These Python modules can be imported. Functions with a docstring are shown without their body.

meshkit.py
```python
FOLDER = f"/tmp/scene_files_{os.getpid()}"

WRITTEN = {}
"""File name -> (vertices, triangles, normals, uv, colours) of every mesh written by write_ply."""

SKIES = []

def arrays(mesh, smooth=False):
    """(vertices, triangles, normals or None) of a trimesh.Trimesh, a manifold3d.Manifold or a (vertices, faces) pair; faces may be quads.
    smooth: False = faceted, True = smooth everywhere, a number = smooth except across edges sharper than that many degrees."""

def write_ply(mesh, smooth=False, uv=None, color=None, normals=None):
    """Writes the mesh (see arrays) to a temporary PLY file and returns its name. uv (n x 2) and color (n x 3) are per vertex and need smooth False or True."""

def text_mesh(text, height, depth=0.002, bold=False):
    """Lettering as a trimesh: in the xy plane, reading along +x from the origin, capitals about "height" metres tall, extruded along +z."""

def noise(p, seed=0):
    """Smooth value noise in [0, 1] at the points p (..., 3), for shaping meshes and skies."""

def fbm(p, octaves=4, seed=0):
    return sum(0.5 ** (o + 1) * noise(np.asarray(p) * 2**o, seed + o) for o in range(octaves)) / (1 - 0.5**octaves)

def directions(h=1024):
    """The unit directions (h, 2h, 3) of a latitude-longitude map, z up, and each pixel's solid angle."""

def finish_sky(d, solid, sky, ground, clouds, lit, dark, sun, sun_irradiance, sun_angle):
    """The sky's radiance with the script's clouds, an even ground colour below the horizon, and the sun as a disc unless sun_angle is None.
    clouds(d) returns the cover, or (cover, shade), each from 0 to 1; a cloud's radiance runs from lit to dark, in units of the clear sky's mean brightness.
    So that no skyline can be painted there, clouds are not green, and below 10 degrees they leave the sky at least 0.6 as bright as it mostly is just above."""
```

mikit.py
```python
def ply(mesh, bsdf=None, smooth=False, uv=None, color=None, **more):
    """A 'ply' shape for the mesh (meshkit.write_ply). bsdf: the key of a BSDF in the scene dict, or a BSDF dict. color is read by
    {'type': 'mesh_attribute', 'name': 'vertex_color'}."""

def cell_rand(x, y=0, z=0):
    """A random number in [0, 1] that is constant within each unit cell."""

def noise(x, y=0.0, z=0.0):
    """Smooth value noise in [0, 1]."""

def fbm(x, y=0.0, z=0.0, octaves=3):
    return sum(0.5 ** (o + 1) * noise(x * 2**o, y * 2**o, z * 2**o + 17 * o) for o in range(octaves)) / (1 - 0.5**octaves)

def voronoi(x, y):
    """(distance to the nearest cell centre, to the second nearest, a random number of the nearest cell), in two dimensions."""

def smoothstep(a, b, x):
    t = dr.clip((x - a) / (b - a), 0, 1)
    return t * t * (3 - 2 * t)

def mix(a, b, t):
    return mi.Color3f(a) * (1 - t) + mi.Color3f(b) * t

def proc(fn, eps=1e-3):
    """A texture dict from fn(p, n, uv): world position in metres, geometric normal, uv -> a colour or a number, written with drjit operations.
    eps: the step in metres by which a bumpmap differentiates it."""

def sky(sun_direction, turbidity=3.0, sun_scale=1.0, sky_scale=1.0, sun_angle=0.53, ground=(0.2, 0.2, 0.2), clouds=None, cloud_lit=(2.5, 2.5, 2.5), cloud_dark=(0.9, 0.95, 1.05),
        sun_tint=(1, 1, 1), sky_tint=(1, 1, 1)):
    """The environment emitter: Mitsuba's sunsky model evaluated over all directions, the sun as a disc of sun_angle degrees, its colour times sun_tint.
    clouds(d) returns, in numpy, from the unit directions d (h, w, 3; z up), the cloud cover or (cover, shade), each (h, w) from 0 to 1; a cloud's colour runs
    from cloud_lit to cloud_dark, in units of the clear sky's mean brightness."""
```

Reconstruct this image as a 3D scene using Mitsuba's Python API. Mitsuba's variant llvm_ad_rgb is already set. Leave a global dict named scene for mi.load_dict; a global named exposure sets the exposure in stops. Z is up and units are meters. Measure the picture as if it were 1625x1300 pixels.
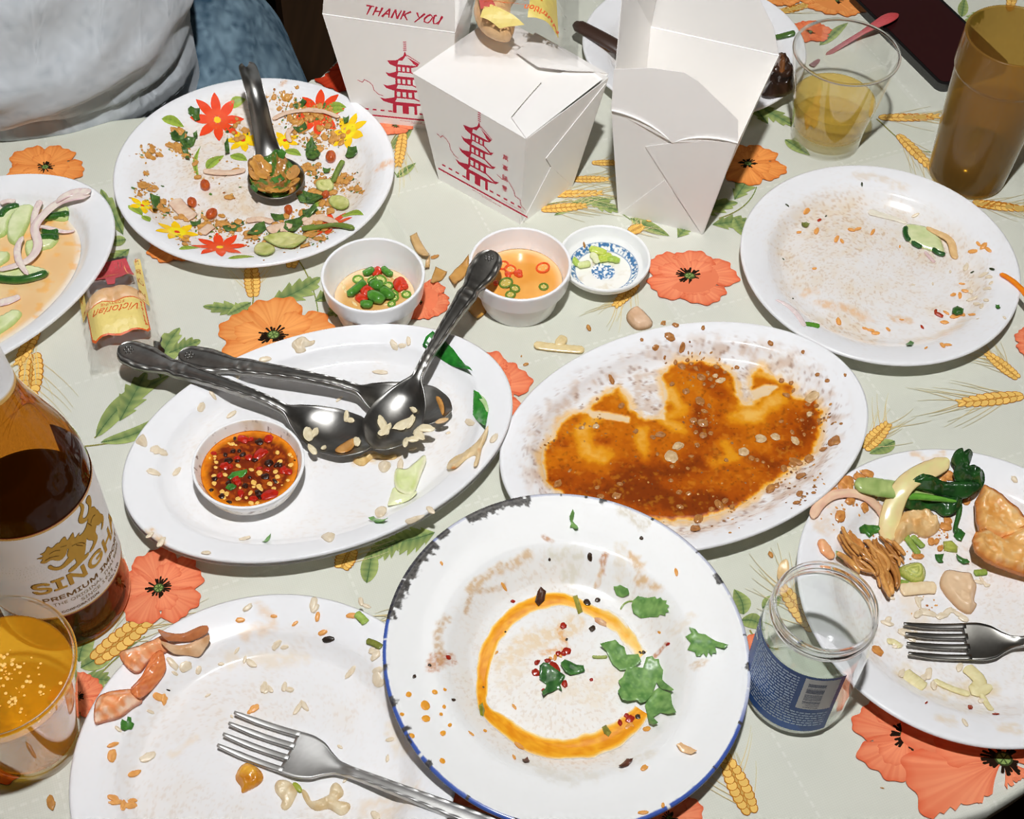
import math, random
import numpy as np, trimesh, mitsuba as mi, mikit, meshkit, manifold3d
from shapely.geometry import Polygon, LineString, Point
from shapely import contains_xy
from scipy.interpolate import PchipInterpolator, CubicSpline
scene, labels = {}, {}
T = mi.ScalarTransform4f
# ------------------------------------------------------------------ camera, lamps, exposure
CAM_H, CAM_F = 0.822, 2250.0
_p, _r = math.radians(51.53), math.radians(2.0)
FW = np.array([0, math.cos(_p), -math.sin(_p)])
_rt, _up = np.array([1.0, 0, 0]), np.cross([1.0, 0, 0], FW)
RT = math.cos(_r) * _rt + math.sin(_r) * _up
UP = -math.sin(_r) * _rt + math.cos(_r) * _up
EYE = np.array([0, 0, CAM_H])
scene['camera'] = {'type': 'perspective', 'fov': 2 * math.degrees(math.atan(812.5 / CAM_F)), 'fov_axis': 'x', 'near_clip': 0.02, 'far_clip': 50.0,
                   'to_world': T().look_at(origin=EYE.tolist(), target=(EYE + FW).tolist(), up=UP.tolist())}
exposure = 0.0
FLASH = [0.0, 0.22, 1.46]
scene['camera_flash'] = {'type': 'disk', 'to_world': T().look_at(origin=FLASH, target=[0.03, 2.0, 0.0], up=[0, 0, 1]) @ T().scale(0.03),
                         'emitter': {'type': 'area', 'radiance': {'type': 'rgb', 'value': [2900, 2920, 2960]}}}
labels['camera_flash'] = {'label': 'round flash head shining down onto the table from above the frame', 'category': 'flash lamp'}
scene['ceiling_lamp'] = {'type': 'rectangle', 'to_world': T().translate([0.2, 1.0, 2.55]) @ T().rotate([1, 0, 0], 180) @ T().scale([0.6, 0.6, 1]),
                         'emitter': {'type': 'area', 'radiance': {'type': 'rgb', 'value': [1.05, 1.02, 0.96]}}}
labels['ceiling_lamp'] = {'label': 'square lamp panel on the ceiling above the table', 'category': 'ceiling lamp'}


# ------------------------------------------------------------------ helpers
def S(r, g=None, b=None):
    """sRGB 0..255 to linear."""
    c = np.array(r if g is None else (r, g, b), float) / 255
    return np.where(c <= 0.04045, c / 12.92, ((c + 0.055) / 1.055) ** 2.4)


def at(px, py, z=0.0):
    """The point at height z seen at this place of the photograph: used to measure where things stand."""
    d = FW + ((px - 812.5) / CAM_F) * RT + ((650 - py) / CAM_F) * UP
    t = (z - CAM_H) / d[2]
    return np.array([d[0] * t, d[1] * t, z])


def cmix(a, b, t):
    return mikit.mix(list(map(float, a)) if isinstance(a, np.ndarray) else a, list(map(float, b)) if isinstance(b, np.ndarray) else b, t)


class Tab:
    """The tablecloth as a resting surface."""
    def h(self, x, y):
        return cloth_h(x, y) + 0.0004


def on(surf, px, py, lift=0.0):
    z = 0.01
    for _ in range(7):
        p = at(px, py, z + lift)
        z = float(surf.h(p[0], p[1]))
    return np.array([p[0], p[1], z + lift])


class MB:
    """Collects vertices, triangles and colours of one mesh."""
    def __init__(self):
        self.v, self.f, self.c, self.n = [], [], [], 0

    def add(self, v, f, c):
        v = np.asarray(v, float); f = np.asarray(f, int)
        if f.shape[1] == 4:
            f = np.vstack([f[:, [0, 1, 2]], f[:, [0, 2, 3]]])
        c = np.asarray(c, float)
        if c.ndim == 1:
            c = np.tile(c, (len(v), 1))
        self.v.append(v); self.f.append(f + self.n); self.c.append(c); self.n += len(v)
        return self

    def get(self):
        return np.vstack(self.v), np.vstack(self.f), np.vstack(self.c)


_used = {}
def num(name):
    k = _used.get(name, 0); _used[name] = k + 1
    return name if k == 0 else f'{name}_{k:03d}'


def put(key, m, bsdf, smooth=True):
    v, f, c = m.get() if isinstance(m, MB) else m
    c = np.asarray(c, float)
    if c.ndim == 1:
        c = np.tile(c, (len(v), 1))
    scene[key] = mikit.ply((v, f), bsdf, smooth=smooth, color=c)
    return key


def say(key, label, cat=None, group=None, kind=None):
    d = {'label': label}
    if cat: d['category'] = cat
    if group: d['group'] = group
    if kind: d['kind'] = kind
    labels[key] = d


def N3(p, s, seed=0, oct=3):
    return meshkit.fbm(np.asarray(p) * s, oct, seed) - 0.5


def mixc(a, b, t):
    t = np.clip(np.asarray(t, float), 0, 1)[..., None]
    return np.asarray(a) * (1 - t) + np.asarray(b) * t


def sst(a, b, x):
    t = np.clip((np.asarray(x, float) - a) / (b - a), 0, 1)
    return t * t * (3 - 2 * t)


def grid_faces(nu, nv, wrap=False):
    """Quads of a grid whose index is i * nv + j; wrap closes j."""
    i, j = np.meshgrid(np.arange(nu - 1), np.arange(nv if wrap else nv - 1), indexing='ij')
    j2 = (j + 1) % nv
    return np.stack([i * nv + j, (i + 1) * nv + j, (i + 1) * nv + j2, i * nv + j2], -1).reshape(-1, 4)


def lathe(prof, n=96, center=(0, 0, 0)):
    """prof: (r, z) rows, ordered so that outward normals come out (bottom to top on the outside)."""
    prof = np.asarray(prof, float)
    a = np.arange(n) * 2 * math.pi / n
    v = np.stack([prof[:, :1] * np.cos(a), prof[:, :1] * np.sin(a), np.repeat(prof[:, 1:], n, 1)], -1).reshape(-1, 3) + center
    return v, grid_faces(len(prof), n, True)[:, ::-1]


def fine(prof, step):
    prof = np.asarray(prof, float)
    s = np.r_[0, np.cumsum(np.hypot(*np.diff(prof, axis=0).T))]
    k = max(2, int(s[-1] / step))
    q = np.unique(np.r_[np.linspace(0, s[-1], k), s])
    return np.stack([np.interp(q, s, prof[:, 0]), np.interp(q, s, prof[:, 1])], 1)


def rounded(prof, r=0.001, n=4):
    """Rounds the inner corners of a profile."""
    p = np.asarray(prof, float); out = [p[0]]
    for a, b, c in zip(p[:-2], p[1:-1], p[2:]):
        d1, d2 = np.linalg.norm(a - b), np.linalg.norm(c - b)
        k = min(r, 0.45 * d1, 0.45 * d2)
        s, e = b + (a - b) / d1 * k, b + (c - b) / d2 * k
        for t in np.linspace(0, 1, n):
            out.append((1 - t) ** 2 * s + 2 * t * (1 - t) * b + t * t * e)
    out.append(p[-1])
    return np.array(out)


def tube(path, rad, n=8, flat=1.0, upv=(0, 0, 1), caps=True):
    """Closed tube along the path; rad per point; flat scales its height against its width."""
    path = np.asarray(path, float); k = len(path)
    rad = np.broadcast_to(np.asarray(rad, float), (k,))
    flat = np.broadcast_to(np.asarray(flat, float), (k,))
    t = np.gradient(path, axis=0); t /= np.linalg.norm(t, axis=1, keepdims=True) + 1e-12
    s = np.cross(t, upv); s /= np.linalg.norm(s, axis=1, keepdims=True) + 1e-12
    u = np.cross(s, t)
    a = np.arange(n) * 2 * math.pi / n
    v = path[:, None] + rad[:, None, None] * (np.cos(a)[None, :, None] * s[:, None] + (flat[:, None] * np.sin(a)[None])[..., None] * u[:, None])
    v = v.reshape(-1, 3); f = grid_faces(k, n, True)
    f = np.vstack([f[:, [0, 1, 2]], f[:, [0, 2, 3]]])
    if caps:
        v = np.vstack([v, path[:1], path[-1:]]); c0, c1 = k * n, k * n + 1
        j = np.arange(n); j2 = (j + 1) % n
        f = np.vstack([f, np.stack([j * 0 + c0, j, j2], 1), np.stack([j * 0 + c1, (k - 1) * n + j2, (k - 1) * n + j], 1)])
    return v, f[:, ::-1]


def spline(pts, n):
    pts = np.asarray(pts, float)
    if len(pts) == 2:
        return pts[0] + np.linspace(0, 1, n)[:, None] * (pts[1] - pts[0])
    s = np.r_[0, np.cumsum(np.linalg.norm(np.diff(pts, axis=0), axis=1))]
    return CubicSpline(s, pts)(np.linspace(0, s[-1], n))


def trimmed(v, f):
    f = np.asarray(f); u, inv = np.unique(f, return_inverse=True)
    return v[u], inv.reshape(f.shape)


def fill(poly, size):
    """A near-even triangulation of a shapely polygon: (xy, faces), anticlockwise."""
    from scipy.spatial import Delaunay
    if poly.geom_type != 'Polygon':
        poly = max(poly.geoms, key=lambda g: g.area)
    pts = []
    for ring in [poly.exterior, *poly.interiors]:
        c = np.array(ring.coords)
        for a, b in zip(c[:-1], c[1:]):
            k = max(1, int(np.ceil(np.linalg.norm(b - a) / size)))
            pts.append(a + (b - a) * (np.arange(k) / k)[:, None])
    x0, y0, x1, y1 = poly.bounds
    gx, gy = np.meshgrid(np.arange(x0, x1, size), np.arange(y0, y1, size * .866))
    gx = gx + (np.arange(len(gx)) % 2)[:, None] * size / 2
    g = np.c_[gx.ravel(), gy.ravel()]
    inner = poly.buffer(-0.45 * size)
    if not inner.is_empty:
        pts.append(g[contains_xy(inner, g[:, 0], g[:, 1])])
    p = np.unique(np.round(np.vstack(pts), 8), axis=0)
    o = p.mean(0); f = Delaunay((p - o) * 1000).simplices
    m = p[f].mean(1); f = f[contains_xy(poly, m[:, 0], m[:, 1])]
    a = p[f]
    cr = (a[:, 1, 0] - a[:, 0, 0]) * (a[:, 2, 1] - a[:, 0, 1]) - (a[:, 1, 1] - a[:, 0, 1]) * (a[:, 2, 0] - a[:, 0, 0])
    f = f[np.abs(cr) > 1e-14]; cr = cr[np.abs(cr) > 1e-14]
    f[cr < 0] = f[cr < 0][:, ::-1]
    return trimmed(p, f)


def smooth_poly(pts, n=8):
    pts = np.asarray(pts, float)
    q = np.vstack([pts, pts[:1]])
    s = np.arange(len(q))
    cs = CubicSpline(s, q, bc_type='periodic')
    return Polygon(cs(np.linspace(0, len(pts), len(pts) * n, endpoint=False))).buffer(0)


def edge_dist(poly, xy):
    import shapely
    return shapely.distance(poly.exterior, shapely.points(xy))


def slab(poly, size, top, bottom):
    """A closed thin solid over a polygon: top(xy), bottom(xy) give heights."""
    if poly.geom_type != 'Polygon':
        poly = max(poly.geoms, key=lambda g: g.area)
    xy, f = fill(poly, size)
    n = len(xy)
    v = np.vstack([np.c_[xy, top(xy)], np.c_[xy, bottom(xy)]])
    e = np.sort(np.vstack([f[:, [0, 1]], f[:, [1, 2]], f[:, [2, 0]]]), 1)
    d = np.vstack([f[:, [0, 1]], f[:, [1, 2]], f[:, [2, 0]]])
    _, idx, cnt = np.unique(e, axis=0, return_index=True, return_counts=True)
    b = d[idx[cnt == 1]]
    side = np.vstack([np.c_[b[:, 0], b[:, 0] + n, b[:, 1] + n], np.c_[b[:, 0], b[:, 1] + n, b[:, 1]]])
    return v, np.vstack([f, f[:, ::-1] + n, side]), xy


# ------------------------------------------------------------------ materials (colour per vertex)
VC = {'type': 'mesh_attribute', 'name': 'vertex_color'}
def pr(**k):
    return {'type': 'twosided', 'b': {'type': 'principled', 'base_color': VC, **k}}
def rgb(c):
    return {'type': 'rgb', 'value': [float(x) for x in c]}
scene['mat_matte'] = {'type': 'twosided', 'b': {'type': 'diffuse', 'reflectance': VC}}
scene['mat_paper'] = pr(roughness=0.45, specular=0.35)
scene['mat_dish'] = pr(roughness=0.17, specular=0.35)
scene['mat_enamel'] = pr(roughness=0.12, specular=0.6, clearcoat=0.4, clearcoat_gloss=0.95)
scene['mat_food'] = pr(roughness=0.35, specular=0.5)
scene['mat_wet'] = pr(roughness=0.14, specular=0.6, clearcoat=0.5, clearcoat_gloss=0.95)
scene['mat_fabric'] = pr(roughness=0.9, specular=0.1, sheen=0.4)
scene['mat_steel'] = pr(metallic=1.0, roughness=0.33)
scene['mat_satin'] = pr(metallic=1.0, roughness=0.48)
scene['mat_black_gloss'] = pr(roughness=0.08, specular=0.6, clearcoat=1.0, clearcoat_gloss=0.98)
scene['mat_glass'] = {'type': 'dielectric', 'int_ior': 1.5, 'ext_ior': 1.0}
def thin(c, ior=1.5):
    return {'type': 'thindielectric', 'int_ior': ior, 'specular_transmittance': rgb(c)}
scene['mat_pane'] = thin((0.96, 0.97, 0.95))
scene['mat_greenglass'] = thin((0.965, 0.985, 0.972))
def murky(c, ior, body, weight, **k):
    """A clear tinted sheet that also scatters a little: film, beer, moulded plastic."""
    return {'type': 'blendbsdf', 'weight': weight, 'a': thin(c, ior), 'b': {'type': 'twosided', 'b': {'type': 'principled', 'base_color': rgb(body), **k}}}
scene['mat_film'] = thin((0.985, 0.985, 0.985), 1.6)
scene['mat_brownglass'] = murky((0.86, 0.50, 0.15), 1.5, S(150, 72, 14), 0.06, roughness=0.15, specular=0.5)
scene['mat_beer'] = murky((1.0, 0.80, 0.26), 1.1, S(252, 176, 36), 0.30, roughness=0.25, specular=0.4)
scene['mat_tea'] = murky((1.0, 0.90, 0.58), 1.1, S(236, 196, 92), 0.18, roughness=0.25, specular=0.4)
scene['mat_amberplastic'] = murky((0.90, 0.74, 0.38), 1.5, S(160, 122, 58), 0.30, roughness=0.28, specular=0.7)
# ------------------------------------------------------------------ room
def wood(p, n, uv):
    x = p.x * 6.0; k = mikit.cell_rand(x)
    g = mikit.fbm(p.x * 90, p.y * 6 + k * 20, 0, 3)
    c = cmix(S(40, 26, 14), S(72, 47, 23), g * 0.6 + k * 0.5)
    import drjit as dr
    fr = x - dr.floor(x)
    return c * dr.select((fr < 0.02), 0.3, 1.0)
scene['mat_floor'] = {'type': 'twosided', 'b': {'type': 'principled', 'base_color': mikit.proc(wood), 'roughness': 0.5}}
scene['mat_wall'] = {'type': 'twosided', 'b': {'type': 'diffuse', 'reflectance': rgb(S(142, 134, 124))}}
def box_mesh(x0, x1, y0, y1, z0, z1):
    m = trimesh.creation.box((x1 - x0, y1 - y0, z1 - z0)); m.apply_translation(((x0 + x1) / 2, (y0 + y1) / 2, (z0 + z1) / 2))
    return m
def struct(key, box, mat, label, cat):
    scene[key] = mikit.ply(box_mesh(*box), mat); labels[key] = {'label': label, 'category': cat, 'kind': 'structure'}
FZ = -0.75
struct('floor', (-2.6, 2.6, -1.6, 3.6, FZ - 0.05, FZ), 'mat_floor', 'dark brown wooden plank floor beyond the table', 'floor')
struct('ceiling', (-2.6, 2.6, -1.6, 3.6, 2.6, 2.65), 'mat_wall', 'ceiling above the table, outside the frame', 'ceiling')
struct('wall_back', (-2.6, 2.6, 3.6, 3.65, FZ, 2.6), 'mat_wall', 'far wall of the room, outside the frame', 'wall')
struct('wall_front', (-2.6, 2.6, -1.65, -1.6, FZ, 2.6), 'mat_wall', 'wall behind the camera', 'wall')
struct('wall_left', (-2.65, -2.6, -1.6, 3.6, FZ, 2.6), 'mat_wall', 'left wall of the room, outside the frame', 'wall')
struct('wall_right', (2.6, 2.65, -1.6, 3.6, FZ, 2.6), 'mat_wall', 'right wall of the room, outside the frame', 'wall')

# ------------------------------------------------------------------ table and cloth
TABLE = Polygon([(-1.05, 0.3235), (0.20, 0.3235), (0.298, 0.3575), (0.72, 0.606), (0.72, 1.50), (0.05, 1.50), (-0.185, 1.022), (-0.30, 0.972), (-0.46, 0.935), (-1.05, 0.87)])
_sa, _sb = np.array([-0.03, 0.705]), np.array([-0.20, 1.04])
_sd = (_sb - _sa) / np.linalg.norm(_sb - _sa); _sn = np.array([-_sd[1], _sd[0]])
def cloth_h(x, y):
    x = np.asarray(x, float); y = np.asarray(y, float)
    s = (x - _sa[0]) * _sd[0] + (y - _sa[1]) * _sd[1]
    d = (x - _sa[0]) * _sn[0] + (y - _sa[1]) * _sn[1]      # positive to the left of the crease
    k = sst(-0.03, 0.05, s)
    z = k * (0.0042 * np.exp(-(d / 0.0055) ** 2) + 0.0026 * sst(0.010, -0.010, d))
    d2 = (x - 0.40) * 0.85 + (y - 0.96) * 0.53
    z = z + 0.0016 * np.exp(-(d2 / 0.012) ** 2) * sst(0.84, 0.90, y)
    d3 = (x - 0.36) * 0.2 + (y - 0.80) * -0.98 + 0.02 * np.sin(x * 30)
    z = z + 0.0022 * np.exp(-(d3 / 0.010) ** 2) * sst(0.38, 0.42, x)
    return z - 0.0006
CX, CY = 0.02, 0.80
def cloth_col(p, n, uv):
    import drjit as dr
    a = math.radians(24)
    u = (p.x * math.cos(a) + p.y * math.sin(a)); v = (-p.x * math.sin(a) + p.y * math.cos(a))
    weave = 0.5 + 0.25 * dr.sin(u * 4200.0) + 0.25 * dr.sin(v * 4200.0)
    big = mikit.fbm(p.x * 5, p.y * 5, p.z * 5, 3)
    cell = 0.105
    fu = u / cell; fv = v / cell
    iu = dr.floor(fu); iv = dr.floor(fv)
    fu = (fu - iu) * cell; fv = (fv - iv) * cell
    chk = mikit.cell_rand(iu, iv, 3)
    dash = dr.select((dr.abs(fu - 0.004) < 0.0009) & (dr.sin(v * 900.0) > -0.3), 1.0, 0.0)
    dash2 = dr.select((dr.abs(fv - 0.004) < 0.0009) & (dr.sin(u * 900.0) > -0.3), 1.0, 0.0)
    dotrow = dr.maximum(dash, dash2)
    c = cmix(S(203, 205, 189), S(213, 213, 202), 0.5 * chk + 0.5 * big)
    c = cmix(c, S(224, 224, 214), dotrow * 0.45)
    return c * (0.97 + 0.05 * weave)
scene['mat_cloth'] = {'type': 'twosided', 'b': {'type': 'principled', 'base_color': mikit.proc(cloth_col), 'roughness': 0.55, 'specular': 0.25}}
def table():
    v, f, _ = slab(TABLE.buffer(-.004), 0.2, lambda q: np.full(len(q), -0.002), lambda q: np.full(len(q), -0.032))
    put('table__tabletop', (v, f, S(24, 18, 15)), 'mat_food', False)
    for i, (x, y) in enumerate([(-0.95, 0.40), (0.12, 0.40), (0.62, 0.66), (0.62, 1.42), (0.10, 1.40), (-0.95, 0.80)]):
        m = box_mesh(x - 0.025, x + 0.025, y - 0.025, y + 0.025, FZ, -0.032)
        put('table__' + num('leg'), (m.vertices, m.faces, S(70, 44, 24)), 'mat_food', False)
    say('table', 'wooden table hidden under the floral cloth', 'table')
    # cloth: the top follows cloth_h; the hem hangs over the edge in soft folds
    xy, f = fill(TABLE, 0.006)
    mb = MB().add(np.c_[xy, cloth_h(xy[:, 0], xy[:, 1])], f, S(205, 206, 192))
    ring = np.array(TABLE.exterior.coords)
    if not TABLE.exterior.is_ccw: ring = ring[::-1]
    L = LineString(ring); n = 900
    q = np.array([L.interpolate(t * L.length).coords[0] for t in np.linspace(0, 1, n, endpoint=False)])
    t = np.roll(q, -6, 0) - np.roll(q, 6, 0); t /= np.linalg.norm(t, axis=1, keepdims=True)
    o = np.c_[t[:, 1], -t[:, 0]]
    s = np.linspace(0, L.length, n, endpoint=False)
    rows = []
    for k, (out, dz) in enumerate([(0, 0), (0.002, -0.0006), (0.0036, -0.003), (0.0040, -0.008), (0.0034, -0.016), (0.0016, -0.020), (-0.001, -0.021)]):
        w = out + max(0, -dz - 0.004) * 0.10 * np.sin(s * 34 + np.sin(s * 9)) 
        base = cloth_h(q[:, 0], q[:, 1]) if k == 0 else 0
        rows.append(np.c_[q + o * w[:, None] if k else q, np.full(n, dz) + base])
    v = np.vstack(rows)
    mb.add(v, grid_faces(len(rows), n, True), S(205, 206, 192))
    v, f, c = mb.get()
    scene['tablecloth'] = mikit.ply((v, f), 'mat_cloth', smooth=True)
    say('tablecloth', 'sage grey oilcloth printed with orange poppies and wheat ears, spread over the table', 'tablecloth')
table()
TAB = Tab()
# ------------------------------------------------------------------ plates
WHITE = S(234, 234, 235)
ROUND_TOP = [(0, .0040), (.60, .0040), (.68, .0052), (.74, .0095), (.785, .0140), (.82, .0158), (.95, .0200), (.985, .0206), (1, .0196)]
ROUND_BOT = [(1.0, .0185), (.985, .0172), (.80, .0118), (.70, .0028), (.66, 0), (.60, 0), (.58, .0014), (0, .0016)]
OVAL_TOP = [(0, .0040), (.66, .0040), (.74, .0052), (.80, .0100), (.84, .0150), (.87, .0165), (.96, .0196), (.988, .0202), (1, .0192)]
OVAL_BOT = [(1.0, .0181), (.985, .0168), (.86, .0124), (.78, .0030), (.73, 0), (.68, 0), (.66, .0014), (0, .0016)]
COUPE_TOP = [(0, .0050), (.50, .0050), (.66, .0070), (.78, .0125), (.86, .0185), (.95, .0222), (.985, .0226), (1, .0216)]
COUPE_BOT = [(1.0, .0206), (.985, .0192), (.86, .0150), (.76, .0085), (.64, .0010), (.56, 0), (.5, 0), (.48, .0022), (0, .0024)]
SOUP_TOP = [(0, .0030), (.46, .0030), (.52, .0046), (.60, .0120), (.67, .0188), (.72, .0212), (.80, .0222), (.95, .0262), (.985, .0272), (1, .0264)]
SOUP_BOT = [(1.0, .0250), (.985, .0246), (.80, .0204), (.70, .0190), (.60, .0096), (.52, .0022), (.46, 0), (0, 0.0006)]


class Plate:
    def __init__(s, c, a, b=None, th=0.0, z0=0.0, top=ROUND_TOP, bot=ROUND_BOT, tilt=(0, 0)):
        s.c, s.a, s.b, s.th, s.z0, s.tilt = np.array(c, float), a, b or a, th, z0, tilt
        s.top, s.bot = PchipInterpolator(*np.array(top).T), np.array(bot)

    def loc(s, x, y):
        dx, dy = np.asarray(x, float) - s.c[0], np.asarray(y, float) - s.c[1]
        u, v = dx * math.cos(s.th) + dy * math.sin(s.th), -dx * math.sin(s.th) + dy * math.cos(s.th)
        return u, v

    def rho(s, x, y):
        u, v = s.loc(x, y)
        return np.hypot(u / s.a, v / s.b)

    def plane(s, x, y):
        return s.z0 + s.tilt[0] * (np.asarray(x, float) - s.c[0]) + s.tilt[1] * (np.asarray(y, float) - s.c[1])

    def h(s, x, y):
        r = s.rho(x, y)
        z = s.top(np.minimum(r, 1.0))
        return s.plane(x, y) + z + 0.0001

    def mesh(s, color, nr=110, na=300, rim=None):
        """color(x, y, rho) gives the colour of the top; rim(rho, phi, top) may replace colours near the edge."""
        r = np.unique(np.r_[np.linspace(0.0, 1, nr), np.linspace(0.93, 1, 14)])[1:]
        rows = [(x, float(s.top(x)), 1) for x in r[::-1]]                       # outside to centre, then the underside
        br = PchipInterpolator(np.arange(len(s.bot)), s.bot)
        under = [(float(q[0]), float(q[1]), 0) for q in br(np.linspace(0, len(s.bot) - 1, 40))]
        prof = np.array([(q[0], q[1], q[2]) for q in under[::-1][1:]] + rows)    # bottom centre -> edge -> top centre
        ph = np.arange(na) * 2 * math.pi / na
        u = prof[:, :1] * s.a * np.cos(ph); v = prof[:, :1] * s.b * np.sin(ph)
        x = s.c[0] + u * math.cos(s.th) - v * math.sin(s.th); y = s.c[1] + u * math.sin(s.th) + v * math.cos(s.th)
        z = s.plane(x, y) + prof[:, 1:2]
        V = np.stack([x, y, z], -1).reshape(-1, 3); n0 = len(V)
        F = grid_faces(len(prof), na, True)[:, ::-1]
        F = np.vstack([F[:, [0, 1, 2]], F[:, [0, 2, 3]]])
        V = np.vstack([V, [[s.c[0], s.c[1], s.z0 + float(s.top(0))]]])
        j = np.arange(na); k = (len(prof) - 1) * na
        F = np.vstack([F, np.stack([k + j, k + (j + 1) % na, j * 0 + n0], 1)])
        RH = np.r_[np.repeat(prof[:, 0], na), 0]; TP = np.r_[np.repeat(prof[:, 2], na), 1]; PH = np.r_[np.tile(ph, len(prof)), 0]
        C = np.tile(WHITE, (len(V), 1))
        C[TP > 0] = color(V[TP > 0, 0], V[TP > 0, 1], RH[TP > 0])
        if rim is not None:
            C = rim(RH, PH, TP, C)
        return V, F, C


def smear(x, y, seed, scale=60, lo=0.52, hi=0.75, stretch=(1, 1)):
    p = np.stack([x * stretch[0], y * stretch[1], x * 0 + seed * 1.7], -1)
    return sst(lo, hi, meshkit.fbm(p * scale, 4, seed))


BEIGE, TAN = S(226, 208, 182), S(196, 160, 118)
def dirty(seed, amount=0.6, base=WHITE, inner=0.72):
    """White glaze with dried, rubbed grease inside the well: wear of the plate itself."""
    def f(x, y, rho):
        k = sst(inner + 0.16, inner - 0.10, rho)
        c = mixc(np.tile(base, (len(x), 1)), BEIGE, amount * 0.40 * k * smear(x, y, seed, 22, 0.35, 0.75))
        c = mixc(c, BEIGE, amount * 0.75 * k * smear(x, y, seed + 3, 95, 0.50, 0.72, (1, 2.2)))
        c = mixc(c, TAN, amount * 0.7 * np.minimum(1, k + 0.15) * smear(x, y, seed + 7, 330, 0.63, 0.74))
        return c
    return f


FLOWER = Plate((-.2202, .8835), .1155, top=COUPE_TOP, bot=COUPE_BOT)
RIGHT = Plate((.2880, .8032), .1105)
LOWER_LEFT = Plate((-.1406, .3614), .1158)
LOWER_RIGHT = Plate((.3078, .5005), .1147)
SALAD = Plate((-.4402, .7467), .141, .097, .8025, top=OVAL_TOP, bot=OVAL_BOT)
OVAL_L0 = Plate((-.1337, .6060), .1425, .0966, .4774, top=OVAL_TOP, bot=OVAL_BOT)
OVAL_L = Plate((-.1330, .6035), .1415, .0960, .4774, z0=.0066, top=OVAL_TOP, bot=OVAL_BOT)
OVAL_R = Plate((.1247, .6220), .1380, .0976, .4115, z0=.0030, tilt=(.028, 0), top=OVAL_TOP, bot=OVAL_BOT)
ENAMEL = Plate((.0400, .4340), .1150, z0=.0100, top=SOUP_TOP, bot=SOUP_BOT, tilt=(-.045, .050))
BACK = Plate((.1545, 1.0700), .1020)
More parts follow.
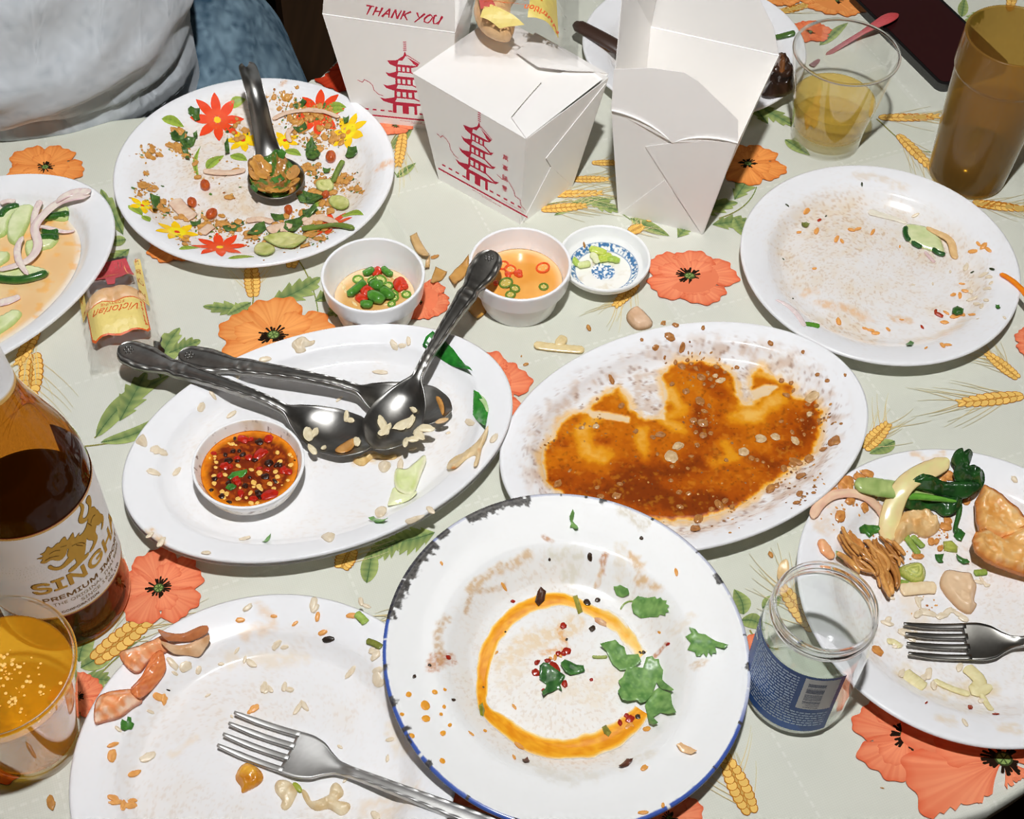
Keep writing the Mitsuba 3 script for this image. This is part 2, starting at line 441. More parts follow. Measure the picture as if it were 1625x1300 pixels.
# ------------------------------------------------------------------ flat print: flowers, leaves and ears laid on a surface
class Ink:
    def __init__(s, surf, base=0.00025, seed=1):
        s.surf, s.base, s.mb, s.k, s.rng = surf, base, MB(), 0, np.random.default_rng(seed)
        s.sq = None

    def layer(s):
        s.k += 1
        return s.base + s.k * 4e-7

    def lay(s, xy, f, c, dz=0.0):
        xy = np.asarray(xy, float)
        if s.sq is not None:
            xy = np.c_[xy[:, 0], s.sq[0] + (xy[:, 1] - s.sq[0]) * s.sq[1]]
        z = s.surf.h(xy[:, 0], xy[:, 1]) + s.layer() + dz
        f = np.asarray(f)
        if f.shape[1] == 4: f = np.vstack([f[:, [0, 1, 2]], f[:, [0, 2, 3]]])
        a, b, d = xy[f[:, 0]], xy[f[:, 1]], xy[f[:, 2]]
        neg = (b[:, 0] - a[:, 0]) * (d[:, 1] - a[:, 1]) - (b[:, 1] - a[:, 1]) * (d[:, 0] - a[:, 0]) < 0
        f = f.copy(); f[neg] = f[neg][:, ::-1]
        s.mb.add(np.c_[xy, z], f, c)

    def strip(s, pts, w, c, n=14):
        """A stroke along world xy points; w: width, a number or per point (root to tip); c a colour or (root, tip)."""
        p = spline(np.asarray(pts, float)[:, :2], n)
        t = np.gradient(p, axis=0); t /= np.linalg.norm(t, axis=1, keepdims=True) + 1e-12
        o = np.c_[-t[:, 1], t[:, 0]]
        ww = np.interp(np.linspace(0, 1, n), np.linspace(0, 1, len(np.atleast_1d(w))), np.atleast_1d(w)) / 2
        xy = np.stack([p - o * ww[:, None], p + o * ww[:, None]], 1).reshape(-1, 2)
        cc = c if np.ndim(c) == 1 else mixc(np.array(c[0]), np.array(c[1]), np.repeat(np.linspace(0, 1, n), 2))
        s.lay(xy, grid_faces(n, 2), cc)

    def petal(s, c, ang, R, width, col, dark, ruffle=0.07, nr=9, na=15, inner=0.05):
        ph = s.rng.uniform(0, 9)
        t = np.linspace(-1, 1, na); r = np.linspace(inner, 1, nr)
        edge = (1 - 0.26 * np.abs(t) ** 3.2) * (1 + ruffle * np.sin(t * 6 + ph) * 0.6 + ruffle * np.sin(t * 15 + ph * 2) * 0.4)
        th = ang + t[None] * width * (0.55 + 0.45 * r[:, None])
        rr = r[:, None] * edge[None] * R
        xy = np.stack([c[0] + rr * np.cos(th), c[1] + rr * np.sin(th)], -1).reshape(-1, 2)
        v = 0.5 + 0.5 * np.sin(t * 52 + ph * 3) * np.sin(t * 23 + ph) + .3 * np.sin(t * 9 + ph)
        k = np.clip(0.75 * np.abs(r[:, None] - 0.55) * np.ones(na) + 0.45 * v[None] - 0.10 + 0.35 * (np.abs(t[None]) > 0.86), 0, 1)
        k[-1] = np.clip(k[-1] + 0.35, 0, 1)
        s.lay(xy, grid_faces(nr, na), mixc(col, dark, k).reshape(-1, 3))

    def poppy(s, c, R, col, dark, rot=0.0, heart=0.2, n=5, offs=(0, 0), stamens=True, squash=1.0):
        """A poppy seen from above, or from a slant if squashed."""
        c = np.asarray(c, float)[:2]
        s.sq = (c[1], squash)
        s._poppy(c, R, col, dark, rot, heart, n, offs, stamens)
        s.sq = None

    def _poppy(s, c, R, col, dark, rot, heart, n, offs, stamens):
        hc = c + np.asarray(offs)
        s.disc(hc, R * .62, mixc(col, dark, .5), 24)
        for k in range(n):
            a = rot + k * 2 * math.pi / n + s.rng.uniform(-.15, .15)
            s.petal(hc, a, R * s.rng.uniform(0.92, 1.1), 0.72, col * s.rng.uniform(0.93, 1.04), dark, nr=10, na=37)
        for k in range(max(2, n - 2)):
            a = rot + 0.6 + k * 2 * math.pi / (n - 2) + s.rng.uniform(-.2, .2)
            s.petal(hc, a, R * s.rng.uniform(0.62, 0.74), 0.6, col * 1.05, mixc(col, dark, .8), nr=8, na=29)
        if not stamens: return
        black = S(38, 26, 18)
        for k in range(34):
            a = s.rng.uniform(0, 6.28); r0, r1 = heart * R * 0.25, heart * R * s.rng.uniform(0.7, 1.25)
            d = np.array([math.cos(a), math.sin(a)])
            s.strip([hc + d * r0, hc + d * r1], [0.06 * heart * R * 2, 0.09 * heart * R * 2], black, 3)
            s.disc(hc + d * r1, 0.10 * heart * R, black, 6)
        s.disc(hc, heart * R * 0.52, S(60, 70, 38), 14); s.disc(hc, heart * R * 0.40, S(140, 165, 95), 12)
        for k in range(6):
            d = np.array([math.cos(k), math.sin(k)]) * heart * R * 0.38
            s.strip([hc - d, hc + d], 0.0005, S(70, 90, 45), 3)

    def disc(s, c, r, col, n=16, ry=None, rot=0):
        a = np.arange(n) * 2 * math.pi / n
        x, y = r * np.cos(a), (ry or r) * np.sin(a)
        xy = np.vstack([[c[:2]], np.c_[c[0] + x * math.cos(rot) - y * math.sin(rot), c[1] + x * math.sin(rot) + y * math.cos(rot)]])
        j = np.arange(n)
        s.lay(xy, np.stack([j * 0, 1 + j, 1 + (j + 1) % n], 1), col)

    def blade(s, a, b, w, c1, c2, bend=0.0, teeth=0, n=22):
        """A leaf from a to b (world): half in c1, half in c2, lobed if teeth."""
        a, b = np.asarray(a, float)[:2], np.asarray(b, float)[:2]
        d = b - a; o = np.array([-d[1], d[0]])
        t = np.linspace(0, 1, n)
        mid = a + t[:, None] * d + (bend * np.sin(t * math.pi))[:, None] * o
        L = np.linalg.norm(d); od = o / L
        prof = np.sin(np.pi * t ** 0.8) ** 0.85 * w / 2
        if teeth:
            n2 = n
            prof = prof * (0.62 + 0.55 * ((t * teeth) % 1.0))
        rows = [mid + od * (prof * k)[:, None] + d / L * (abs(k) * prof * (0.5 if teeth else 0))[:, None] for k in (-1, -.5, 0, .5, 1)]
        xy = np.stack(rows, 1).reshape(-1, 2)
        k = np.array([0.0, .35, .9, .35, 0.1])
        v = 0.5 + 0.5 * np.sin(t * 40)[:, None] * np.ones(5)
        col = mixc(c1, c2, np.clip(k[None] * 0.8 + v * 0.3, 0, 1)); col[:, 3:] = mixc(c1 * 0.85, c2 * .8, np.clip(k[None, 3:] + v[:, 3:] * 0.3, 0, 1))
        s.lay(xy, grid_faces(n, 5), col.reshape(-1, 3))
        s.strip(mid[:: max(1, n // 8)], [0.0007, 0.0003], c2 * 0.7, 8)

    def ear(s, a, b, w, awn=1.0, col=None, n=9):
        """A wheat ear from its stalk end a to its tip b."""
        a, b = np.asarray(a, float)[:2], np.asarray(b, float)[:2]
        col = S(232, 190, 104) if col is None else col
        d = b - a; L = np.linalg.norm(d); d = d / L; o = np.array([-d[1], d[0]])
        for k in range(n * 2):
            t = (k // 2 + 0.5) / n; sd = 1 if k % 2 else -1
            root = a + d * L * t
            tip = root + d * L * (0.45 + awn * s.rng.uniform(0.25, 0.5)) + o * sd * w * s.rng.uniform(0.4, 1.8)
            s.strip([root, (root + tip) / 2 + o * sd * w * 0.12, tip], [0.0006, 0.0003], (mixc(col, S(200, 196, 160), .35), S(206, 202, 168)), 6)
        s.strip([a, b], w * 0.5, col * 0.72, 6)
        for k in range(n * 2):
            t = (k // 2 + 0.5) / n; sd = 1 if k % 2 else -1
            g = math.sin(math.pi * (0.15 + 0.8 * t)) ** 0.6
            c = a + d * L * t + o * sd * w * 0.24 * g
            rot = math.atan2(d[1], d[0]) + sd * 0.42
            s.disc(c, L / n * 0.78, S(184, 116, 40), 10, w * 0.24 * g, rot)
            s.disc(c, L / n * 0.68, col * s.rng.uniform(.9, 1.12), 10, w * 0.19 * g, rot)


ORA, ORD = S(247, 170, 98), S(216, 116, 52)
COR, COD = S(241, 148, 108), S(214, 98, 64)
LG, LD = S(172, 184, 112), S(92, 120, 76)
def cloth_print():
    k = Ink(TAB, 0.00015)
    A = lambda x, y: at(x, y)[:2]
    P = lambda *q: [A(x, y) for x, y in q]
    # stalks
    for q in ([(395, 500), (402, 470), (398, 440), (392, 405)], [(150, 695), (210, 640), (262, 592)], [(135, 708), (190, 700), (230, 690)], [(640, 205), (618, 240), (632, 285)],
              [(1390, 192), (1415, 215), (1448, 238), (1480, 245)], [(1170, 1000), (1200, 985), (1235, 1000)], [(1090, 372), (1050, 352), (1005, 346)], [(1190, 1000), (1215, 1025), (1235, 1030)],
              [(60, 505), (52, 560)], [(1140, 350), (1180, 330), (1200, 300)], [(460, 395), (500, 470), (505, 500)], [(1225, 70), (1250, 62), (1290, 48)], [(860, 330), (960, 330), (1000, 352)],
              [(150, 1080), (190, 1040), (230, 1010)], [(560, 500), (610, 480), (668, 452)], [(1165, 560), (1190, 590), (1210, 640)], [(740, 900), (700, 930), (660, 960)]):
        k.strip(P(*q), [0.0012, 0.0008], (S(150, 140, 80), S(120, 140, 80)), 12)
    # leaves: stalk end, tip, width in metres
    for x0, y0, x1, y1, w, te, be in ((152, 694, 272, 594, .016, 0, .10), (160, 702, 262, 655, .012, 0, -.12), (190, 668, 232, 590, .020, 5, 0), (255, 600, 285, 520, .022, 5, .1), (268, 560, 318, 540, .016, 4, 0),
                                      (395, 492, 322, 486, .014, 4, 0), (398, 480, 360, 500, .010, 0, 0), (430, 480, 508, 440, .022, 5, -.05), (500, 478, 545, 455, .016, 4, 0), (622, 240, 655, 205, .010, 0, 0),
                                      (630, 285, 660, 262, .008, 0, 0), (930, 318, 985, 340, .014, 4, 0), (880, 345, 980, 318, .010, 0, .1), (1000, 350, 1062, 378, .012, 0, 0), (1075, 380, 1100, 352, .012, 4, 0),
                                      (1090, 345, 1170, 325, .020, 5, .05), (1130, 360, 1190, 352, .016, 4, 0), (1165, 320, 1200, 268, .018, 5, 0), (1200, 170, 1262, 205, .016, 4, 0), (1218, 200, 1190, 165, .012, 4, 0),
                                      (1245, 225, 1285, 250, .012, 0, 0), (1175, 985, 1215, 1000, .012, 0, .2), (1180, 975, 1165, 935, .012, 0, -.1), (1185, 1020, 1215, 1050, .014, 0, 0), (1210, 965, 1240, 945, .010, 0, 0),
                                      (128, 1060, 190, 1025, .016, 0, 0), (125, 1050, 150, 1000, .014, 0, .1), (130, 1075, 175, 1080, .014, 4, 0), (100, 1170, 128, 1130, .010, 0, 0), (1300, 75, 1345, 40, .010, 0, 0),
                                      (1215, 75, 1245, 30, .010, 0, 0), (1560, 20, 1530, 45, .014, 4, 0), (1525, 30, 1530, 0, .010, 0, 0), (690, 845, 612, 862, .022, 6, .05), (582, 925, 592, 868, .012, 0, 0), (640, 856, 588, 880, .018, 5, 0),
                                      (195, 372, 160, 300, .014, 4, 0), (205, 395, 170, 420, .016, 4, 0), (200, 380, 170, 385, .012, 0, 0), (565, 505, 610, 520, .012, 0, 0), (900, 1180, 960, 1240, .02, 5, 0),
                                      (1420, 700, 1380, 720, .012, 0, 0), (560, 480, 520, 500, .014, 4, 0), (1165, 350, 1185, 380, .012, 0, 0)):
        k.blade(A(x0, y0), A(x1, y1), w, LG * k.rng.uniform(.9, 1.12), LD, be, te, 30 if te else 18)
    # wheat: stalk end, tip, width
    for x0, y0, x1, y1, w in ((402, 470, 398, 415, .014), (905, 288, 965, 288, .009), (870, 312, 955, 310, .009), (860, 336, 930, 330, .011), (940, 262, 990, 262, .008), (1395, 190, 1488, 190, .011), (1425, 218, 1478, 272, .012),
                              (1545, 322, 1625, 332, .012), (1615, 600, 1565, 560, .012), (1622, 628, 1520, 640, .013), (1372, 712, 1410, 672, .013), (52, 562, 45, 640, .020), (1010, 452, 975, 488, .011), (542, 902, 560, 862, .016),
                              (1192, 1290, 1150, 1200, .016), (1462, 1225, 1478, 1180, .020), (150, 1048, 245, 975, .018), (640, 215, 632, 268, .010), (1228, 25, 1292, 10, .010), (60, 520, 28, 580, .012), (1025, 352, 1075, 335, .012),
                              (462, 425, 470, 390, .012), (1000, 372, 1020, 362, .012), (1600, 20, 1612, -25, .010), (1290, 1000, 1240, 930, .014), (660, 960, 622, 1000, .014)):
        k.ear(A(x0, y0), A(x1, y1), w)
    # poppies: heart, radius, colours, turn, share of the heart
    for x, y, r, c, d, rot, ht, sq in ((434, 532, .044, ORA, ORD, .3, .22, .9), (1094, 440, .038, COR, COD, .2, .24, .78), (1186, 264, .031, ORA * [1, .9, .75], ORD, .9, .22, .8), (252, 934, .029, COR, COD, .5, .24, 1.0), (1440, 1168, .037, COR, COD, 1.5, .26, .85),
                                       (1592, 1205, .066, COR, COD * 1.05, .1, .17, .85), (72, 266, .031, ORA * [1, .9, .8], ORD, 1.2, .2, .9), (772, 620, .034, COR, COD, .4, .2, 1), (668, 478, .022, COR, COD, .9, .2, .9), (1325, 5, .034, ORA, ORD, .4, .2, .8),
                                       (1285, 55, .020, COR * [1, .85, .7], COD, .2, .2, .8), (1652, 545, .020, COR, COD, .1, .2, 1), (1062, 1300, .020, COR, COD, .4, .2, 1), (690, 1330, .045, COR, COD, .4, .2, 1), (628, 205, .015, COR, COD, .3, .2, .8),
                                       (122, 1108, .019, COR, COD, .7, .2, .9), (-12, 1196, .026, COR, COD, .3, .2, .8), (284, 388, .024, ORA, ORD, .3, .2, .9), (1195, 1036, .012, COR, COD, .3, .2, 1), (1500, -40, .05, COR, COD, .4, .2, .8),
                                       (560, 110, .040, S(206, 70, 40), S(160, 40, 24), .3, .2, 1), (1150, 690, .04, COR, COD, .4, .2, 1), (1240, 0, .02, ORA, ORD, .4, .2, .8)):
        k.poppy(A(x, y), r, c, d, rot, ht, 5, squash=sq)
    # flowers that repeat outside the frame
    for x, y in ((-.62, .55), (-.75, .85), (-.55, .40), (.60, .80), (.62, 1.15), (.40, 1.35), (.20, 1.42), (-.9, .6), (.56, .95)):
        k.poppy((x, y), .045, ORA if (x * 7) % 1 > .5 else COR, ORD, x * 9, .2, 5)
        k.ear((x + .05, y - .02), (x + .11, y - .05), .014); k.blade((x - .03, y + .02), (x - .09, y + .06), .02, LG, LD, 0, 5)
    v, f, c = k.mb.get()
    # keep only what lies on the table top
    m = contains_xy(TABLE.buffer(-0.001), v[:, 0], v[:, 1])
    f = f[m[f].all(1)]
    put('tablecloth__floral_print', (v, f, c), 'mat_matte', False)
    say('tablecloth__floral_print', 'orange poppies, green leaves and golden wheat ears printed on the cloth')
cloth_print()
# ------------------------------------------------------------------ person at the far side
def hull_chain(joints, bones):
    parts = []
    for a, b in bones:
        pts = []
        for k in (a, b):
            p, r = np.array(joints[k][0], float), joints[k][1]
            s = trimesh.creation.icosphere(2).vertices
            pts.append(s * np.broadcast_to(r, 3) + p)
        parts.append(manifold3d.Manifold.hull_points(np.vstack(pts)))
    m = parts[0]
    for q in parts[1:]: m = m + q
    g = m.refine_to_length(0.006).to_mesh()
    return trimesh.Trimesh(g.vert_properties[:, :3], g.tri_verts, process=True)


def person():
    # hips on a chair beyond the table edge, chest leaning to the cloth
    c = np.array([-0.470, 1.052, 0.0])
    J = {'hip': (c + [0, 0.02, -.16], (.175, .115, .10)), 'waist': (c + [.0, .02, -.04], (.165, .110, .08)), 'belly': (c + [0, -.012, .062], (.172, .138, .075)), 'chest': (c + [0, .05, .26], (.19, .115, .13)),
         'neck': (c + [0, .03, .40], (.07, .065, .05)), 'sl': (c + [-.19, .03, .36], .065), 'sr': (c + [.19, .03, .36], .065), 'el': (c + [-.29, .08, .10], .05), 'er': (c + [.27, .12, .12], .05),
         'wl': (c + [-.26, -.02, -.10], .036), 'wr': (c + [.16, .24, .05], .036)}
    m = hull_chain(J, [('hip', 'waist'), ('waist', 'belly'), ('belly', 'chest'), ('chest', 'neck'), ('chest', 'sl'), ('chest', 'sr'), ('sl', 'el'), ('sr', 'er'), ('el', 'wl'), ('er', 'wr')])
    trimesh.smoothing.filter_taubin(m, iterations=60)
    v = np.array(m.vertices); n = np.array(m.vertex_normals)
    x, z = v[:, 0] - c[0], v[:, 2]
    # drape: long soft pulls across the front, a ribbed hem resting at the table edge
    front = sst(.02, -.05, v[:, 1] - c[1])
    hz = .006 + .04 * np.maximum(0, x + .06) + .002 * np.sin(x * 40)
    k1 = (z - .35 * x - .10 * x * x); w0 = N3(v, 7, 3)
    fold = .0030 * np.sin(k1 * 75 + 7 * w0) * sst(.26, .04, z) + .003 * np.sin((z - 1.3 * x) * 70 + 5 * w0) * sst(.02, .15, x) + .010 * N3(v, 11, 5) + .0035 * np.sin(k1 * 170 + 9 * w0) * sst(.12, .0, z)
    hem = sst(hz - .034, hz - .026, z) * sst(hz - .001, hz - .005, z) * .0035
    groove = np.exp(-((z - hz) / .0035) ** 2) * .006
    below = sst(hz - .028, hz - .040, z) * .012
    v = v + n * (fold * sst(hz - .01, hz + .02, z) + (hem - groove) * front - below * front)[:, None]
    heather = N3(v * [1, 1, 2.0], 420, 2, 2)
    col = S(186, 191, 195) * (1 + .34 * heather[:, None])
    col = mixc(col, S(158, 166, 172), .5 * sst(.08, .22, N3(v * [1, 1, 3], 90, 7)))
    put('person__sweatshirt', (v, m.faces, np.clip(col, 0, 1)), 'mat_fabric')
    J = {'h': (c + [.03, .06, -.22], .115), 'hr': (c + [.10, .07, -.24], .095), 'kr': (c + [.30, -.20, -.30], .075), 'fr': (c + [.30, -.14, -.66], .05), 'hl': (c + [-.09, .06, -.25], .095), 'kl': (c + [-.2, -.28, -.30], .075), 'fl': (c + [-.2, -.22, -.66], .05),
         'side': (c + [.150, .10, -.10], (.085, .115, .10)), 'out': (c + [.215, .03, -.20], (.075, .10, .08))}
    m = hull_chain(J, [('h', 'hr'), ('hr', 'kr'), ('kr', 'fr'), ('h', 'hl'), ('hl', 'kl'), ('kl', 'fl'), ('side', 'hr'), ('side', 'out'), ('out', 'kr')])
    trimesh.smoothing.filter_taubin(m, iterations=50)
    v = np.array(m.vertices); n = np.array(m.vertex_normals)
    v = v + n * (0.010 * N3(v * [1, .6, 1], 22, 4))[:, None]
    col = mixc(S(52, 76, 94), S(122, 146, 160), .5 + 1.4 * N3(v, 45, 6) + 1.5 * N3(v * [3, 1, 1], 200, 8, 2))
    put('person__jeans', (v, m.faces, col), 'mat_fabric')
    head = c + [0, .02, .56]
    h = trimesh.creation.icosphere(4); q = np.array(h.vertices) * [.075, .095, .115]
    fr = q[:, 1] < 0
    q[:, 1] -= .018 * np.exp(-((q[:, 0] / .013) ** 2 + ((q[:, 2] + .012) / .022) ** 2)) * fr
    for e in (-.03, .03):
        q[:, 1] += .007 * np.exp(-(((q[:, 0] - e) / .014) ** 2 + ((q[:, 2] - .012) / .010) ** 2)) * fr
    q[:, 1] -= .004 * np.exp(-((q[:, 0] / .024) ** 2 + ((q[:, 2] + .048) / .007) ** 2)) * fr
    col = np.tile(S(198, 150, 124), (len(q), 1)); col[np.exp(-((q[:, 0] / .022) ** 2 + ((q[:, 2] + .048) / .006) ** 2)) * fr > .5] = S(160, 84, 76)
    for e in (-.03, .03):
        col[(((q[:, 0] - e) / .011) ** 2 + ((q[:, 2] - .012) / .0055) ** 2 < 1) & fr] = S(60, 44, 34)
    head_mb = mb = MB().add(q + head, h.faces, col)
    nv, nf = tube([head + [0, .012, -.19], head + [0, .012, -.12], head + [0, .015, -.06]], [.062, .054, .056], 20); mb.add(nv, nf, S(192, 144, 118))
    for e in (-1, 1):
        ev, ef = tube([head + [e * .074, .012, -.03], head + [e * .082, .016, .0], head + [e * .076, .02, .028]], [.006, .011, .008], 8, .6); head_mb.add(ev, ef, S(196, 146, 120))
        # hands on the thighs: a palm and five fingers
        mb = MB()
        w = c + ([.16, .24, .05] if e > 0 else [-.26, -.02, -.10]); w = np.array(w, float)
        d = np.array([-e * .25, -.55, -.8]); d /= np.linalg.norm(d); sd = np.array([1.0, 0, 0])
        pv, pf = tube([w - d * .02, w + d * .03, w + d * .08, w + d * .10], [.028, .034, .040, .036], 14, [.8, .5, .42, .4], (0, -1, .3)); mb.add(pv, pf, S(198, 150, 124))
        for k, (o, ln) in enumerate(((-.028, .062), (-.010, .074), (.010, .070), (.028, .055))):
            a = w + d * .095 + sd * o
            fv, ff = tube(spline([a, a + d * ln * .5, a + d * ln + np.array([0, -.012, -.006])], 7), [.0088, .009, .0086, .0084, .008, .0075, .005], 8); mb.add(fv, ff, S(200, 152, 126))
        a = w + d * .04 - sd * e * .032
        fv, ff = tube(spline([a, a - sd * e * .02 + d * .03, a - sd * e * .022 + d * .06], 7), [.011, .011, .0105, .010, .0095, .009, .006], 8); mb.add(fv, ff, S(200, 152, 126))
        put('person__' + num('hand'), mb, 'mat_food')
    put('person__head', head_mb, 'mat_food')
    hv = q[(q[:, 2] > .03) | (q[:, 1] > .03)]
    hq = q * 1.08 + [0, .008, .008]; keep = ((hq[:, 2] > .045) | (hq[:, 1] > .02))
    ff = h.faces[keep[h.faces].all(1)]
    hq = hq + N3(hq, 120, 4)[:, None] * .012
    put('person__hair', (hq + head, ff, S(52, 36, 26)), 'mat_fabric')
    say('person', 'person in a heather grey sweatshirt and blue jeans seated behind the flower plate', 'person')
    say('person__sweatshirt', 'heather grey sweatshirt with a ribbed hem'); say('person__jeans', 'faded blue denim jeans'); say('person__hair', 'short brown hair')
    # chair under the hips
    k = 'dining_chair'
    mb = MB(); m = box_mesh(c[0] - .21, c[0] + .21, c[1] - .14, c[1] + .24, -.43, -.39); mb.add(m.vertices, m.faces, S(46, 32, 24)); put(k + '__seat', mb, 'mat_food', False)
    m = box_mesh(c[0] - .20, c[0] + .20, c[1] + .235, c[1] + .265, -.39, .06); put(k + '__backrest', (m.vertices, m.faces, S(46, 32, 24)), 'mat_food', False)
    for i, (a, b) in enumerate(((-.19, -.1), (.19, -.1), (-.19, .22), (.19, .22))):
        m = box_mesh(c[0] + a - .018, c[0] + a + .018, c[1] + b - .018, c[1] + b + .018, FZ, -.43)
        put(k + '__' + num('chair_leg').replace('chair_', ''), (m.vertices, m.faces, S(40, 28, 20)), 'mat_food', False)
    say(k, 'dark chair under the person in the grey sweatshirt', 'chair')
person()


# ------------------------------------------------------------------ paper take-out boxes
PAPER, FOLD = S(236, 233, 229), S(250, 249, 246)
def panel(key, pts, thick=0.0005, color=PAPER, mat='mat_paper', sub=None):
    """A folded card panel: a planar outline (3-D points, seen from its outside anticlockwise) with thickness."""
    p = np.asarray(pts, float); o = p[0]
    nrm = np.zeros(3)
    for i in range(len(p)): nrm += np.cross(p[i] - o, p[(i + 1) % len(p)] - o)
    nrm /= np.linalg.norm(nrm)
    e = p[1] - o; e -= nrm * (e @ nrm); e /= np.linalg.norm(e); g = np.cross(nrm, e)
    xy = np.c_[(p - o) @ e, (p - o) @ g]; d = (p - o) @ nrm
    f = np.array(trimesh.creation.triangulate_polygon(Polygon(xy), engine='earcut')[1])
    q = trimesh.creation.triangulate_polygon(Polygon(xy), engine='earcut')[0]
    near = np.array([np.argmin(((xy - t) ** 2).sum(1)) for t in q]); f = near[f]
    a_, b_, c_ = xy[f[:, 0]], xy[f[:, 1]], xy[f[:, 2]]
    neg = (b_[:, 0] - a_[:, 0]) * (c_[:, 1] - a_[:, 1]) - (b_[:, 1] - a_[:, 1]) * (c_[:, 0] - a_[:, 0]) < 0
    f[neg] = f[neg][:, ::-1]; n = len(p); j = np.arange(n); j2 = (j + 1) % n
    w = np.vstack([p, p - nrm * thick])
    f = np.vstack([f, f[:, ::-1] + n, np.stack([j, j + n, j2 + n], 1), np.stack([j, j2 + n, j2], 1)])
    if key is None: return w, f
    return put(key, (w, f, color), mat, False)


def ray_plane(px, py, P0, N, lift=0.0):
    """Where the card's plane (point, normal) lies at this place of the photograph."""
    r = FW + ((px - 812.5) / CAM_F) * RT + ((650 - py) / CAM_F) * UP
    N = N / np.linalg.norm(N)
    return EYE + r * (((P0 + N * lift - EYE) @ N) / (r @ N))


def frame_of(p0, px, py):
    """Print frame on a card: origin, right, up, normal from three points."""
    e = px - p0; e /= np.linalg.norm(e); n = np.cross(e, py - p0); n /= np.linalg.norm(n)
    return p0, e, np.cross(n, e), n


RED = S(196, 58, 76)
def flat_ink(mb, fr, polys, col, lift=0.0003):
    """Flat print from 2-D polygons in metres in the card's frame."""
    o, e, g, n = fr
    for p in polys:
        p = np.asarray(p, float)
        poly = Polygon(p).buffer(0)
        for q in getattr(poly, 'geoms', [poly]):
            if q.is_empty or q.area < 1e-9: continue
            v, f = trimesh.creation.triangulate_polygon(q, engine='earcut')
            w = o + v[:, :1] * e + v[:, 1:2] * g + n * lift
            a, b, c = v[f[:, 0]], v[f[:, 1]], v[f[:, 2]]
            neg = (b[:, 0] - a[:, 0]) * (c[:, 1] - a[:, 1]) - (b[:, 1] - a[:, 1]) * (c[:, 0] - a[:, 0]) < 0
            f = f.copy(); f[neg] = f[neg][:, ::-1]
            mb.add(w, f, col)


def stroke(p, w):
    p = np.asarray(p, float)
    return [np.array(g.exterior.coords) for g in [LineString(p).buffer(w / 2, cap_style=2)]]


def brush(p, w0, w1):
    p = spline(np.asarray(p, float), 8); t = np.gradient(p, axis=0); t /= np.linalg.norm(t, axis=1, keepdims=True)
    o = np.c_[-t[:, 1], t[:, 0]] * (np.linspace(w0, w1, len(p)) / 2)[:, None]
    return np.vstack([p - o, (p + o)[::-1]])


def pagoda_polys(s):
    """Pagoda drawing in its own units: width about 1, height about 1.55, base line at y = 0; s scales it."""
    red, white, line = [], [], []
    # storeys from the ground up: (y0, y1, half width of the wall, half width of the eaves)
    for y0, y1, w, ev in ((.16, .46, .22, .44), (.46, .74, .18, .37), (.74, 1.00, .155, .32), (1.00, 1.24, .135, .28)):
        red.append([(-w, y0), (w, y0), (w * .95, y1), (-w * .95, y1)])
        t = y1 - .07
        red.append([(-ev, t + .07), (-ev * .86, t - .0), (-w * 1.1, t - .035), (w * 1.1, t - .035), (ev * .86, t), (ev, t + .07), (ev * .80, t + .045), (w * .8, t + .12), (-w * .5, t + .12), (-ev * .8, t + .05)])
        white.append([(-w * .78, t + .012), (ev * .80, t + .012), (w * .85, t + .095), (-w * .6, t + .095)])
        if y0 > .2:
            h = (y1 - y0)
            for a, b in ((-.74, -.40), (-.18, .16), (.40, .74)):
                white.append([(a * w, y0 + .20 * h), (b * w, y0 + .20 * h), (b * w, y0 + .56 * h), (a * w, y0 + .56 * h)])
    red.append([(-.28, 1.24), (-.12, 1.26), (0, 1.36), (.03, 1.46), (.07, 1.34), (.27, 1.23), (.16, 1.20), (-.14, 1.20)])
    white.append([(-.02, 1.26), (.17, 1.235), (.045, 1.37)])
    for k in range(5): red.append([(.005, 1.47 + k * .04), (.06, 1.475 + k * .04), (.06, 1.49 + k * .04), (.005, 1.485 + k * .04)])
    white += [[(-.15, .16), (-.04, .16), (-.04, .33), (-.15, .33)], [(.07, .16), (.17, .16), (.17, .33), (.07, .33)]]
    for x in np.arange(-.72, .95, .14):
        if abs(x) > .2: red.append([(x, .17), (x + .07, .17), (x + .07, .20), (x, .20)])
    red.append([(-.80, .045), (1.02, .045), (1.02, .075), (-.80, .075)])
    hill = [(-.82, .78), (-.74, .74), (-.70, .80), (-.62, .76), (-.56, .70), (-.54, .60), (-.46, .52), (-.38, .50)]
    hill2 = [(.40, .60), (.50, .56), (.58, .62), (.66, .55), (.74, .44), (.76, .36), (.86, .34), (.88, .24), (.98, .18)]
    for h in (hill, hill2):
        line += stroke(h, .012)
    for y, a, b in ((.12, .5, .95), (.0, -.1, .3), (-.03, .1, .5)): line.append([(a, y), (b, y), (b, y + .006), (a, y + .006)])
    line.append([(.06, 1.38), (.28, 1.24), (.29, 1.25), (.07, 1.39)])
    return [[np.array(p) * s for p in g] for g in (red, white, line)]


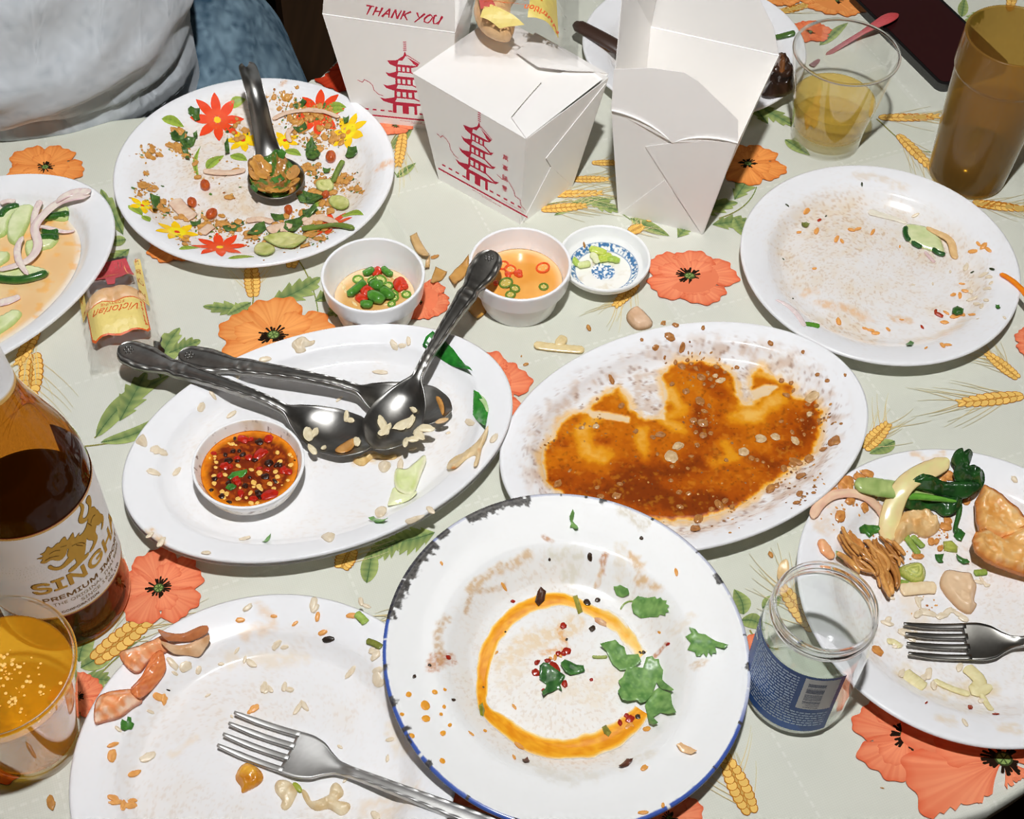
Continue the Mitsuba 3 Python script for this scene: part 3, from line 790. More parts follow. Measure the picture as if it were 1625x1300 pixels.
GLYPHS = [[[(0, 8), (10, 8)], [(3, 10), (3, 7)], [(7, 10), (7, 7)], [(2, 6.5), (8, 6.5)], [(2, 4), (8, 4)], [(2, 6.5), (2, 4)], [(8, 6.5), (8, 4)], [(5, 6.5), (5, 1.5)], [(1, 3), (9, 3)], [(1, 3), (1, 0)], [(9, 3), (9, 0)], [(3.5, 1.5), (6.5, 1.5)]],
          [[(0, 9), (10, 9)], [(5, 10), (5, 0)], [(2, 7.6), (8, 7.6)], [(2, 6.2), (8, 6.2)], [(2, 7.6), (2, 6.2)], [(8, 7.6), (8, 6.2)], [(1, 4.8), (9, 4.8)], [(0, 3.4), (10, 3.4)], [(1, 2), (9, 2)], [(9, 4.8), (9, 2)]],
          [[(1, 10), (1, 1), (0, 0)], [(3.4, 10), (3.4, 0)], [(1, 10), (3.4, 10)], [(1, 7), (3.4, 7)], [(1, 4), (3.4, 4)], [(5, 8.5), (10, 8.5)], [(4.5, 6.2), (10, 6.2)], [(7.4, 10), (7, 6), (4.6, 3.5)], [(7, 6), (10, 3.5)], [(5, 3), (9.5, 3)], [(9.5, 3), (9, 0), (8, .5)], [(7.2, 4.3), (6.8, 2), (5, 0)]],
          [[(5, 10), (5, 9)], [(1, 9), (9, 9)], [(3, 8.5), (4, 7)], [(7, 8.5), (6, 7)], [(0, 7), (10, 7)], [(2, 6), (8, 6)], [(2, 4.6), (8, 4.6)], [(2, 3.2), (8, 3.2)], [(2, 6), (2, 3.2)], [(8, 6), (8, 3.2)], [(1, 2), (.3, .5)], [(3, 2.2), (3.4, .2), (7, .2), (7.4, 1.4)], [(5, 2.4), (5.6, 1.4)], [(8.6, 2.2), (9.6, .8)]]]
def box_print(key, fr, w, thanks=None, yoff=0.0, xoff=0.0):
    mb = MB(); s = w
    red, white, line = pagoda_polys(s)
    sh = lambda g: [p + [xoff, yoff] for p in g]
    flat_ink(mb, fr, sh(red), RED, .00035); flat_ink(mb, fr, sh(white), PAPER, .00050); flat_ink(mb, fr, sh(line), S(190, 90, 96), .00035)
    for k, gl in enumerate(GLYPHS):
        for st in gl:
            flat_ink(mb, fr, [q + [xoff + .50 * s, yoff + (.98 - k * .21) * s] for q in stroke(np.array(st) * s * .0105, s * .0115)], S(200, 84, 92), .00035)
    put(key, mb, 'mat_matte', False)


def takeout_pint():
    k = 'takeout_box'
    A, B, C = at(697, 288), at(825, 359), at(908, 297); D = A + C - B
    z = .100
    a, c = at(655, 117, z), at(966, 123, z); b = ray_plane(835, 222, A, np.cross(B - A, a - A)); d = a + c - at(835, 222, z)
    c2 = c.copy(); up = np.array([0, 0, .001])
    panel(k + '__front_panel', [A, B, b, a]); panel(k + '__side_panel', [B, C, c, b]); panel(k + '__back_panel', [C, D, d, c]); panel(k + '__left_panel', [D, A, a, d]); panel(k + '__bottom', [A + up, D + up, C + up, B + up])
    # side gusset: folded triangles lying on the right side
    nrm = np.cross(C - B, b - B); nrm /= np.linalg.norm(nrm); o = nrm * .0009
    P = lambda s, t: B + (C - B) * s + (b + (c - b) * s - B - (C - B) * s) * t
    panel(k + '__gusset', [P(.98, 0.02) + o, P(.97, .97) + o, P(.30, .62) + o, P(.42, .46) + o]); panel(k + '__' + 'gusset_001', [P(0.02, .02) + o * .6, P(.98, .02) + o * .6, P(.42, .46) + o * .6])
    # lid: two flaps meeting with a slit and a tucked tongue
    L = lambda s, t, h=0.0: a + (b - a) * s + (d - a) * t + np.array([0, 0, h])
    panel(k + '__lid', [L(0, 0, .0006), L(1, 0, .0006), L(1, .40, .001), L(.94, .98, .003), L(.0, 1, .002)])
    panel(k + '__side_lid', [L(1.0, 0.0, .0015), L(1.0, 1.0, .0036), L(.80, .90, .0046), L(.72, .62, .0044), L(.80, .10, .0024)])
    panel(k + '__tongue', [L(1.0, 1.0, .0044), L(.35, 1.0, .0050), L(.40, .70, .0055), L(.62, .66, .0072), L(.80, .78, .0078), L(.93, .93, .0064)])
    w, f = tube(spline([L(.80, .10, .0027), L(.76, .35, .0040), L(.73, .55, .0047)], 10), .00035, 5); put(k + '__slit', (w, f, S(120, 116, 108)), 'mat_matte', False)
    fr = frame_of(A, B, a); s = np.linalg.norm(B - A)
    box_print(k + '__pagoda_print', fr, s * .60, None, s * .135, s * .475)
    say(k, 'closed white paper take-out box with a red pagoda print, holding up a wrapped fortune cookie', 'take-out box')
    say(k + '__pagoda_print', 'red pagoda, hills and Chinese characters')
takeout_pint()


def takeout_back():
    k = 'takeout_box_001'
    z = .108
    A = at(567, 197); B = at(668, 207); A0 = A
    a = at(511.5, 22, z); b = ray_plane(722, 52, A, np.cross(B - A, a - A))
    n = np.cross(B - A, [0, 0, 1.0]); n /= -np.linalg.norm(n)
    dp = np.array([n[0], n[1], 0.0]); 
    B = A + (B - A) / np.linalg.norm(B - A) * .082
    C, D = B + dp * .06, A + dp * .06
    c, d = b + dp * .088 + [0.008, 0, 0], a + dp * .088 + [-.004, 0, 0]
    panel(k + '__front_panel', [A, B, b, a]); panel(k + '__side_panel', [B, C, c, b]); panel(k + '__back_panel', [C, D, d, c]); panel(k + '__left_panel', [D, A, a, d])
    e = at(518, -60, z + .052); e2 = e + (b - a) * .93
    e, e2 = a + (e - a) * 1.0, e2
    panel(k + '__lid', [a, b, e2, e])
    w, f = tube([a, b], .0006, 6); put(k + '__fold', (w, f, FOLD), 'mat_paper', True)
    fr = frame_of(A, B, a)
    box_print(k + '__pagoda_print', fr, .0490, None, .0085, .0430)
    # brush lettering on the lid
    fr = frame_of(a, b, e); mb = MB()
    u = .00150; x0, y0 = .0345, .0062
    LET = {'T': [[(0, 10), (7, 10)], [(4, 10), (3, 0)]], 'H': [[(1, 10), (0, 0)], [(6, 10), (5, 0)], [(0, 5), (6, 5.5)]], 'A': [[(0, 0), (4, 10)], [(4, 10), (6, 0)], [(1.5, 4), (6, 4)]], 'N': [[(0, 0), (1, 10)], [(1, 10), (5, 0)], [(5, 0), (6.4, 10)]],
           'K': [[(1, 10), (0, 0)], [(6.5, 10), (.6, 4.6)], [(2, 5.4), (6, 0)]], 'Y': [[(0, 10), (3, 5)], [(7, 10), (1, -1)]], 'O': [[(4, 10), (.6, 6), (1, 1), (3.4, 0), (6, 4), (5.6, 9), (4, 10)]], 'U': [[(1, 10), (0, 3), (1.8, 0), (4.4, 2), (5.6, 10)], [(5.8, 10), (5.2, 0)]], ' ': []}
    for ch in 'THANK YOU':
        for st in LET[ch]:
            p = np.array(st, float) * [u * .62, u * .62]; p[:, 0] += p[:, 1] * .28 + x0; p[:, 1] += y0
            flat_ink(mb, fr, [brush(p, .0017, .0008)], RED, .0004)
        x0 += u * (5.1 if ch != ' ' else 2.2)
    put(k + '__lettering', mb, 'mat_matte', False)
    say(k, 'white paper take-out box with THANK YOU lettering on its lid, behind the other boxes', 'take-out box')
    say(k + '__lettering', 'red brush lettering THANK YOU'); say(k + '__pagoda_print', 'red pagoda and hills')
takeout_back()


def takeout_open():
    k = 'takeout_box_002'
    A, B = at(981, 341), at(1115, 374)
    n = np.array([.29, .957, 0]); C, D = B + n * .058, A + n * .058
    a = at(970, 174, .110); b = ray_plane(1171, 226, A, np.cross(B - A, a - A))
    c, d = at(1236, 88, .128), a + n * .088 + [0.006, 0, .016]
    panel(k + '__front_panel', [A, B, b, a]); panel(k + '__side_panel', [B, C, c, b]); panel(k + '__back_panel', [C, D, d, c]); panel(k + '__left_panel', [D, A, a, d])
    # folded corners lying on the front
    nr = np.cross(B - A, a - A); nr /= np.linalg.norm(nr)
    def onp(px, py, lift, P0=A, N=nr):
        r = FW + ((px - 812.5) / CAM_F) * RT + ((650 - py) / CAM_F) * UP
        t = ((P0 + N * lift - EYE) @ N) / (r @ N); return EYE + r * t
    panel(k + '__gusset', [onp(1024, 233, .0012), onp(1114, 373, .0012), onp(1170, 227, .0012), onp(1100, 222, .0012)])
    panel(k + '__gusset_001', [onp(983, 340, .0007), onp(1114, 373.5, .0007), onp(1055, 286, .0007)])
    for q in ([(971, 175), (1030, 198), (1067, 226)], [(1067, 226), (1100, 219), (1171, 227)]):
        w, f = tube(spline([onp(x, y, .0014) for x, y in q], 8), .0008, 6); put(k + '__' + num('fold_edge'), (w, f, FOLD), 'mat_paper')
    # inner dust flap rising from the crease and leaning in, left flap upright, back flap tall
    P0 = (a + b) / 2; t = (b - a) / np.linalg.norm(b - a); lean = np.cross(t, np.array([-n[0] * .12, -n[1] * .12, -.99])); lean /= np.linalg.norm(lean)
    if lean @ (EYE - P0) < 0: lean = -lean
    F = lambda x, y: onp(x, y, 0.0, P0, lean)
    panel(k + '__dust_flap', [F(970, 174), F(1067, 226), F(1171, 226), F(1171, 190), F(1108, 129), F(1085, 115), F(1033, 108), F(974, 110)])
    nl = np.cross(d - a, [0.05, 0.0, 1.0]); nl /= np.linalg.norm(nl)
    e1, e0 = d + np.array([.004, -.005, .085]), a + np.array([.002, .03, .100])
    panel(k + '__left_flap', [a, e0, e1, d]); 
    nb = np.cross(c - d, [0, 0.10, 1.0]); nb /= np.linalg.norm(nb)
    G = lambda x, y: onp(x, y, 0.0, c, nb)
    panel(k + '__back_flap', [c, G(1228, 44), G(1203, -6), G(1160, -70), G(1040, -80), d])
    w, f = tube([d, c], .0006, 6); put(k + '__' + num('fold_edge'), (w, f, FOLD), 'mat_paper')
    say(k, 'open plain white paper take-out box with its flaps standing up, beside the rocks glass', 'take-out box')
takeout_open()


# ------------------------------------------------------------------ cups, glasses, bottle, jar
def vessel(key, prof, c, col, mat, n=120, z=0.0, smooth=True, tint=None):
    v, f = lathe(prof, n, (c[0], c[1], z))
    cc = np.tile(col, (len(v), 1)) if tint is None else tint(v, col)
    put(key, (v, f, cc), mat, smooth)


def ramekin(key, c, z, label):
    p = rounded([(0, .003), (.024, .003), (.026, 0), (.029, 0), (.0345, .0235), (.0380, .0250), (.0395, .0400), (.0393, .0420), (.0372, .0420), (.0350, .030), (.0290, .0065), (0, .0060)], .0012, 5)
    vessel(key, fine(p, .0012), c, S(242, 242, 243), 'mat_dish', z=z); say(key, label, 'cup')


ramekin('sauce_cup', (-.1090, .7465), 0, 'white sauce cup of chopped green and red chillies, beside the flower plate')
ramekin('sauce_cup_001', (.0024, .7634), 0, 'white sauce cup of orange fish sauce with a spoon handle resting on its rim')


def liquid(key, c, z0, z1, r0, r1, colf, label, z=0.0, mat='mat_wet'):
    r = np.linspace(r1, 0, 26)
    rows = [(0, z0), (r0, z0), (r1 * .985, z1 - .0008)] + [(q, z1 + .0008 * (q / r1) ** 12) for q in r]
    v, f = lathe(rows, 140, (c[0], c[1], z))
    put(key, (v, f, colf(v)), mat)
    say(key, label, 'sauce')


def chili_liq(v):
    d = np.hypot(v[:, 0] + .1090, v[:, 1] - .7465)
    return mixc(mixc(S(226, 186, 128), S(205, 148, 64), .5 + N3(v, 160, 3)), S(238, 214, 176), sst(.022, .033, d))
liquid('chilli_brine', (-.1090, .7465), .0068, .0165, .0287, .0309, chili_liq, 'pale orange pickling liquid in the cup of chopped chillies')
def fish_liq(v):
    d = np.hypot(v[:, 0] - .0024, v[:, 1] - .7634)
    return mixc(mixc(S(226, 150, 60), S(240, 178, 96), .5 + 1.3 * N3(v, 90, 5)), S(238, 200, 150), sst(.026, .034, d))
liquid('fish_sauce', (.0024, .7634), .0068, .0235, .0287, .0330, fish_liq, 'cloudy orange fish sauce in the cup under the spoon handle')


def saucer():
    c = (.0689, .7929)
    p = rounded([(0, .0025), (.018, .0025), (.019, 0), (.0215, 0), (.0225, .003), (.0345, .0150), (.0368, .0205), (.0360, .0222), (.0345, .0215), (.0310, .0140), (.0225, .0062), (0, .0052)], .0012, 5)
    v, f = lathe(fine(p, .0006), 240, (c[0], c[1], 0))
    r = np.hypot(v[:, 0] - c[0], v[:, 1] - c[1]); a = np.arctan2(v[:, 1] - c[1], v[:, 0] - c[0])
    topside = (np.arange(len(v)) // 240) > np.argmax(fine(p, .0006)[:, 1])
    col = np.tile(S(240, 240, 238), (len(v), 1))
    blue = S(70, 118, 166); white = S(238, 238, 236)
    wob = N3(np.c_[v[:, :2], v[:, 2] * 0], 700, 4, 2)
    ring = (np.abs(r - .0250) < .0022) & topside
    col[ring] = mixc(blue, white, sst(-.10, .06, wob[ring] * 1.4 + .10 * np.sin(a[ring] * 52)))
    edge = (np.abs(np.abs(r - .0250) - .0024) < .0003) & topside
    col[edge] = mixc(blue, white, .3)
    mid = (r < .0092) & topside
    col[mid] = mixc(blue, white, sst(-.08, .08, wob[mid] * 1.6))
    body = topside & ~ring & ~mid & ~edge & (r < .0226)
    col[body] = mixc(S(234, 232, 224), S(222, 214, 196), smear(v[body, 0], v[body, 1], 4, 120))
    put('saucer', (v, f, col), 'mat_dish'); say('saucer', 'small white saucer with a blue patterned ring and scraps of scallion', 'saucer')
saucer()


def sauce_dish():
    c = (-.1795, .5715); z = float(OVAL_L.h(*c))
    p = rounded([(0, .002), (.022, .002), (.023, 0), (.026, 0), (.0330, .0075), (.0383, .0215), (.0386, .0238), (.0366, .0240), (.0355, .0215), (.0310, .0095), (.0260, .0046), (0, .0040)], .0012, 5)
    def tint(v, col):
        r = np.hypot(v[:, 0] - c[0], v[:, 1] - c[1]); k = (r < .0368) & (v[:, 2] > z + .004)
        cc = np.tile(col, (len(v), 1))
        cc[k] = mixc(mixc(S(232, 228, 222), S(214, 196, 172), smear(v[k, 0], v[k, 1], 3, 90)), S(110, 76, 60), .8 * smear(v[k, 0], v[k, 1], 9, 520, .66, .76))
        return cc
    vessel('sauce_dish', fine(p, .0006), c, S(240, 240, 240), 'mat_dish', 220, z, True, tint)
    say('sauce_dish', 'white sauce dish of dark red chilli flakes in oil, on the left oval platter', 'dish')
    def col(v):
        r = np.hypot(v[:, 0] - c[0], v[:, 1] - c[1])
        q = mixc(S(140, 50, 14), S(92, 28, 10), .5 + 1.6 * N3(v, 240, 5)); q = mixc(q, S(226, 132, 20), sst(.026, .0322, r + .004 * N3(v, 300, 7)))
        return mixc(q, S(196, 92, 20), .6 * sst(.05, .2, N3(v, 420, 8)))
    liquid('chilli_oil', c, .0050, .0155, .0262, .0332, col, 'dark red chilli oil in the dish on the left oval platter', z)
    return c, z
CHILI_C, CHILI_Z = sauce_dish()


def glassware():
    # rocks glass
    k, c = 'rocks_glass', (.2660, .9675)
    h, r0, r1 = .0950, .0300, .0444
    put_l = lambda key, prof, mat, z=0.0: scene.__setitem__(key, mikit.ply(lathe(prof, 120, (c[0], c[1], z)), mat, smooth=True))
    wall = [(r0, .001), (r0 + .0006, .011)] + [(r0 + (r1 - r0) * t, .012 + (h - .012) * t) for t in np.linspace(.12, 1, 14)]
    put_l(k + '__wall', np.array(wall), 'mat_pane')
    t = np.linspace(0, 2 * math.pi, 17)
    put_l(k + '__rim', np.c_[r1 - .0010 + .0013 * np.cos(t), h + .0013 * np.sin(t)], 'mat_glass')
    put_l(k + '__base', fine(rounded([(0, .0012), (r0 - .004, .0012), (r0 - .002, .0002), (r0, .002), (r0 + .0006, .0172), (0, .0172)], .002), .004), 'mat_pane')
    lv = .046; rr = lambda z: r0 + (r1 - r0) * (z - .012) / (h - .012) - .0012
    put_l('pale_tea__liquid', np.array([(0, .0182), (rr(.0185), .0185), (rr(.024), .024), (rr(.036), .036), (rr(lv), lv), (rr(lv) - .0012, lv - .0005), (0, lv - .0005)]), 'mat_tea')
    say(k, 'clear rocks glass half full of a pale yellow drink, behind the right dinner plate', 'glass'); say('pale_tea', 'pale yellow drink in the rocks glass', 'drink')
    # amber tumbler
    k, c = 'plastic_tumbler', (.3840, .9290)
    h, r0, r1 = .145, .0325, .0398
    prof = rounded([(0, .004), (r0 - .006, .004), (r0 - .003, 0), (r0, .002), (r0 + .0012, .02), (r1 - .0012, h - .035), (r1 + .0004, h - .032), (r1, h), (r1 - .0022, h), (r1 - .0026, h - .03), (r0 - .001, .008), (0, .0075)], .0012)
    put_l(k, fine(prof, .004), 'mat_amberplastic'); say(k, 'tall amber translucent plastic tumbler behind the right dinner plate', 'tumbler')
    v, f = lathe(np.array([(0, .009), (r0 - .0016, .009), (r0 - .0004, .028), (0, .028)]), 64, (c[0], c[1], 0)); put('cola', (v, f, S(70, 38, 10)), 'mat_wet'); say('cola', 'dark drink at the bottom of the amber tumbler', 'drink')
    # beer glass
    k, c = 'beer_glass', (-.2890, .3795)
    h, r0, r1 = .0935, .0300, .0458
    wall = [(r0, .010)] + [(r0 + (r1 - r0) * t ** 1.1, .010 + (h - .010) * t) for t in np.linspace(.08, 1, 16)]
    put_l(k + '__wall', np.array(wall), 'mat_pane')
    put_l(k + '__rim', np.c_[r1 - .0010 + .0014 * np.cos(t), h + .0014 * np.sin(t)], 'mat_glass')
    put_l(k + '__base', fine(rounded([(0, .0012), (r0 - .004, .0012), (r0 - .0018, .0002), (r0 - .0005, .002), (r0, .0098), (0, .0098)], .002), .004), 'mat_pane')
    lv = .079; rr = lambda z: r0 + (r1 - r0) * ((z - .010) / (h - .010)) ** 1.1 - .0014
    zs = np.linspace(.0112, lv, 14)
    put_l('beer__liquid', np.array([(0, .0108)] + [(rr(z), z) for z in zs] + [(rr(lv) - .0015, lv - .0006), (0, lv - .0006)]), 'mat_beer')
    rng = np.random.default_rng(4); mb = MB(); zf = lv - .0004
    for i in range(420):
        cx, cy, R = ((-.012, .004, .0085), (-.018, -.020, .005), (.006, -.012, .016))[0 if i < 230 else 1 if i < 340 else 2]
        x, y = rng.normal(0, R), rng.normal(0, R * .7); x, y = x + .4 * y + cx, y + cy
        if math.hypot(x, y) > rr(lv) * .93: continue
        q = trimesh.creation.icosphere(1)
        mb.add(q.vertices * np.array([1, 1, .35]) * rng.uniform(.0003, .0013) + [c[0] + x, c[1] + y, zf], q.faces, mixc(S(250, 206, 120), S(246, 180, 62), rng.uniform()))
    put('beer__foam', mb, 'mat_wet'); labels['beer__foam'] = {'label': 'thin patch of pale foam', 'kind': 'stuff'}
    say(k, 'glass of golden beer in the lower left corner, in front of the brown bottle', 'glass'); say('beer', 'golden beer in the glass in front of the brown bottle', 'drink')
    # jar
    k, c = 'glass_jar', (.1875, .4310)
    body = rounded([(.0290, .0012), (.0325, .0035), (.0335, .010), (.0335, .080), (.0325, .087), (.0305, .0925), (.0300, .0945)], .003, 5)
    put_l(k + '__wall', fine(body, .003), 'mat_greenglass')
    put_l(k + '__base', fine(rounded([(0, .0022), (.026, .0022), (.0285, .0004), (.0305, .0012), (.0312, .0045), (0, .0060)], .0015), .003), 'mat_greenglass')
    lip = rounded([(.0288, .0945), (.0306, .0945), (.0318, .0955), (.0320, .0985), (.0310, .0995), (.0314, .1030), (.0308, .1062), (.0296, .1066), (.0286, .1055), (.0284, .097), (.0288, .0945)], .0006, 4)
    put_l(k + '__rim', fine(lip, .0015), 'mat_glass')
    r = .0340
    def arc(a0, a1, z0, z1, col, r=r, n=40, m=2, z2=None, z3=None):
        a = np.radians(np.linspace(a0, a1, n)); zz = np.linspace(0, 1, m)
        lo = np.linspace(z0, z0 if z2 is None else z2, n); hi = np.linspace(z1, z1 if z3 is None else z3, n)
        z = lo[None] + (hi - lo)[None] * zz[:, None]
        v = np.stack([c[0] + r * np.cos(a)[None] + z * 0, c[1] + r * np.sin(a)[None] + z * 0, z], -1).reshape(-1, 3)
        return v, grid_faces(m, n)[:, ::-1], col
    B1, B2 = S(52, 92, 160), S(24, 52, 118)
    mb = MB()
    v, f, _ = arc(-205, -66, .011, .080, B1, m=24, n=90)
    q = (v[:, 2] - .011) / .069; ang = np.degrees(np.arctan2(v[:, 1] - c[1], v[:, 0] - c[0])) % 360 - 360
    band = np.sin((ang + 205) / 139 * 3.6 + q * 2.2) > .15
    mb.add(v, f, mixc(np.where(band[:, None], B1, B1 * .72), B2, sst(-150, -195, ang)))
    put(k + '__label', mb, 'mat_paper')
    mb = MB(); rng = np.random.default_rng(9)
    for i in range(19):
        z = .0745 - i * .0031
        a, a1 = -172, (-112 if z > .037 else -72)
        while a < a1:
            w = rng.uniform(2.0, 7.5)
            mb.add(*arc(a, min(a + w, a1), z, z + .0016, S(196, 212, 232), r + .00015, 4)); a += w + 1.1
    mb.add(*arc(-200, -176, .060, .0625, S(225, 232, 240), r + .00015, 8, 2, .066, .069)); mb.add(*arc(-196, -180, .070, .0722, S(225, 232, 240), r + .00015, 8, 2, .074, .0765))
    mb.add(*arc(-106.5, -71, .0405, .0775, S(226, 226, 224), r + .00015, 20, 2))
    for i in range(44):
        z = .044 + i * .00066
        if rng.uniform() < .62: mb.add(*arc(-102 if z > .047 else -98, -84, z, z + .0004, S(132, 136, 150), r + .0003, 10))
    mb.add(*arc(-100, -84, .0425, .0431, S(110, 114, 130), r + .0003, 8))
    put(k + '__label_print', mb, 'mat_matte', False)
    say(k, 'empty clear glass jar with a blue label and white barcode, beside the blue-rimmed plate', 'jar'); say(k + '__label', 'blue paper label'); say(k + '__label_print', 'rows of small white print and a barcode panel')
glassware()


def bent_text(mb, text, height, c, r, az, z, col, bold=False, wide=1.0, lift=0.0, maxw=None):
    m = meshkit.text_mesh(text, height, 0.0001, bold)
    v = np.array(m.vertices); v[:, 0] *= wide
    v[:, 0] -= (v[:, 0].min() + v[:, 0].max()) / 2
    a = math.radians(az) + v[:, 0] / r
    mb.add(np.c_[c[0] + (r + lift + v[:, 2]) * np.cos(a), c[1] + (r + lift + v[:, 2]) * np.sin(a), z + v[:, 1]], m.faces, col)


def bottle():
    k, c = 'beer_bottle', np.array([-.2900, .4810])
    prof = rounded([(0, .006), (.030, .004), (.036, 0), (.0405, .003), (.0420, .012), (.0420, .134), (.0412, .148), (.0370, .166), (.0295, .186), (.0225, .206), (.0186, .226), (.0165, .258), (.0150, .272), (.0163, .274), (.0163, .284), (.0140, .286)], .006, 6)
    scene[k + '__glass'] = mikit.ply(lathe(fine(prof, .003), 140, (c[0], c[1], 0)), 'mat_brownglass', smooth=True)
    lv = .112
    beer = [(0, .007), (.031, .006), (.0385, .012), (.0392, lv), (0, lv)]
    v, f = lathe(fine(beer, .004), 100, (c[0], c[1], 0)); put('bottled_beer', (v, f, S(20, 10, 3)), 'mat_wet'); say('bottled_beer', 'dark beer inside the brown bottle', 'drink')
    r = .0423
    def band(a0, a1, z0, z1, rr, m=2, n=90):
        a = np.radians(np.linspace(a0, a1, n)); z = np.linspace(z0, z1, m)
        v = np.stack([c[0] + rr * np.cos(a)[None] + z[:, None] * 0, c[1] + rr * np.sin(a)[None] + z[:, None] * 0, z[:, None] + a[None] * 0], -1).reshape(-1, 3)
        return v, grid_faces(m, n)[:, ::-1]
    mb = MB(); az0 = -34
    v, f = band(az0 - 112, az0 + 112, .043, .1335, r, 3); mb.add(v, f, S(236, 233, 230))
    for z0, z1, col in ((.0425, .0436, S(120, 40, 36)), (.0436, .0450, S(206, 168, 96)), (.1322, .1340, S(206, 160, 84)), (.1340, .1347, S(150, 60, 40))):
        v, f = band(az0 - 112, az0 + 112, z0, z1, r + .0001); mb.add(v, f, col)
    put(k + '__label', mb, 'mat_paper')
    G, GD = S(204, 158, 74), S(112, 78, 34)
    mb = MB()
    bent_text(mb, 'SINGHA', .0112, c, r, az0 + 3, .0730, GD, True, 1.30, .0001); bent_text(mb, 'SINGHA', .0106, c, r, az0 + 3, .0733, G, True, 1.34, .0003)
    bent_text(mb, 'PREMIUM IMPORT', .0042, c, r, az0 + 2, .0625, S(128, 98, 60), True, 1.35, .0001)
    bent_text(mb, 'THE ORIGINAL THAI BEER', .0029, c, r, az0 + 2, .0568, S(140, 118, 84), False, 1.2, .0001)
    bent_text(mb, 'SINCE 1933', .0029, c, r, az0 + 2, .0518, S(140, 118, 84), False, 1.2, .0001)
    bent_text(mb, 'CORPORATION', .0021, c, r, az0 - 18, .0474, S(110, 84, 56), True, 1.2, .0001)
    bent_text(mb, 'CO., LTD.', .0021, c, r, az0 + 22, .0474, S(110, 84, 56), True, 1.2, .0001)
    # rays behind the lion
    for i in range(26):
        a = math.pi * (1.05 + i / 26 * .95)
        for j in range(14):
            d = .012 + j * .0017
            p = np.array([d * 1.4 * math.cos(a) - .006, .098 + d * math.sin(a) * .8 + .008])
            if p[1] < .0868 or p[1] > .130: continue
            aa = math.radians(az0) + p[0] / r
            q = np.array([c[0] + (r + .00012) * math.cos(aa), c[1] + (r + .00012) * math.sin(aa), p[1]]); tt = np.array([-math.sin(aa), math.cos(aa), 0]) * .00022; zz = np.array([0, 0, .00022])
            mb.add([q - tt - zz, q + tt - zz, q + tt + zz, q - tt + zz], [[0, 1, 2, 3]], S(196, 186, 164))
    # the striding lion: outline pieces in (along, up) millimetres, facing left
    Lp = {'body': [(-8, 22), (-5, 27), (0, 28), (6, 27), (12, 31), (17, 36), (21, 36), (24, 31), (24, 24), (20, 20), (15, 18), (9, 20), (5, 15), (2, 9), (-4, 8), (-8, 12), (-10, 17)],
          'head': [(-27, 22), (-24, 20), (-20, 21), (-16, 17), (-11, 19), (-8, 25), (-9, 31), (-13, 35), (-17, 33), (-19, 36), (-22, 32), (-25, 31), (-24, 28), (-28, 27), (-25, 25)],
          'mane': [(-12, 33), (-7, 37), (-6, 32), (-1, 35), (-1, 29), (3, 30), (0, 25), (-6, 23), (-10, 26)],
          'front_leg': [(-9, 15), (-15, 11), (-20, 12), (-22, 16), (-24, 14), (-22, 10), (-17, 7), (-9, 9), (-4, 12)],
          'stand_leg': [(-5, 11), (-6, 5), (-11, 3), (-13, 0), (-9, -1), (-3, 1), (3, 2), (4, 5), (1, 6), (3, 12)],
          'hind_leg': [(9, 22), (8, 15), (11, 9), (6, 5), (7, 3), (13, 5), (16, 9), (16, 15), (22, 20), (20, 25)],
          'hind_leg2': [(19, 24), (20, 16), (25, 12), (22, 8), (26, 8), (30, 13), (27, 20), (25, 27)],
          'tail': [(14, 33), (9, 34), (6, 38), (7, 43), (11, 48), (11, 54), (14, 49), (13, 44), (10, 40), (11, 37), (15, 37), (18, 42), (17, 47), (20, 49), (23, 46), (22, 40), (19, 36)]}
    for nm, p in Lp.items():
        p = np.array(p, float) * .00090 + [-.0012, .0860]
        P2 = smooth_poly(p, 6)
        for grow, col, lf in ((.00022, GD, .00015), (-.00008, G, .00030)):
            q = P2.buffer(grow)
            for g in getattr(q, 'geoms', [q]):
                xy, f = fill(g, .003)
                aa = math.radians(az0) + xy[:, 0] / r
                mb.add(np.c_[c[0] + (r + lf) * np.cos(aa), c[1] + (r + lf) * np.sin(aa), xy[:, 1]], f, col)
    for q in ([(-24, 23), (-19, 24), (-15, 22)], [(-20, 28), (-16, 29), (-13, 27)], [(-2, 22), (2, 16)], [(-5, 24), (2, 20), (4, 16)], [(14, 27), (18, 29), (21, 27)], [(12, 30), (14, 24)], [(-12, 30), (-8, 28)], [(-21, 25), (-20, 24)]):
        p = spline(np.array(q, float) * .00090 + [-.0012, .0860], 8); t = np.gradient(p, axis=0); t /= np.linalg.norm(t, axis=1, keepdims=True); o = np.c_[-t[:, 1], t[:, 0]] * .00026
        xy = np.stack([p - o, p + o], 1).reshape(-1, 2); aa = math.radians(az0) + xy[:, 0] / r
        mb.add(np.c_[c[0] + (r + .0005) * np.cos(aa), c[1] + (r + .0005) * np.sin(aa), xy[:, 1]], grid_faces(8, 2)[:, ::-1], GD)
    put(k + '__label_print', mb, 'mat_matte', False)
    # neck foil and crown opening
    nf = [(.0200, .2210), (.0192, .2270), (.0171, .2585), (.0156, .2720), (.0169, .2735), (.0169, .2790)]
    v, f = lathe(fine(nf, .002), 90, (c[0], c[1], 0)); col = np.tile(S(238, 238, 238), (len(v), 1)); col[v[:, 2] < .2232] = S(206, 164, 88)
    put(k + '__neck_label', (v, f, col), 'mat_paper')
    say(k, 'brown glass beer bottle with a white label of a golden lion, at the left edge', 'bottle'); say(k + '__label', 'white paper label edged in gold'); say(k + '__label_print', 'golden lion above gold and brown lettering'); say(k + '__neck_label', 'white neck label with a gold edge')
bottle()


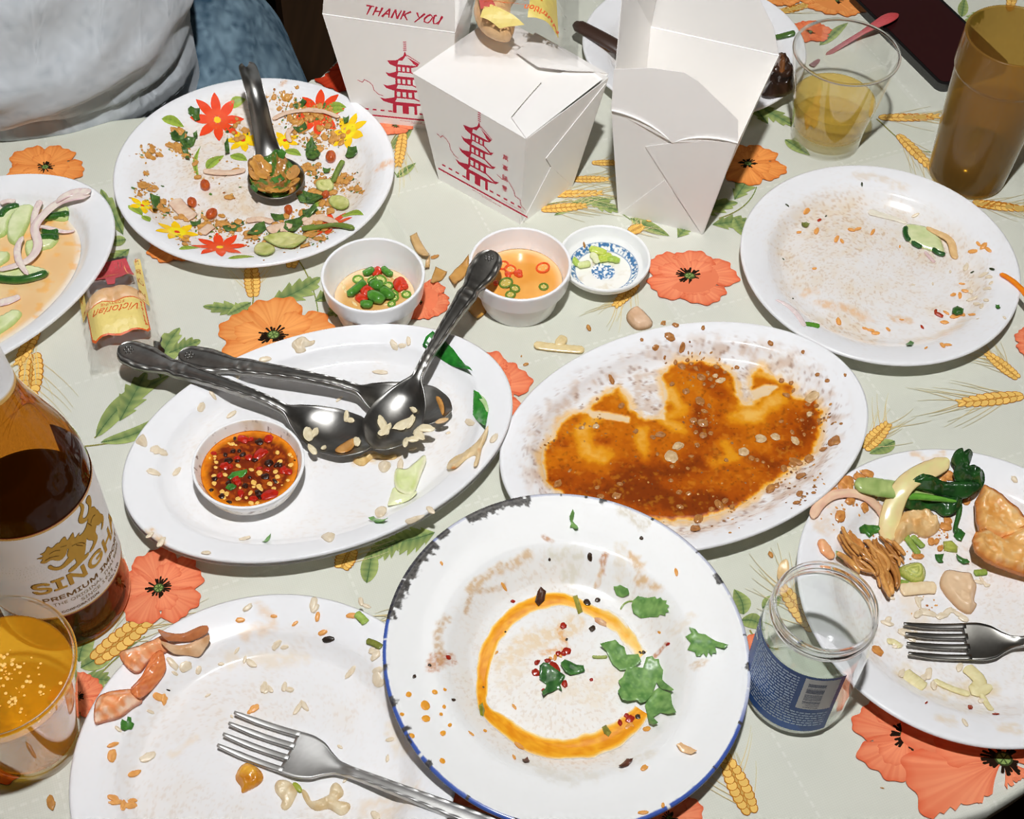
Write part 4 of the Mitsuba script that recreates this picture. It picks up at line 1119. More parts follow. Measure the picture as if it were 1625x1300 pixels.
def phone():
    k = 'phone'
    a, b = at(1490, 152), at(1337, -2)       # near corner, along the left edge
    u = (b - a)[:2]; u /= np.linalg.norm(u); w = np.array([u[1], -u[0]])
    def rr(inset, rad):
        p = Polygon([a[:2] + u * i + w * j for i, j in ((inset, inset), (.155 - inset, inset), (.155 - inset, .078 - inset), (inset, .078 - inset))])
        return p.buffer(-rad).buffer(rad)
    zb = lambda q: cloth_h(q[:, 0], q[:, 1])
    v, f, _ = slab(rr(0, .009), .02, lambda q: zb(q) * 0 + .0105, lambda q: zb(q) * 0 + .0012); put(k + '__case', (v, f, S(16, 15, 16)), 'mat_black_gloss', False)
    v, f, _ = slab(rr(.0035, .007), .02, lambda q: zb(q) * 0 + .0109, lambda q: zb(q) * 0 + .0103); put(k + '__screen', (v, f, S(44, 12, 14)), 'mat_black_gloss', False)
    say(k, 'black phone with a dark red screen lying behind the rocks glass', 'phone'); say(k + '__screen', 'dark red glossy screen'); say(k + '__case', 'glossy black case')
    # red plastic stirrer lying behind the glass with its paddle on the phone
    p0, p1, p2, p3 = at(1288, 104, .004), at(1345, 66, .0065), at(1380, 45, .0135), at(1424, 22, .0135)
    path = spline([p0, p1, p2, p3], 24); rad = np.r_[np.full(14, .0028), np.linspace(.003, .0062, 6), .0062, .0058, .0046, .002]
    v, f = tube(path, rad, 12, .35); put('stirrer', (v, f, mixc(S(150, 120, 124), S(206, 70, 72), np.repeat(np.r_[np.linspace(0, 1, 24)], 12).tolist() + [0, 1])), 'mat_wet'); say('stirrer', 'red plastic stirrer lying behind the rocks glass with its paddle on the phone', 'stirrer')
phone()
# ------------------------------------------------------------------ crockery with its wear
def Z(x0, y0, k):
    return lambda *q: [(x0 + a / k, y0 + b / k) for a, b in q]
c1, c2, c3, c4, c5, c6 = Z(0, 0, 3.096), Z(480, 0, 3.096), Z(900, 0, 2.2414), Z(0, 400, 3.096), Z(480, 340, 2.708), Z(780, 500, 2.621)
c7, c8, c9, c10, c11, c12 = Z(1160, 240, 3.249), Z(1220, 680, 3.825), Z(0, 780, 2.5), Z(100, 920, 2.39), Z(600, 780, 2.5), Z(1140, 860, 2.955)
d1, d2, d3, d4, d5, d6 = Z(180, 500, 3.095), Z(480, 500, 3.094), Z(490, 340, 6.843), Z(720, 340, 4.779), Z(280, 650, 7.22), Z(0, 240, 4.0625)


def seg_dist(x, y, pts):
    d = np.full(len(x), 9.0)
    for a, b in zip(pts[:-1], pts[1:]):
        ab = b - a; t = np.clip(((x - a[0]) * ab[0] + (y - a[1]) * ab[1]) / (ab @ ab + 1e-12), 0, 1)
        d = np.minimum(d, np.hypot(x - a[0] - t * ab[0], y - a[1] - t * ab[1]))
    return d


def stained(P, base, marks):
    """Adds dried smears: (points, half width in metres, colour, strength, ragged scale)."""
    ms = [(np.array([on(P, *q)[:2] for q in pts]), w, col, k, sc) for pts, w, col, k, sc in marks]
    def f(x, y, rho):
        c = base(x, y, rho)
        for i, (p, w, col, k, sc) in enumerate(ms):
            d = seg_dist(x, y, p if len(p) > 1 else np.vstack([p, p + 1e-5]))
            q = np.stack([x, y, x * 0 + i], -1)
            m = sst(w, w * .25, d + w * 1.1 * N3(q, sc, i, 3)) * k * (0.35 + .65 * sst(.35, .62, meshkit.fbm(q * sc * 1.7, 4, i + 40)))
            c = mixc(c, col, m)
        return c
    return f


def plate(key, P, colf, label, mat='mat_dish', rim=None, cat='plate'):
    put(key, P.mesh(colf, rim=rim, **(dict(nr=130, na=700) if rim else {})), mat); say(key, label, cat)


def speck(seed, amount=1.0, inner=.74, base=WHITE, tint=BEIGE, grain=240):
    """A well rubbed with thin dried grease, in fine specks."""
    def f(x, y, rho):
        k = sst(inner + .12, inner - .06, rho) * amount
        q = np.stack([x, y, x * 0 + seed], -1)
        broad = sst(.30, .68, meshkit.fbm(q * 30, 3, seed)); sm = sst(.42, .66, meshkit.fbm(q * grain, 3, seed + 1)); fine_ = sst(.60, .72, meshkit.fbm(q * 650, 2, seed + 2))
        c = mixc(np.tile(base, (len(x), 1)), tint, k * (.16 + .34 * broad + .30 * sm * broad))
        return mixc(c, TAN, np.minimum(1, k + .10 * amount) * fine_ * .45 * (.3 + broad))
    return f


plate('dinner_plate', RIGHT, stained(RIGHT, speck(2, 1.05, .74), [(c7((640, 120), (740, 130), (900, 190)), .006, S(222, 208, 190), .7, 200), (c7((450, 780), (600, 810), (700, 860)), .006, S(228, 186, 140), .8, 160), (c7((840, 860), (920, 870)), .006, S(222, 180, 130), .7, 260),
      (c7((380, 740), (420, 720)), .006, S(226, 190, 150), .7, 200), (c7((900, 990), (1080, 950), (1200, 880)), .006, S(226, 204, 176), .6, 200)]), 'white round plate with grease marks and a cucumber slice, below the rocks glass and tumbler')
plate('dinner_plate_001', LOWER_LEFT, stained(LOWER_LEFT, speck(5, .32, .76, grain=160), [(c10((740, 90), (800, 170), (690, 200)), .006, S(228, 200, 170), .7, 200), (c10((640, 300), (900, 300)), .008, S(230, 214, 190), .6, 160), (c10((1240, 560), (1290, 640)), .007, S(230, 214, 190), .6, 200),
      (c10((1180, 890), (1300, 830)), .012, S(226, 204, 176), .6, 160), (c10((500, 600), (420, 660)), .004, S(232, 216, 194), .6, 200)]), 'white round plate with prawn tails and a fork, at the bottom left')
plate('dinner_plate_002', LOWER_RIGHT, stained(LOWER_RIGHT, speck(8, .36, .76), [(c8((880, 150), (980, 200), (1060, 150)), .004, S(226, 196, 160), .8, 260), (c8((400, 470), (300, 600), (360, 560)), .010, S(228, 204, 176), .7, 160), (c8((800, 950), (900, 1180)), .012, S(230, 210, 180), .5, 160), (c12((870, 620), (1000, 700), (1280, 690)), .009, S(224, 204, 166), .75, 160),
      (c12((1040, 820), (1100, 840)), .006, S(226, 206, 176), .7, 220), (c12((1330, 870), (1400, 880)), .006, S(226, 206, 176), .7, 220)]), 'white round plate of leftover greens, wonton and meat behind the glass jar')
plate('salad_platter', SALAD, speck(11, .25, .82), 'white oval platter of cucumber salad in peach dressing, at the upper left edge', cat='platter')
plate('oval_platter', OVAL_L0, speck(14, .1, .5), 'white oval platter under the platter of spoons, only its lower edge showing', cat='platter')
plate('oval_platter_001', OVAL_L, stained(OVAL_L, speck(16, .22, .74), [(d2((480, 620), (600, 600)), .010, S(226, 210, 180), .5, 160), (d2((260, 720), (460, 690)), .006, S(222, 190, 130), .8, 220), (d1((180, 1060), (240, 1120)), .004, S(222, 180, 120), .8, 300)]),
      'upper white oval platter carrying three spoons and a chilli dish', cat='platter')


def sauce_amount():
    """Where the brown sauce lies on the right oval platter: 0 none, 1 thin and orange, 2 thick and dark."""
    O = [(205, 600), (215, 545), (255, 505), (280, 440), (330, 410), (400, 400), (430, 350), (480, 320), (530, 300), (565, 345), (590, 395), (640, 432), (700, 425), (718, 380), (715, 310), (700, 260), (735, 215), (770, 190), (850, 185), (930, 195), (990, 225), (1020, 280), (1030, 350), (1055, 375),
         (1100, 350), (1070, 300), (1085, 230), (1120, 210), (1190, 265), (1270, 300), (1250, 335), (1300, 345), (1335, 325), (1380, 400), (1378, 480), (1345, 570), (1260, 640), (1130, 730), (1040, 795), (930, 835), (840, 855), (720, 862), (640, 850), (560, 830), (450, 790), (300, 760), (225, 690)]
    W = lambda q: np.array([on(OVAL_R, *p)[:2] for p in c6(*q)])
    poly = Polygon(W(O)).buffer(.0006).buffer(-.0006)
    holes = [Polygon(W(h)) for h in ([(600, 378), (660, 385), (715, 418), (716, 432), (640, 412)], [(1065, 330), (1140, 295), (1185, 300), (1150, 330), (1075, 352)], [(400, 402), (480, 410), (570, 428), (570, 445), (500, 432), (420, 424)], [(1230, 640), (1300, 625), (1290, 650)])]
    dark = [(W([(230, 560), (250, 520), (290, 530)]), .010), (W([(850, 220), (940, 240), (900, 290), (960, 330)]), .011), (W([(860, 380), (860, 440), (880, 500)]), .009), (W([(1340, 370), (1320, 450), (1290, 530), (1200, 560)]), .010), (W([(260, 690), (420, 720), (640, 740), (800, 790), (930, 790)]), .020),
            (W([(540, 640), (760, 660), (850, 620)]), .013), (W([(1100, 600), (1180, 620)]), .012), (W([(440, 520), (480, 530)]), .006)]
    pale = [(W([(560, 310), (600, 370)]), .010), (W([(1050, 390), (1120, 400), (1200, 350)]), .014), (W([(1100, 240), (1210, 270)]), .007), (W([(740, 320), (790, 400), (720, 440), (790, 470)]), .010), (W([(420, 440), (380, 480), (400, 570), (480, 590)]), .012), (W([(970, 540), (1000, 590), (930, 620)]), .010), (W([(620, 480), (640, 600)]), .008), (W([(1000, 430), (1120, 440)]), .010)]
    return poly, holes, dark, pale
SAUCE = sauce_amount()
def oval_r_color():
    poly, holes, dark, pale = SAUCE
    big = poly.buffer(.010)
    base = speck(20, .75, .80)
    def f(x, y, rho):
        import shapely
        c = base(x, y, rho)
        near = rho < .95
        pts = shapely.points(np.c_[x, y]); d = np.full(len(x), 9.0)
        d[near] = shapely.distance(poly, pts[near])
        q = np.stack([x, y, x * 0], -1)
        c = mixc(c, S(208, 184, 164), .75 * sst(.95, .80, rho) * smear(x, y, 31, 150, .46, .70))
        c = mixc(c, S(150, 110, 84), .7 * sst(.95, .78, rho) * smear(x, y, 33, 420, .62, .72))
        c = mixc(c, S(234, 190, 120), sst(.0050, 0, d + .007 * N3(q, 200, 2)) * .8)
        return c
    return f
plate('oval_platter_002', OVAL_R, oval_r_color(), 'right oval platter pooled with orange-brown sauce and bits of mince', cat='platter')


def brown_sauce():
    import shapely
    poly, holes, dark, pale = SAUCE
    xy, f = fill(poly, .0011)
    q3 = np.c_[xy, xy[:, 0] * 0]
    ed = edge_dist(poly, xy)
    a = sst(0, .0042, ed + .0055 * N3(q3, 220, 3))
    for h in holes:
        a = a * sst(.0002, .0022, shapely.distance(h, shapely.points(xy)) + .0014 * N3(q3, 420, 4))
    thick = .54 + .40 * N3(q3, 34, 5) + .24 * N3(q3, 230, 6) + .10 * N3(q3, 700, 16)
    low = OVAL_R.loc(xy[:, 0], xy[:, 1])[1]
    thick = thick + .24 * sst(.03, -.06, low)
    for p, w in dark: thick = thick + .34 * sst(w, 0, seg_dist(xy[:, 0], xy[:, 1], p) + w * .5 * N3(q3, 150, 8))
    for p, w in pale: thick = thick - .44 * sst(w, 0, seg_dist(xy[:, 0], xy[:, 1], p) + w * .6 * N3(q3, 110, 9))
    t = np.clip(a * (0.22 + thick), 0, 1.35)
    c = mixc(S(228, 200, 160), S(234, 180, 84), sst(.0, .16, t)); c = mixc(c, S(222, 146, 22), sst(.20, .46, t)); c = mixc(c, S(196, 104, 8), sst(.42, .74, t)); c = mixc(c, S(166, 74, 6), sst(.72, 1.05, t)); c = mixc(c, S(128, 52, 6), sst(1.0, 1.3, t))
    c = mixc(c, S(92, 40, 8), .45 * sst(.14, .26, N3(q3, 420, 12)) * sst(.4, .8, t)); c = mixc(c, S(226, 150, 40), .25 * sst(.12, .26, N3(q3, 300, 14)) * sst(.3, .6, t))
    z = OVAL_R.h(xy[:, 0], xy[:, 1]) + .0001 + .0005 * sst(0, 1, t) * sst(0, .005, ed)
    put('brown_sauce', (np.c_[xy, z], f, c), 'mat_wet'); say('brown_sauce', 'thin pool of orange-brown sauce on the right oval platter', 'sauce')
brown_sauce()


def flower_print(key):
    k = Ink(FLOWER, .0002, 5)
    def bloom(px, py, R, n, col, core, rot, wid):
        k = Ink(FLOWER, .0002, 5); wid = wid * .86
        c = on(FLOWER, px, py)[:2]
        for i in range(n):
            a = rot + i * 2 * math.pi / n
            L, w = R, R * wid
            t = np.linspace(0, 1, 9); prof = np.sin(np.pi * np.clip(t * .92 + .06, 0, 1)) ** .9 * w / 2
            d = np.array([math.cos(a), math.sin(a)]); o = np.array([-d[1], d[0]])
            p = c + d * (.12 + .88 * t[:, None]) * L
            xy = np.stack([p - o * prof[:, None], p, p + o * prof[:, None]], 1).reshape(-1, 2)
            k.lay(xy, grid_faces(9, 3), mixc(col, col * [1, 1.6, 1.6], np.repeat(t < .3, 3) * .5))
        k.disc(c, R * .13, core, 12)
        put(key + '__' + num('printed_flower'), k.mb, 'mat_dish', False)
    rd, yl, gr = S(236, 74, 36), S(250, 204, 30), S(170, 190, 70)
    bloom(*c1((1068, 590))[0], .0225, 8, rd, yl, .2, .42); bloom(*c1((1568, 565))[0], .0225, 8, rd, yl, .0, .42); bloom(*c1((1080, 1215))[0], .0215, 8, rd, yl, .3, .42); bloom(*c2((130, 1110))[0], .019, 8, rd, yl, .1, .42)
    bloom(*c2((225, 650))[0], .0165, 7, yl, S(236, 150, 30), .3, .5); bloom(*c1((870, 1140))[0], .0165, 7, yl, rd, .1, .5); bloom(*c1((700, 1010))[0], .011, 5, yl, rd, .1, .6); bloom(*c1((1195, 690))[0], .015, 7, yl, rd, .5, .5); bloom(*c1((1400, 690))[0], .013, 7, yl, rd, .5, .5)
    for a, b, w in (((795, 585), (905, 625), .009), ((1130, 530), (1210, 500), .008), ((1015, 830), (1100, 765), .010), ((1130, 765), (1215, 790), .009), ((630, 1010), (700, 1060), .008), ((700, 1060), (735, 1090), .007), ((880, 1225), (980, 1220), .006), ((1120, 1270), (1250, 1262), .006), ((1400, 740), (1480, 765), .008), ((975, 870), (985, 720), .004)):
        p, q = c1(a, b); k.blade(on(FLOWER, *p)[:2], on(FLOWER, *q)[:2], w, S(176, 196, 84), S(126, 156, 56), .1, 0, 12)
    for a, b, w in (((110, 540), (215, 528), .008), ((120, 560), (205, 545), .006), ((190, 1060), (300, 1058), .008), ((60, 1015), (110, 985), .007)):
        p, q = c2(a, b); k.blade(on(FLOWER, *p)[:2], on(FLOWER, *q)[:2], w, S(176, 196, 84), S(126, 156, 56), .1, 0, 12)
    put(key + '__printed_leaves', k.mb, 'mat_dish', False); labels[key + '__printed_leaves'] = {'label': 'green leaves printed between the flowers', 'kind': 'stuff'}
plate('flower_plate', FLOWER, stained(FLOWER, speck(23, .85, .80, tint=S(226, 206, 178)), [(c1((1060, 960), (1130, 1000), (1300, 1040)), .018, S(222, 196, 160), .6, 120), (c2((380, 820), (440, 800)), .006, S(226, 176, 130), .8, 300), (c1((1380, 420), (1400, 400)), .003, S(226, 176, 130), .8, 300)]),
      'white plate printed with red and yellow flowers, holding pork salad scraps and a soup spoon')
flower_print('flower_plate')


def enamel_plate():
    smears = [(c11((360, 390), (430, 330), (520, 290), (600, 250)), .0040, S(214, 184, 146), .95, 260), (c11((350, 480), (370, 400), (480, 385), (500, 370)), .0022, S(206, 176, 140), .9, 320), (c11((890, 320), (895, 260), (905, 245)), .0030, S(190, 130, 80), .9, 380), (c11((860, 390), (890, 310)), .0024, S(214, 180, 140), .9, 300),
              (c11((1000, 250), (1040, 290), (1030, 350), (1110, 380)), .0044, S(214, 180, 136), .95, 260), (c11((960, 60), (1020, 120), (1060, 130)), .0055, S(206, 196, 176), .8, 300), (c11((660, 180), (690, 195)), .0024, S(190, 140, 100), .9, 380), (c11((700, 250), (780, 260), (760, 330)), .0075, S(216, 210, 192), .75, 240),
              (c11((960, 330), (960, 220)), .006, S(222, 210, 190), .7, 240), (c11((270, 500), (230, 560), (250, 680)), .0040, S(206, 176, 140), .9, 320), (c11((220, 660), (290, 660), (210, 700)), .0050, S(196, 132, 76), .8, 460), (c11((560, 600), (700, 560), (780, 530)), .011, S(226, 200, 160), .8, 260), (c11((480, 680), (560, 640), (620, 610)), .007, S(226, 204, 170), .8, 260),
              (c11((700, 780), (860, 800), (940, 730)), .012, S(228, 212, 186), .6, 260), (c11((560, 700), (500, 760)), .008, S(224, 206, 178), .6, 260), (c11((1090, 660), (1140, 610)), .0020, S(190, 130, 90), .9, 380), (c11((560, 1050), (700, 1120), (860, 1130)), .006, S(220, 214, 200), .6, 240), (c11((960, 1090), (1080, 1040)), .006, S(220, 212, 196), .6, 260),
              (c11((720, 540), (750, 620), (650, 640)), .0030, S(220, 160, 80), .8, 360), (c11((1260, 690), (1290, 680)), .004, S(214, 190, 160), .8, 400), (c11((1170, 560), (1240, 500)), .005, S(226, 214, 196), .6, 300), (c11((640, 1110), (780, 1160)), .006, S(214, 210, 200), .5, 240)]
    base = speck(27, .40, .62, S(234, 234, 232))
    col = stained(ENAMEL, base, smears)
    chips = []
    for a, b, w in (((375, 130), (470, 95), .016), ((470, 95), (602, 55), .015), ((255, 200), (298, 182), .010), ((110, 360), (180, 290), .017), ((180, 290), (255, 240), .015), ((70, 455), (125, 375), .015), ((50, 505), (72, 480), .012), ((28, 705), (42, 690), .006), ((68, 840), (86, 815), .010), ((104, 945), (128, 935), .009), ((880, 60), (895, 66), .008), ((1330, 335), (1362, 360), .012), ((90, 985), (120, 1000), .005), ((190, 1080), (205, 1090), .006), ((1474, 690), (1480, 720), .006)):
        p, q = c11(a, b); u = [ENAMEL.loc(*on(ENAMEL, *t)[:2]) for t in (p, q)]
        g = [math.atan2(t[1], t[0]) for t in u]; chips.append((min(g), max(g), w))
    def rim(rho, ph, top, c):
        ph = (ph + math.pi) % (2 * math.pi) - math.pi
        w = np.stack([np.cos(ph) * 9, np.sin(ph) * 9, rho * 0], -1)
        e = rho + .006 * N3(w, 5, 3)
        c = mixc(c, S(66, 92, 168), sst(.976, .984, e) * (.35 + .65 * sst(.0, .3, np.cos(ph - 4.2) + .35)))
        for lo, hi, d in chips:
            q = np.stack([ph * 40, rho * 40, ph * 0], -1)
            m = (ph > lo - .01) & (ph < hi + .01)
            t = sst(1 - d * 3.3 - .010 + .07 * N3(q, 1.0, 5), 1 - d * 3.3 + .004 + .07 * N3(q, 1.0, 5), rho) * m
            c = mixc(c, mixc(S(34, 32, 31), S(96, 92, 86), .42 + 1.8 * N3(q, 2.5, 6)), t * .95)
        for k in range(26):                                    # pin-prick chips along the blue line
            a = -math.pi + k * .2417 + .1 * math.sin(k * 5.3)
            m = (np.abs(ph - a) < .007 + .004 * math.sin(k * 3.1)) & (rho > .978)
            c[m] = S(66, 62, 60) if k % 3 else S(228, 228, 226)
        return c
    plate('enamel_plate', ENAMEL, col, 'chipped white enamel plate with a blue rim, curry stains and coriander leaves', 'mat_enamel', rim)
    # the ring of curry oil left at the foot of the well
    path = spline(np.array([on(ENAMEL, *q)[:2] for q in c11((1048, 872), (960, 955), (860, 1005), (740, 1025), (640, 1015), (560, 975), (480, 915), (422, 865), (412, 780), (418, 700), (440, 620), (485, 545), (560, 475), (650, 437), (735, 428), (800, 450), (870, 485), (950, 530), (1000, 590), (1050, 650))]), 90)
    n = len(path); t = np.gradient(path, axis=0); t /= np.linalg.norm(t, axis=1, keepdims=True); o = np.c_[-t[:, 1], t[:, 0]]
    s = np.linspace(0, 1, n)
    wid = np.interp(s, [0, .06, .16, .24, .36, .42, .50, .60, .70, .78, .82, .88, 1], [.0052, .0060, .0066, .0058, .0046, .0026, .0034, .0040, .0044, .0042, .0030, .0046, .0030]) * (1 + .5 * N3(np.c_[s * 40, s * 0, s * 0], 1.0, 3))
    a = np.interp(s, [0, .75, .82, .88, 1], [1, .95, .6, .45, .22])
    k = np.linspace(-1, 1, 13)
    xy = path[:, None] + o[:, None] * (k[None, :, None] * wid[:, None, None] * 1.28); xy = xy.reshape(-1, 2)
    q3 = np.c_[xy, xy[:, 0] * 0]
    m = (1 - np.abs(k[None]) ** 1.6) * a[:, None]; m = np.clip(m.ravel() * 1.5 + .55 * N3(q3, 330, 4) * (m.ravel() > .02), 0, 1)
    kk = np.tile(np.abs(k) > .99, n); m[kk] = 0
    z = ENAMEL.h(xy[:, 0], xy[:, 1]) + .00005 + .0004 * m * (1 - np.tile(np.abs(k), n) ** 2)
    c = mixc(S(234, 228, 214), S(246, 206, 116), sst(.02, .30, m)); c = mixc(c, S(243, 172, 42), sst(.28, .66, m)); c = mixc(c, S(226, 138, 22), sst(.80, 1.15, m + .55 * N3(q3, 500, 8)))
    put('curry_oil', (np.c_[xy, z], grid_faces(n, 13)[:, ::-1], c), 'mat_wet'); say('curry_oil', 'ring of orange curry oil in the blue-rimmed enamel plate', 'sauce')
enamel_plate()
plate('dinner_plate_003', BACK, speck(30, .5, .74), 'white round plate with dark scraps and a knife, behind the open take-out box')


def dressing():
    import shapely
    th = np.arange(120) * 2 * math.pi / 120
    u, v = .775 * SALAD.a * np.cos(th), .775 * SALAD.b * np.sin(th)
    pts = np.c_[SALAD.c[0] + u * math.cos(SALAD.th) - v * math.sin(SALAD.th), SALAD.c[1] + u * math.sin(SALAD.th) + v * math.cos(SALAD.th)]
    poly = Polygon(pts)
    xy, f = fill(poly, .0025); ed = edge_dist(poly, xy); q3 = np.c_[xy, xy[:, 0] * 0]
    c = mixc(S(240, 206, 152), S(228, 178, 116), .5 + N3(q3, 40, 3)); c = mixc(c, S(236, 226, 210), sst(.006, 0, ed)); c = mixc(c, S(238, 168, 60), .6 * sst(.12, .25, N3(q3, 120, 6)))
    z = np.maximum(SALAD.h(xy[:, 0], xy[:, 1]) + .0001, SALAD.z0 + .0078)
    put('salad_dressing', (np.c_[xy, z], f, c), 'mat_wet'); say('salad_dressing', 'peach coloured dressing pooled in the cucumber salad platter', 'sauce')
dressing()
class Pool:
    """The surface of the dressing, where the salad floats."""
    def h(s, x, y): return np.maximum(SALAD.h(x, y), SALAD.z0 + .0072)
POOL = Pool()
class Level:
    def __init__(s, z): s.z = z
    def h(s, x, y): return np.asarray(x, float) * 0 + s.z


# ------------------------------------------------------------------ pieces of food
RNG = np.random.default_rng(77)
def tagp(name, label, cat, group=None):
    k = num(name); say(k, label, cat, group); return k


def piece(key, surf, pts, thick, ca, cb, mat='mat_food', size=.0014, rough=.25, scale=260, seed=0, dome=.003, curl=0.0, lift=0.0, colf=None, smooth=True):
    """A bit of food with this outline (places in the photograph) lying on surf, thick in the middle and rounded at its edge."""
    w = np.array([on(surf, *p, lift=lift)[:2] for p in pts])
    poly = smooth_poly(w, 5) if smooth else Polygon(w).buffer(0)
    if poly.geom_type != 'Polygon': poly = max(poly.geoms, key=lambda g: g.area)
    size = min(size, math.sqrt(poly.area) / 5)
    seed = seed or len(scene)
    cen = np.array(poly.centroid.coords[0]); R = math.sqrt(poly.area / math.pi)
    def top(q):
        e = edge_dist(poly, q); q3 = np.c_[q, q[:, 0] * 0 + seed]
        k = sst(0, dome, e)
        return surf.h(q[:, 0], q[:, 1]) + lift + thick * (.30 + .70 * k) * (1 + rough * 2 * N3(q3, scale, seed)) + curl * (np.hypot(*(q - cen).T) / R) ** 2 * (.5 + N3(q3, 60, seed + 1)) * 2
    def bot(q):
        return surf.h(q[:, 0], q[:, 1]) + lift + np.maximum(0, curl * (np.hypot(*(q - cen).T) / R) ** 2 * (.5 + N3(np.c_[q, q[:, 0] * 0 + seed], 60, seed + 1)) * 2)
    v, f, xy = slab(poly, size, top, bot)
    q3 = np.c_[xy, xy[:, 0] * 0 + seed]
    c = mixc(ca, cb, .5 + 1.5 * N3(q3, scale * .8, seed + 2)) if colf is None else colf(xy, edge_dist(poly, xy), q3)
    put(key, (v, f, np.vstack([c, c])), mat)
    return poly


def ribbon(key, surf, pts, width, thick, ca, cb, mat='mat_wet', lift=0.0, n=28, seed=0, streak=True):
    """A strip of food following these places of the photograph; width and lift may vary along it."""
    lifts = np.broadcast_to(np.asarray(lift, float), (len(pts),))
    p = np.array([on(surf, *q, lift=l) for q, l in zip(pts, lifts)])
    p = spline(p, n)
    s = np.linspace(0, 1, n)
    w = np.interp(s, np.linspace(0, 1, len(np.atleast_1d(width))), np.atleast_1d(width)) / 2
    w = w * np.clip(np.minimum(s, 1 - s) * 14 + .35, 0, 1)
    m = 12; fl = np.clip(thick / 2 / np.maximum(w, 1e-5), .05, 1.0)
    p[:, 2] += np.minimum(w, thick / 2) * .85
    v, f = tube(p, w, m, fl)
    a = np.r_[np.tile(np.cos(np.arange(m) * 2 * math.pi / m), n), 0, 0]; ss = np.r_[np.repeat(s, m), 0, 1]
    seed = seed or len(scene)
    k = (.5 + .5 * np.abs(a) ** 2 * (1 if streak else 0) - .3 + 1.1 * N3(np.c_[ss * 12, a * 2, a * 0 + seed], 1.0, seed))
    v = v + .10 * w.mean() * N3(v, 500, seed)[:, None]
    put(key, (v, f, mixc(ca, cb, k)), mat)


_ico = {k: trimesh.creation.icosphere(k) for k in (1, 2, 3)}
def lump(key, surf, px, py, L, W, H, rot, ca, cb, mat='mat_food', rough=.3, lod=2, seed=0, lift=0.0, scale=1.0):
    """A small rounded lump, L by W by H metres, turned by rot radians, resting on surf."""
    s = _ico[lod]; v = np.array(s.vertices); seed = seed or len(scene)
    r = 1 + rough * 2 * N3(v * scale + seed * 3.1, 1.6, seed)
    v = v * r[:, None] * [L / 2, W / 2, H / 2]
    v[:, 2] = np.maximum(v[:, 2], -H * .32); v[:, 2] += H * .32
    c0 = on(surf, px, py, lift=lift)
    x = c0[0] + v[:, 0] * math.cos(rot) - v[:, 1] * math.sin(rot); y = c0[1] + v[:, 0] * math.sin(rot) + v[:, 1] * math.cos(rot)
    z = surf.h(x, y) + v[:, 2] + lift
    c = mixc(ca, cb, .5 + 1.3 * N3(s.vertices * 2.0 + seed, 1.0, seed + 1))
    put(key, (np.c_[x, y, z], s.faces, c), mat)


RICE, RICE2 = S(232, 220, 198), S(214, 194, 160)
def grains(surf, pts, label, group, L=.0046, ca=RICE, cb=RICE2, name='rice_grain', cat='rice', jit=.25, wr=(.40, .58)):
    """pts: (x, y) or (x, y, size factor)."""
    for q in pts:
        k = q[2] if len(q) > 2 else 1.0
        key = tagp(name, label, cat, group)
        lump(key, surf, q[0], q[1], L * k * RNG.uniform(.85, 1.2), L * k * RNG.uniform(*(wr if jit < .5 else (.62, .95))), L * (.30 if jit < .5 else .42) * min(k, 1.4), RNG.uniform(0, 3.14), ca, cb, 'mat_wet' if jit >= .5 else 'mat_food', max(jit, .40) if k > 1.2 else jit, 2 if k > 1 else 1)


def residue(key, surf, spots, label, ca, cb, size, mat='mat_wet'):
    """Fine scraps that nobody could count: (x, y, spread in pixels, number) in the photograph."""
    mb = MB(); q = _ico[1]
    for x, y, r, n in spots:
        for i in range(n):
            c = on(surf, x + RNG.normal(0, r), y + RNG.normal(0, r * .75))
            if hasattr(surf, 'rho') and surf.rho(c[0], c[1]) > .97: continue
            a = RNG.uniform(0, 3.14); L = size * RNG.uniform(.5, 1.5)
            v = q.vertices * [L, L * RNG.uniform(.4, .9), L * .4]
            x_, y_ = c[0] + v[:, 0] * math.cos(a) - v[:, 1] * math.sin(a), c[1] + v[:, 0] * math.sin(a) + v[:, 1] * math.cos(a)
            mb.add(np.c_[x_, y_, surf.h(x_, y_) + v[:, 2] + L * .2], q.faces, mixc(ca, cb, RNG.uniform()))
    put(key, mb, mat); labels[key] = {'label': label, 'kind': 'stuff'}


def sized(f, *q):
    """Crop places with an optional third number kept."""
    out = f(*[t[:2] for t in q])
    return [(*o, *t[2:]) for o, t in zip(out, q)]


GRN, GRD, GRL = S(74, 128, 48), S(36, 84, 34), S(150, 178, 78)
def herb(name, surf, pts, label, cat, ca=GRN, cb=GRD, thick=.0010, curl=.0012, group=None, mat='mat_food', lift=0.0002, rough=.5, smooth=False):
    k = tagp(name, label, cat, group)
    def col(xy, e, q3):
        v = mixc(ca, cb, .5 + 1.8 * N3(q3, 300, 3)); return mixc(v, ca * 1.25, .5 * sst(.0006, 0, np.abs(np.sin(N3(q3, 130, 5) * 26)) * .002))
    piece(k, surf, pts, thick, ca, cb, mat, .0012, rough, 330, 0, .0012, curl, lift, col, smooth)
    return k


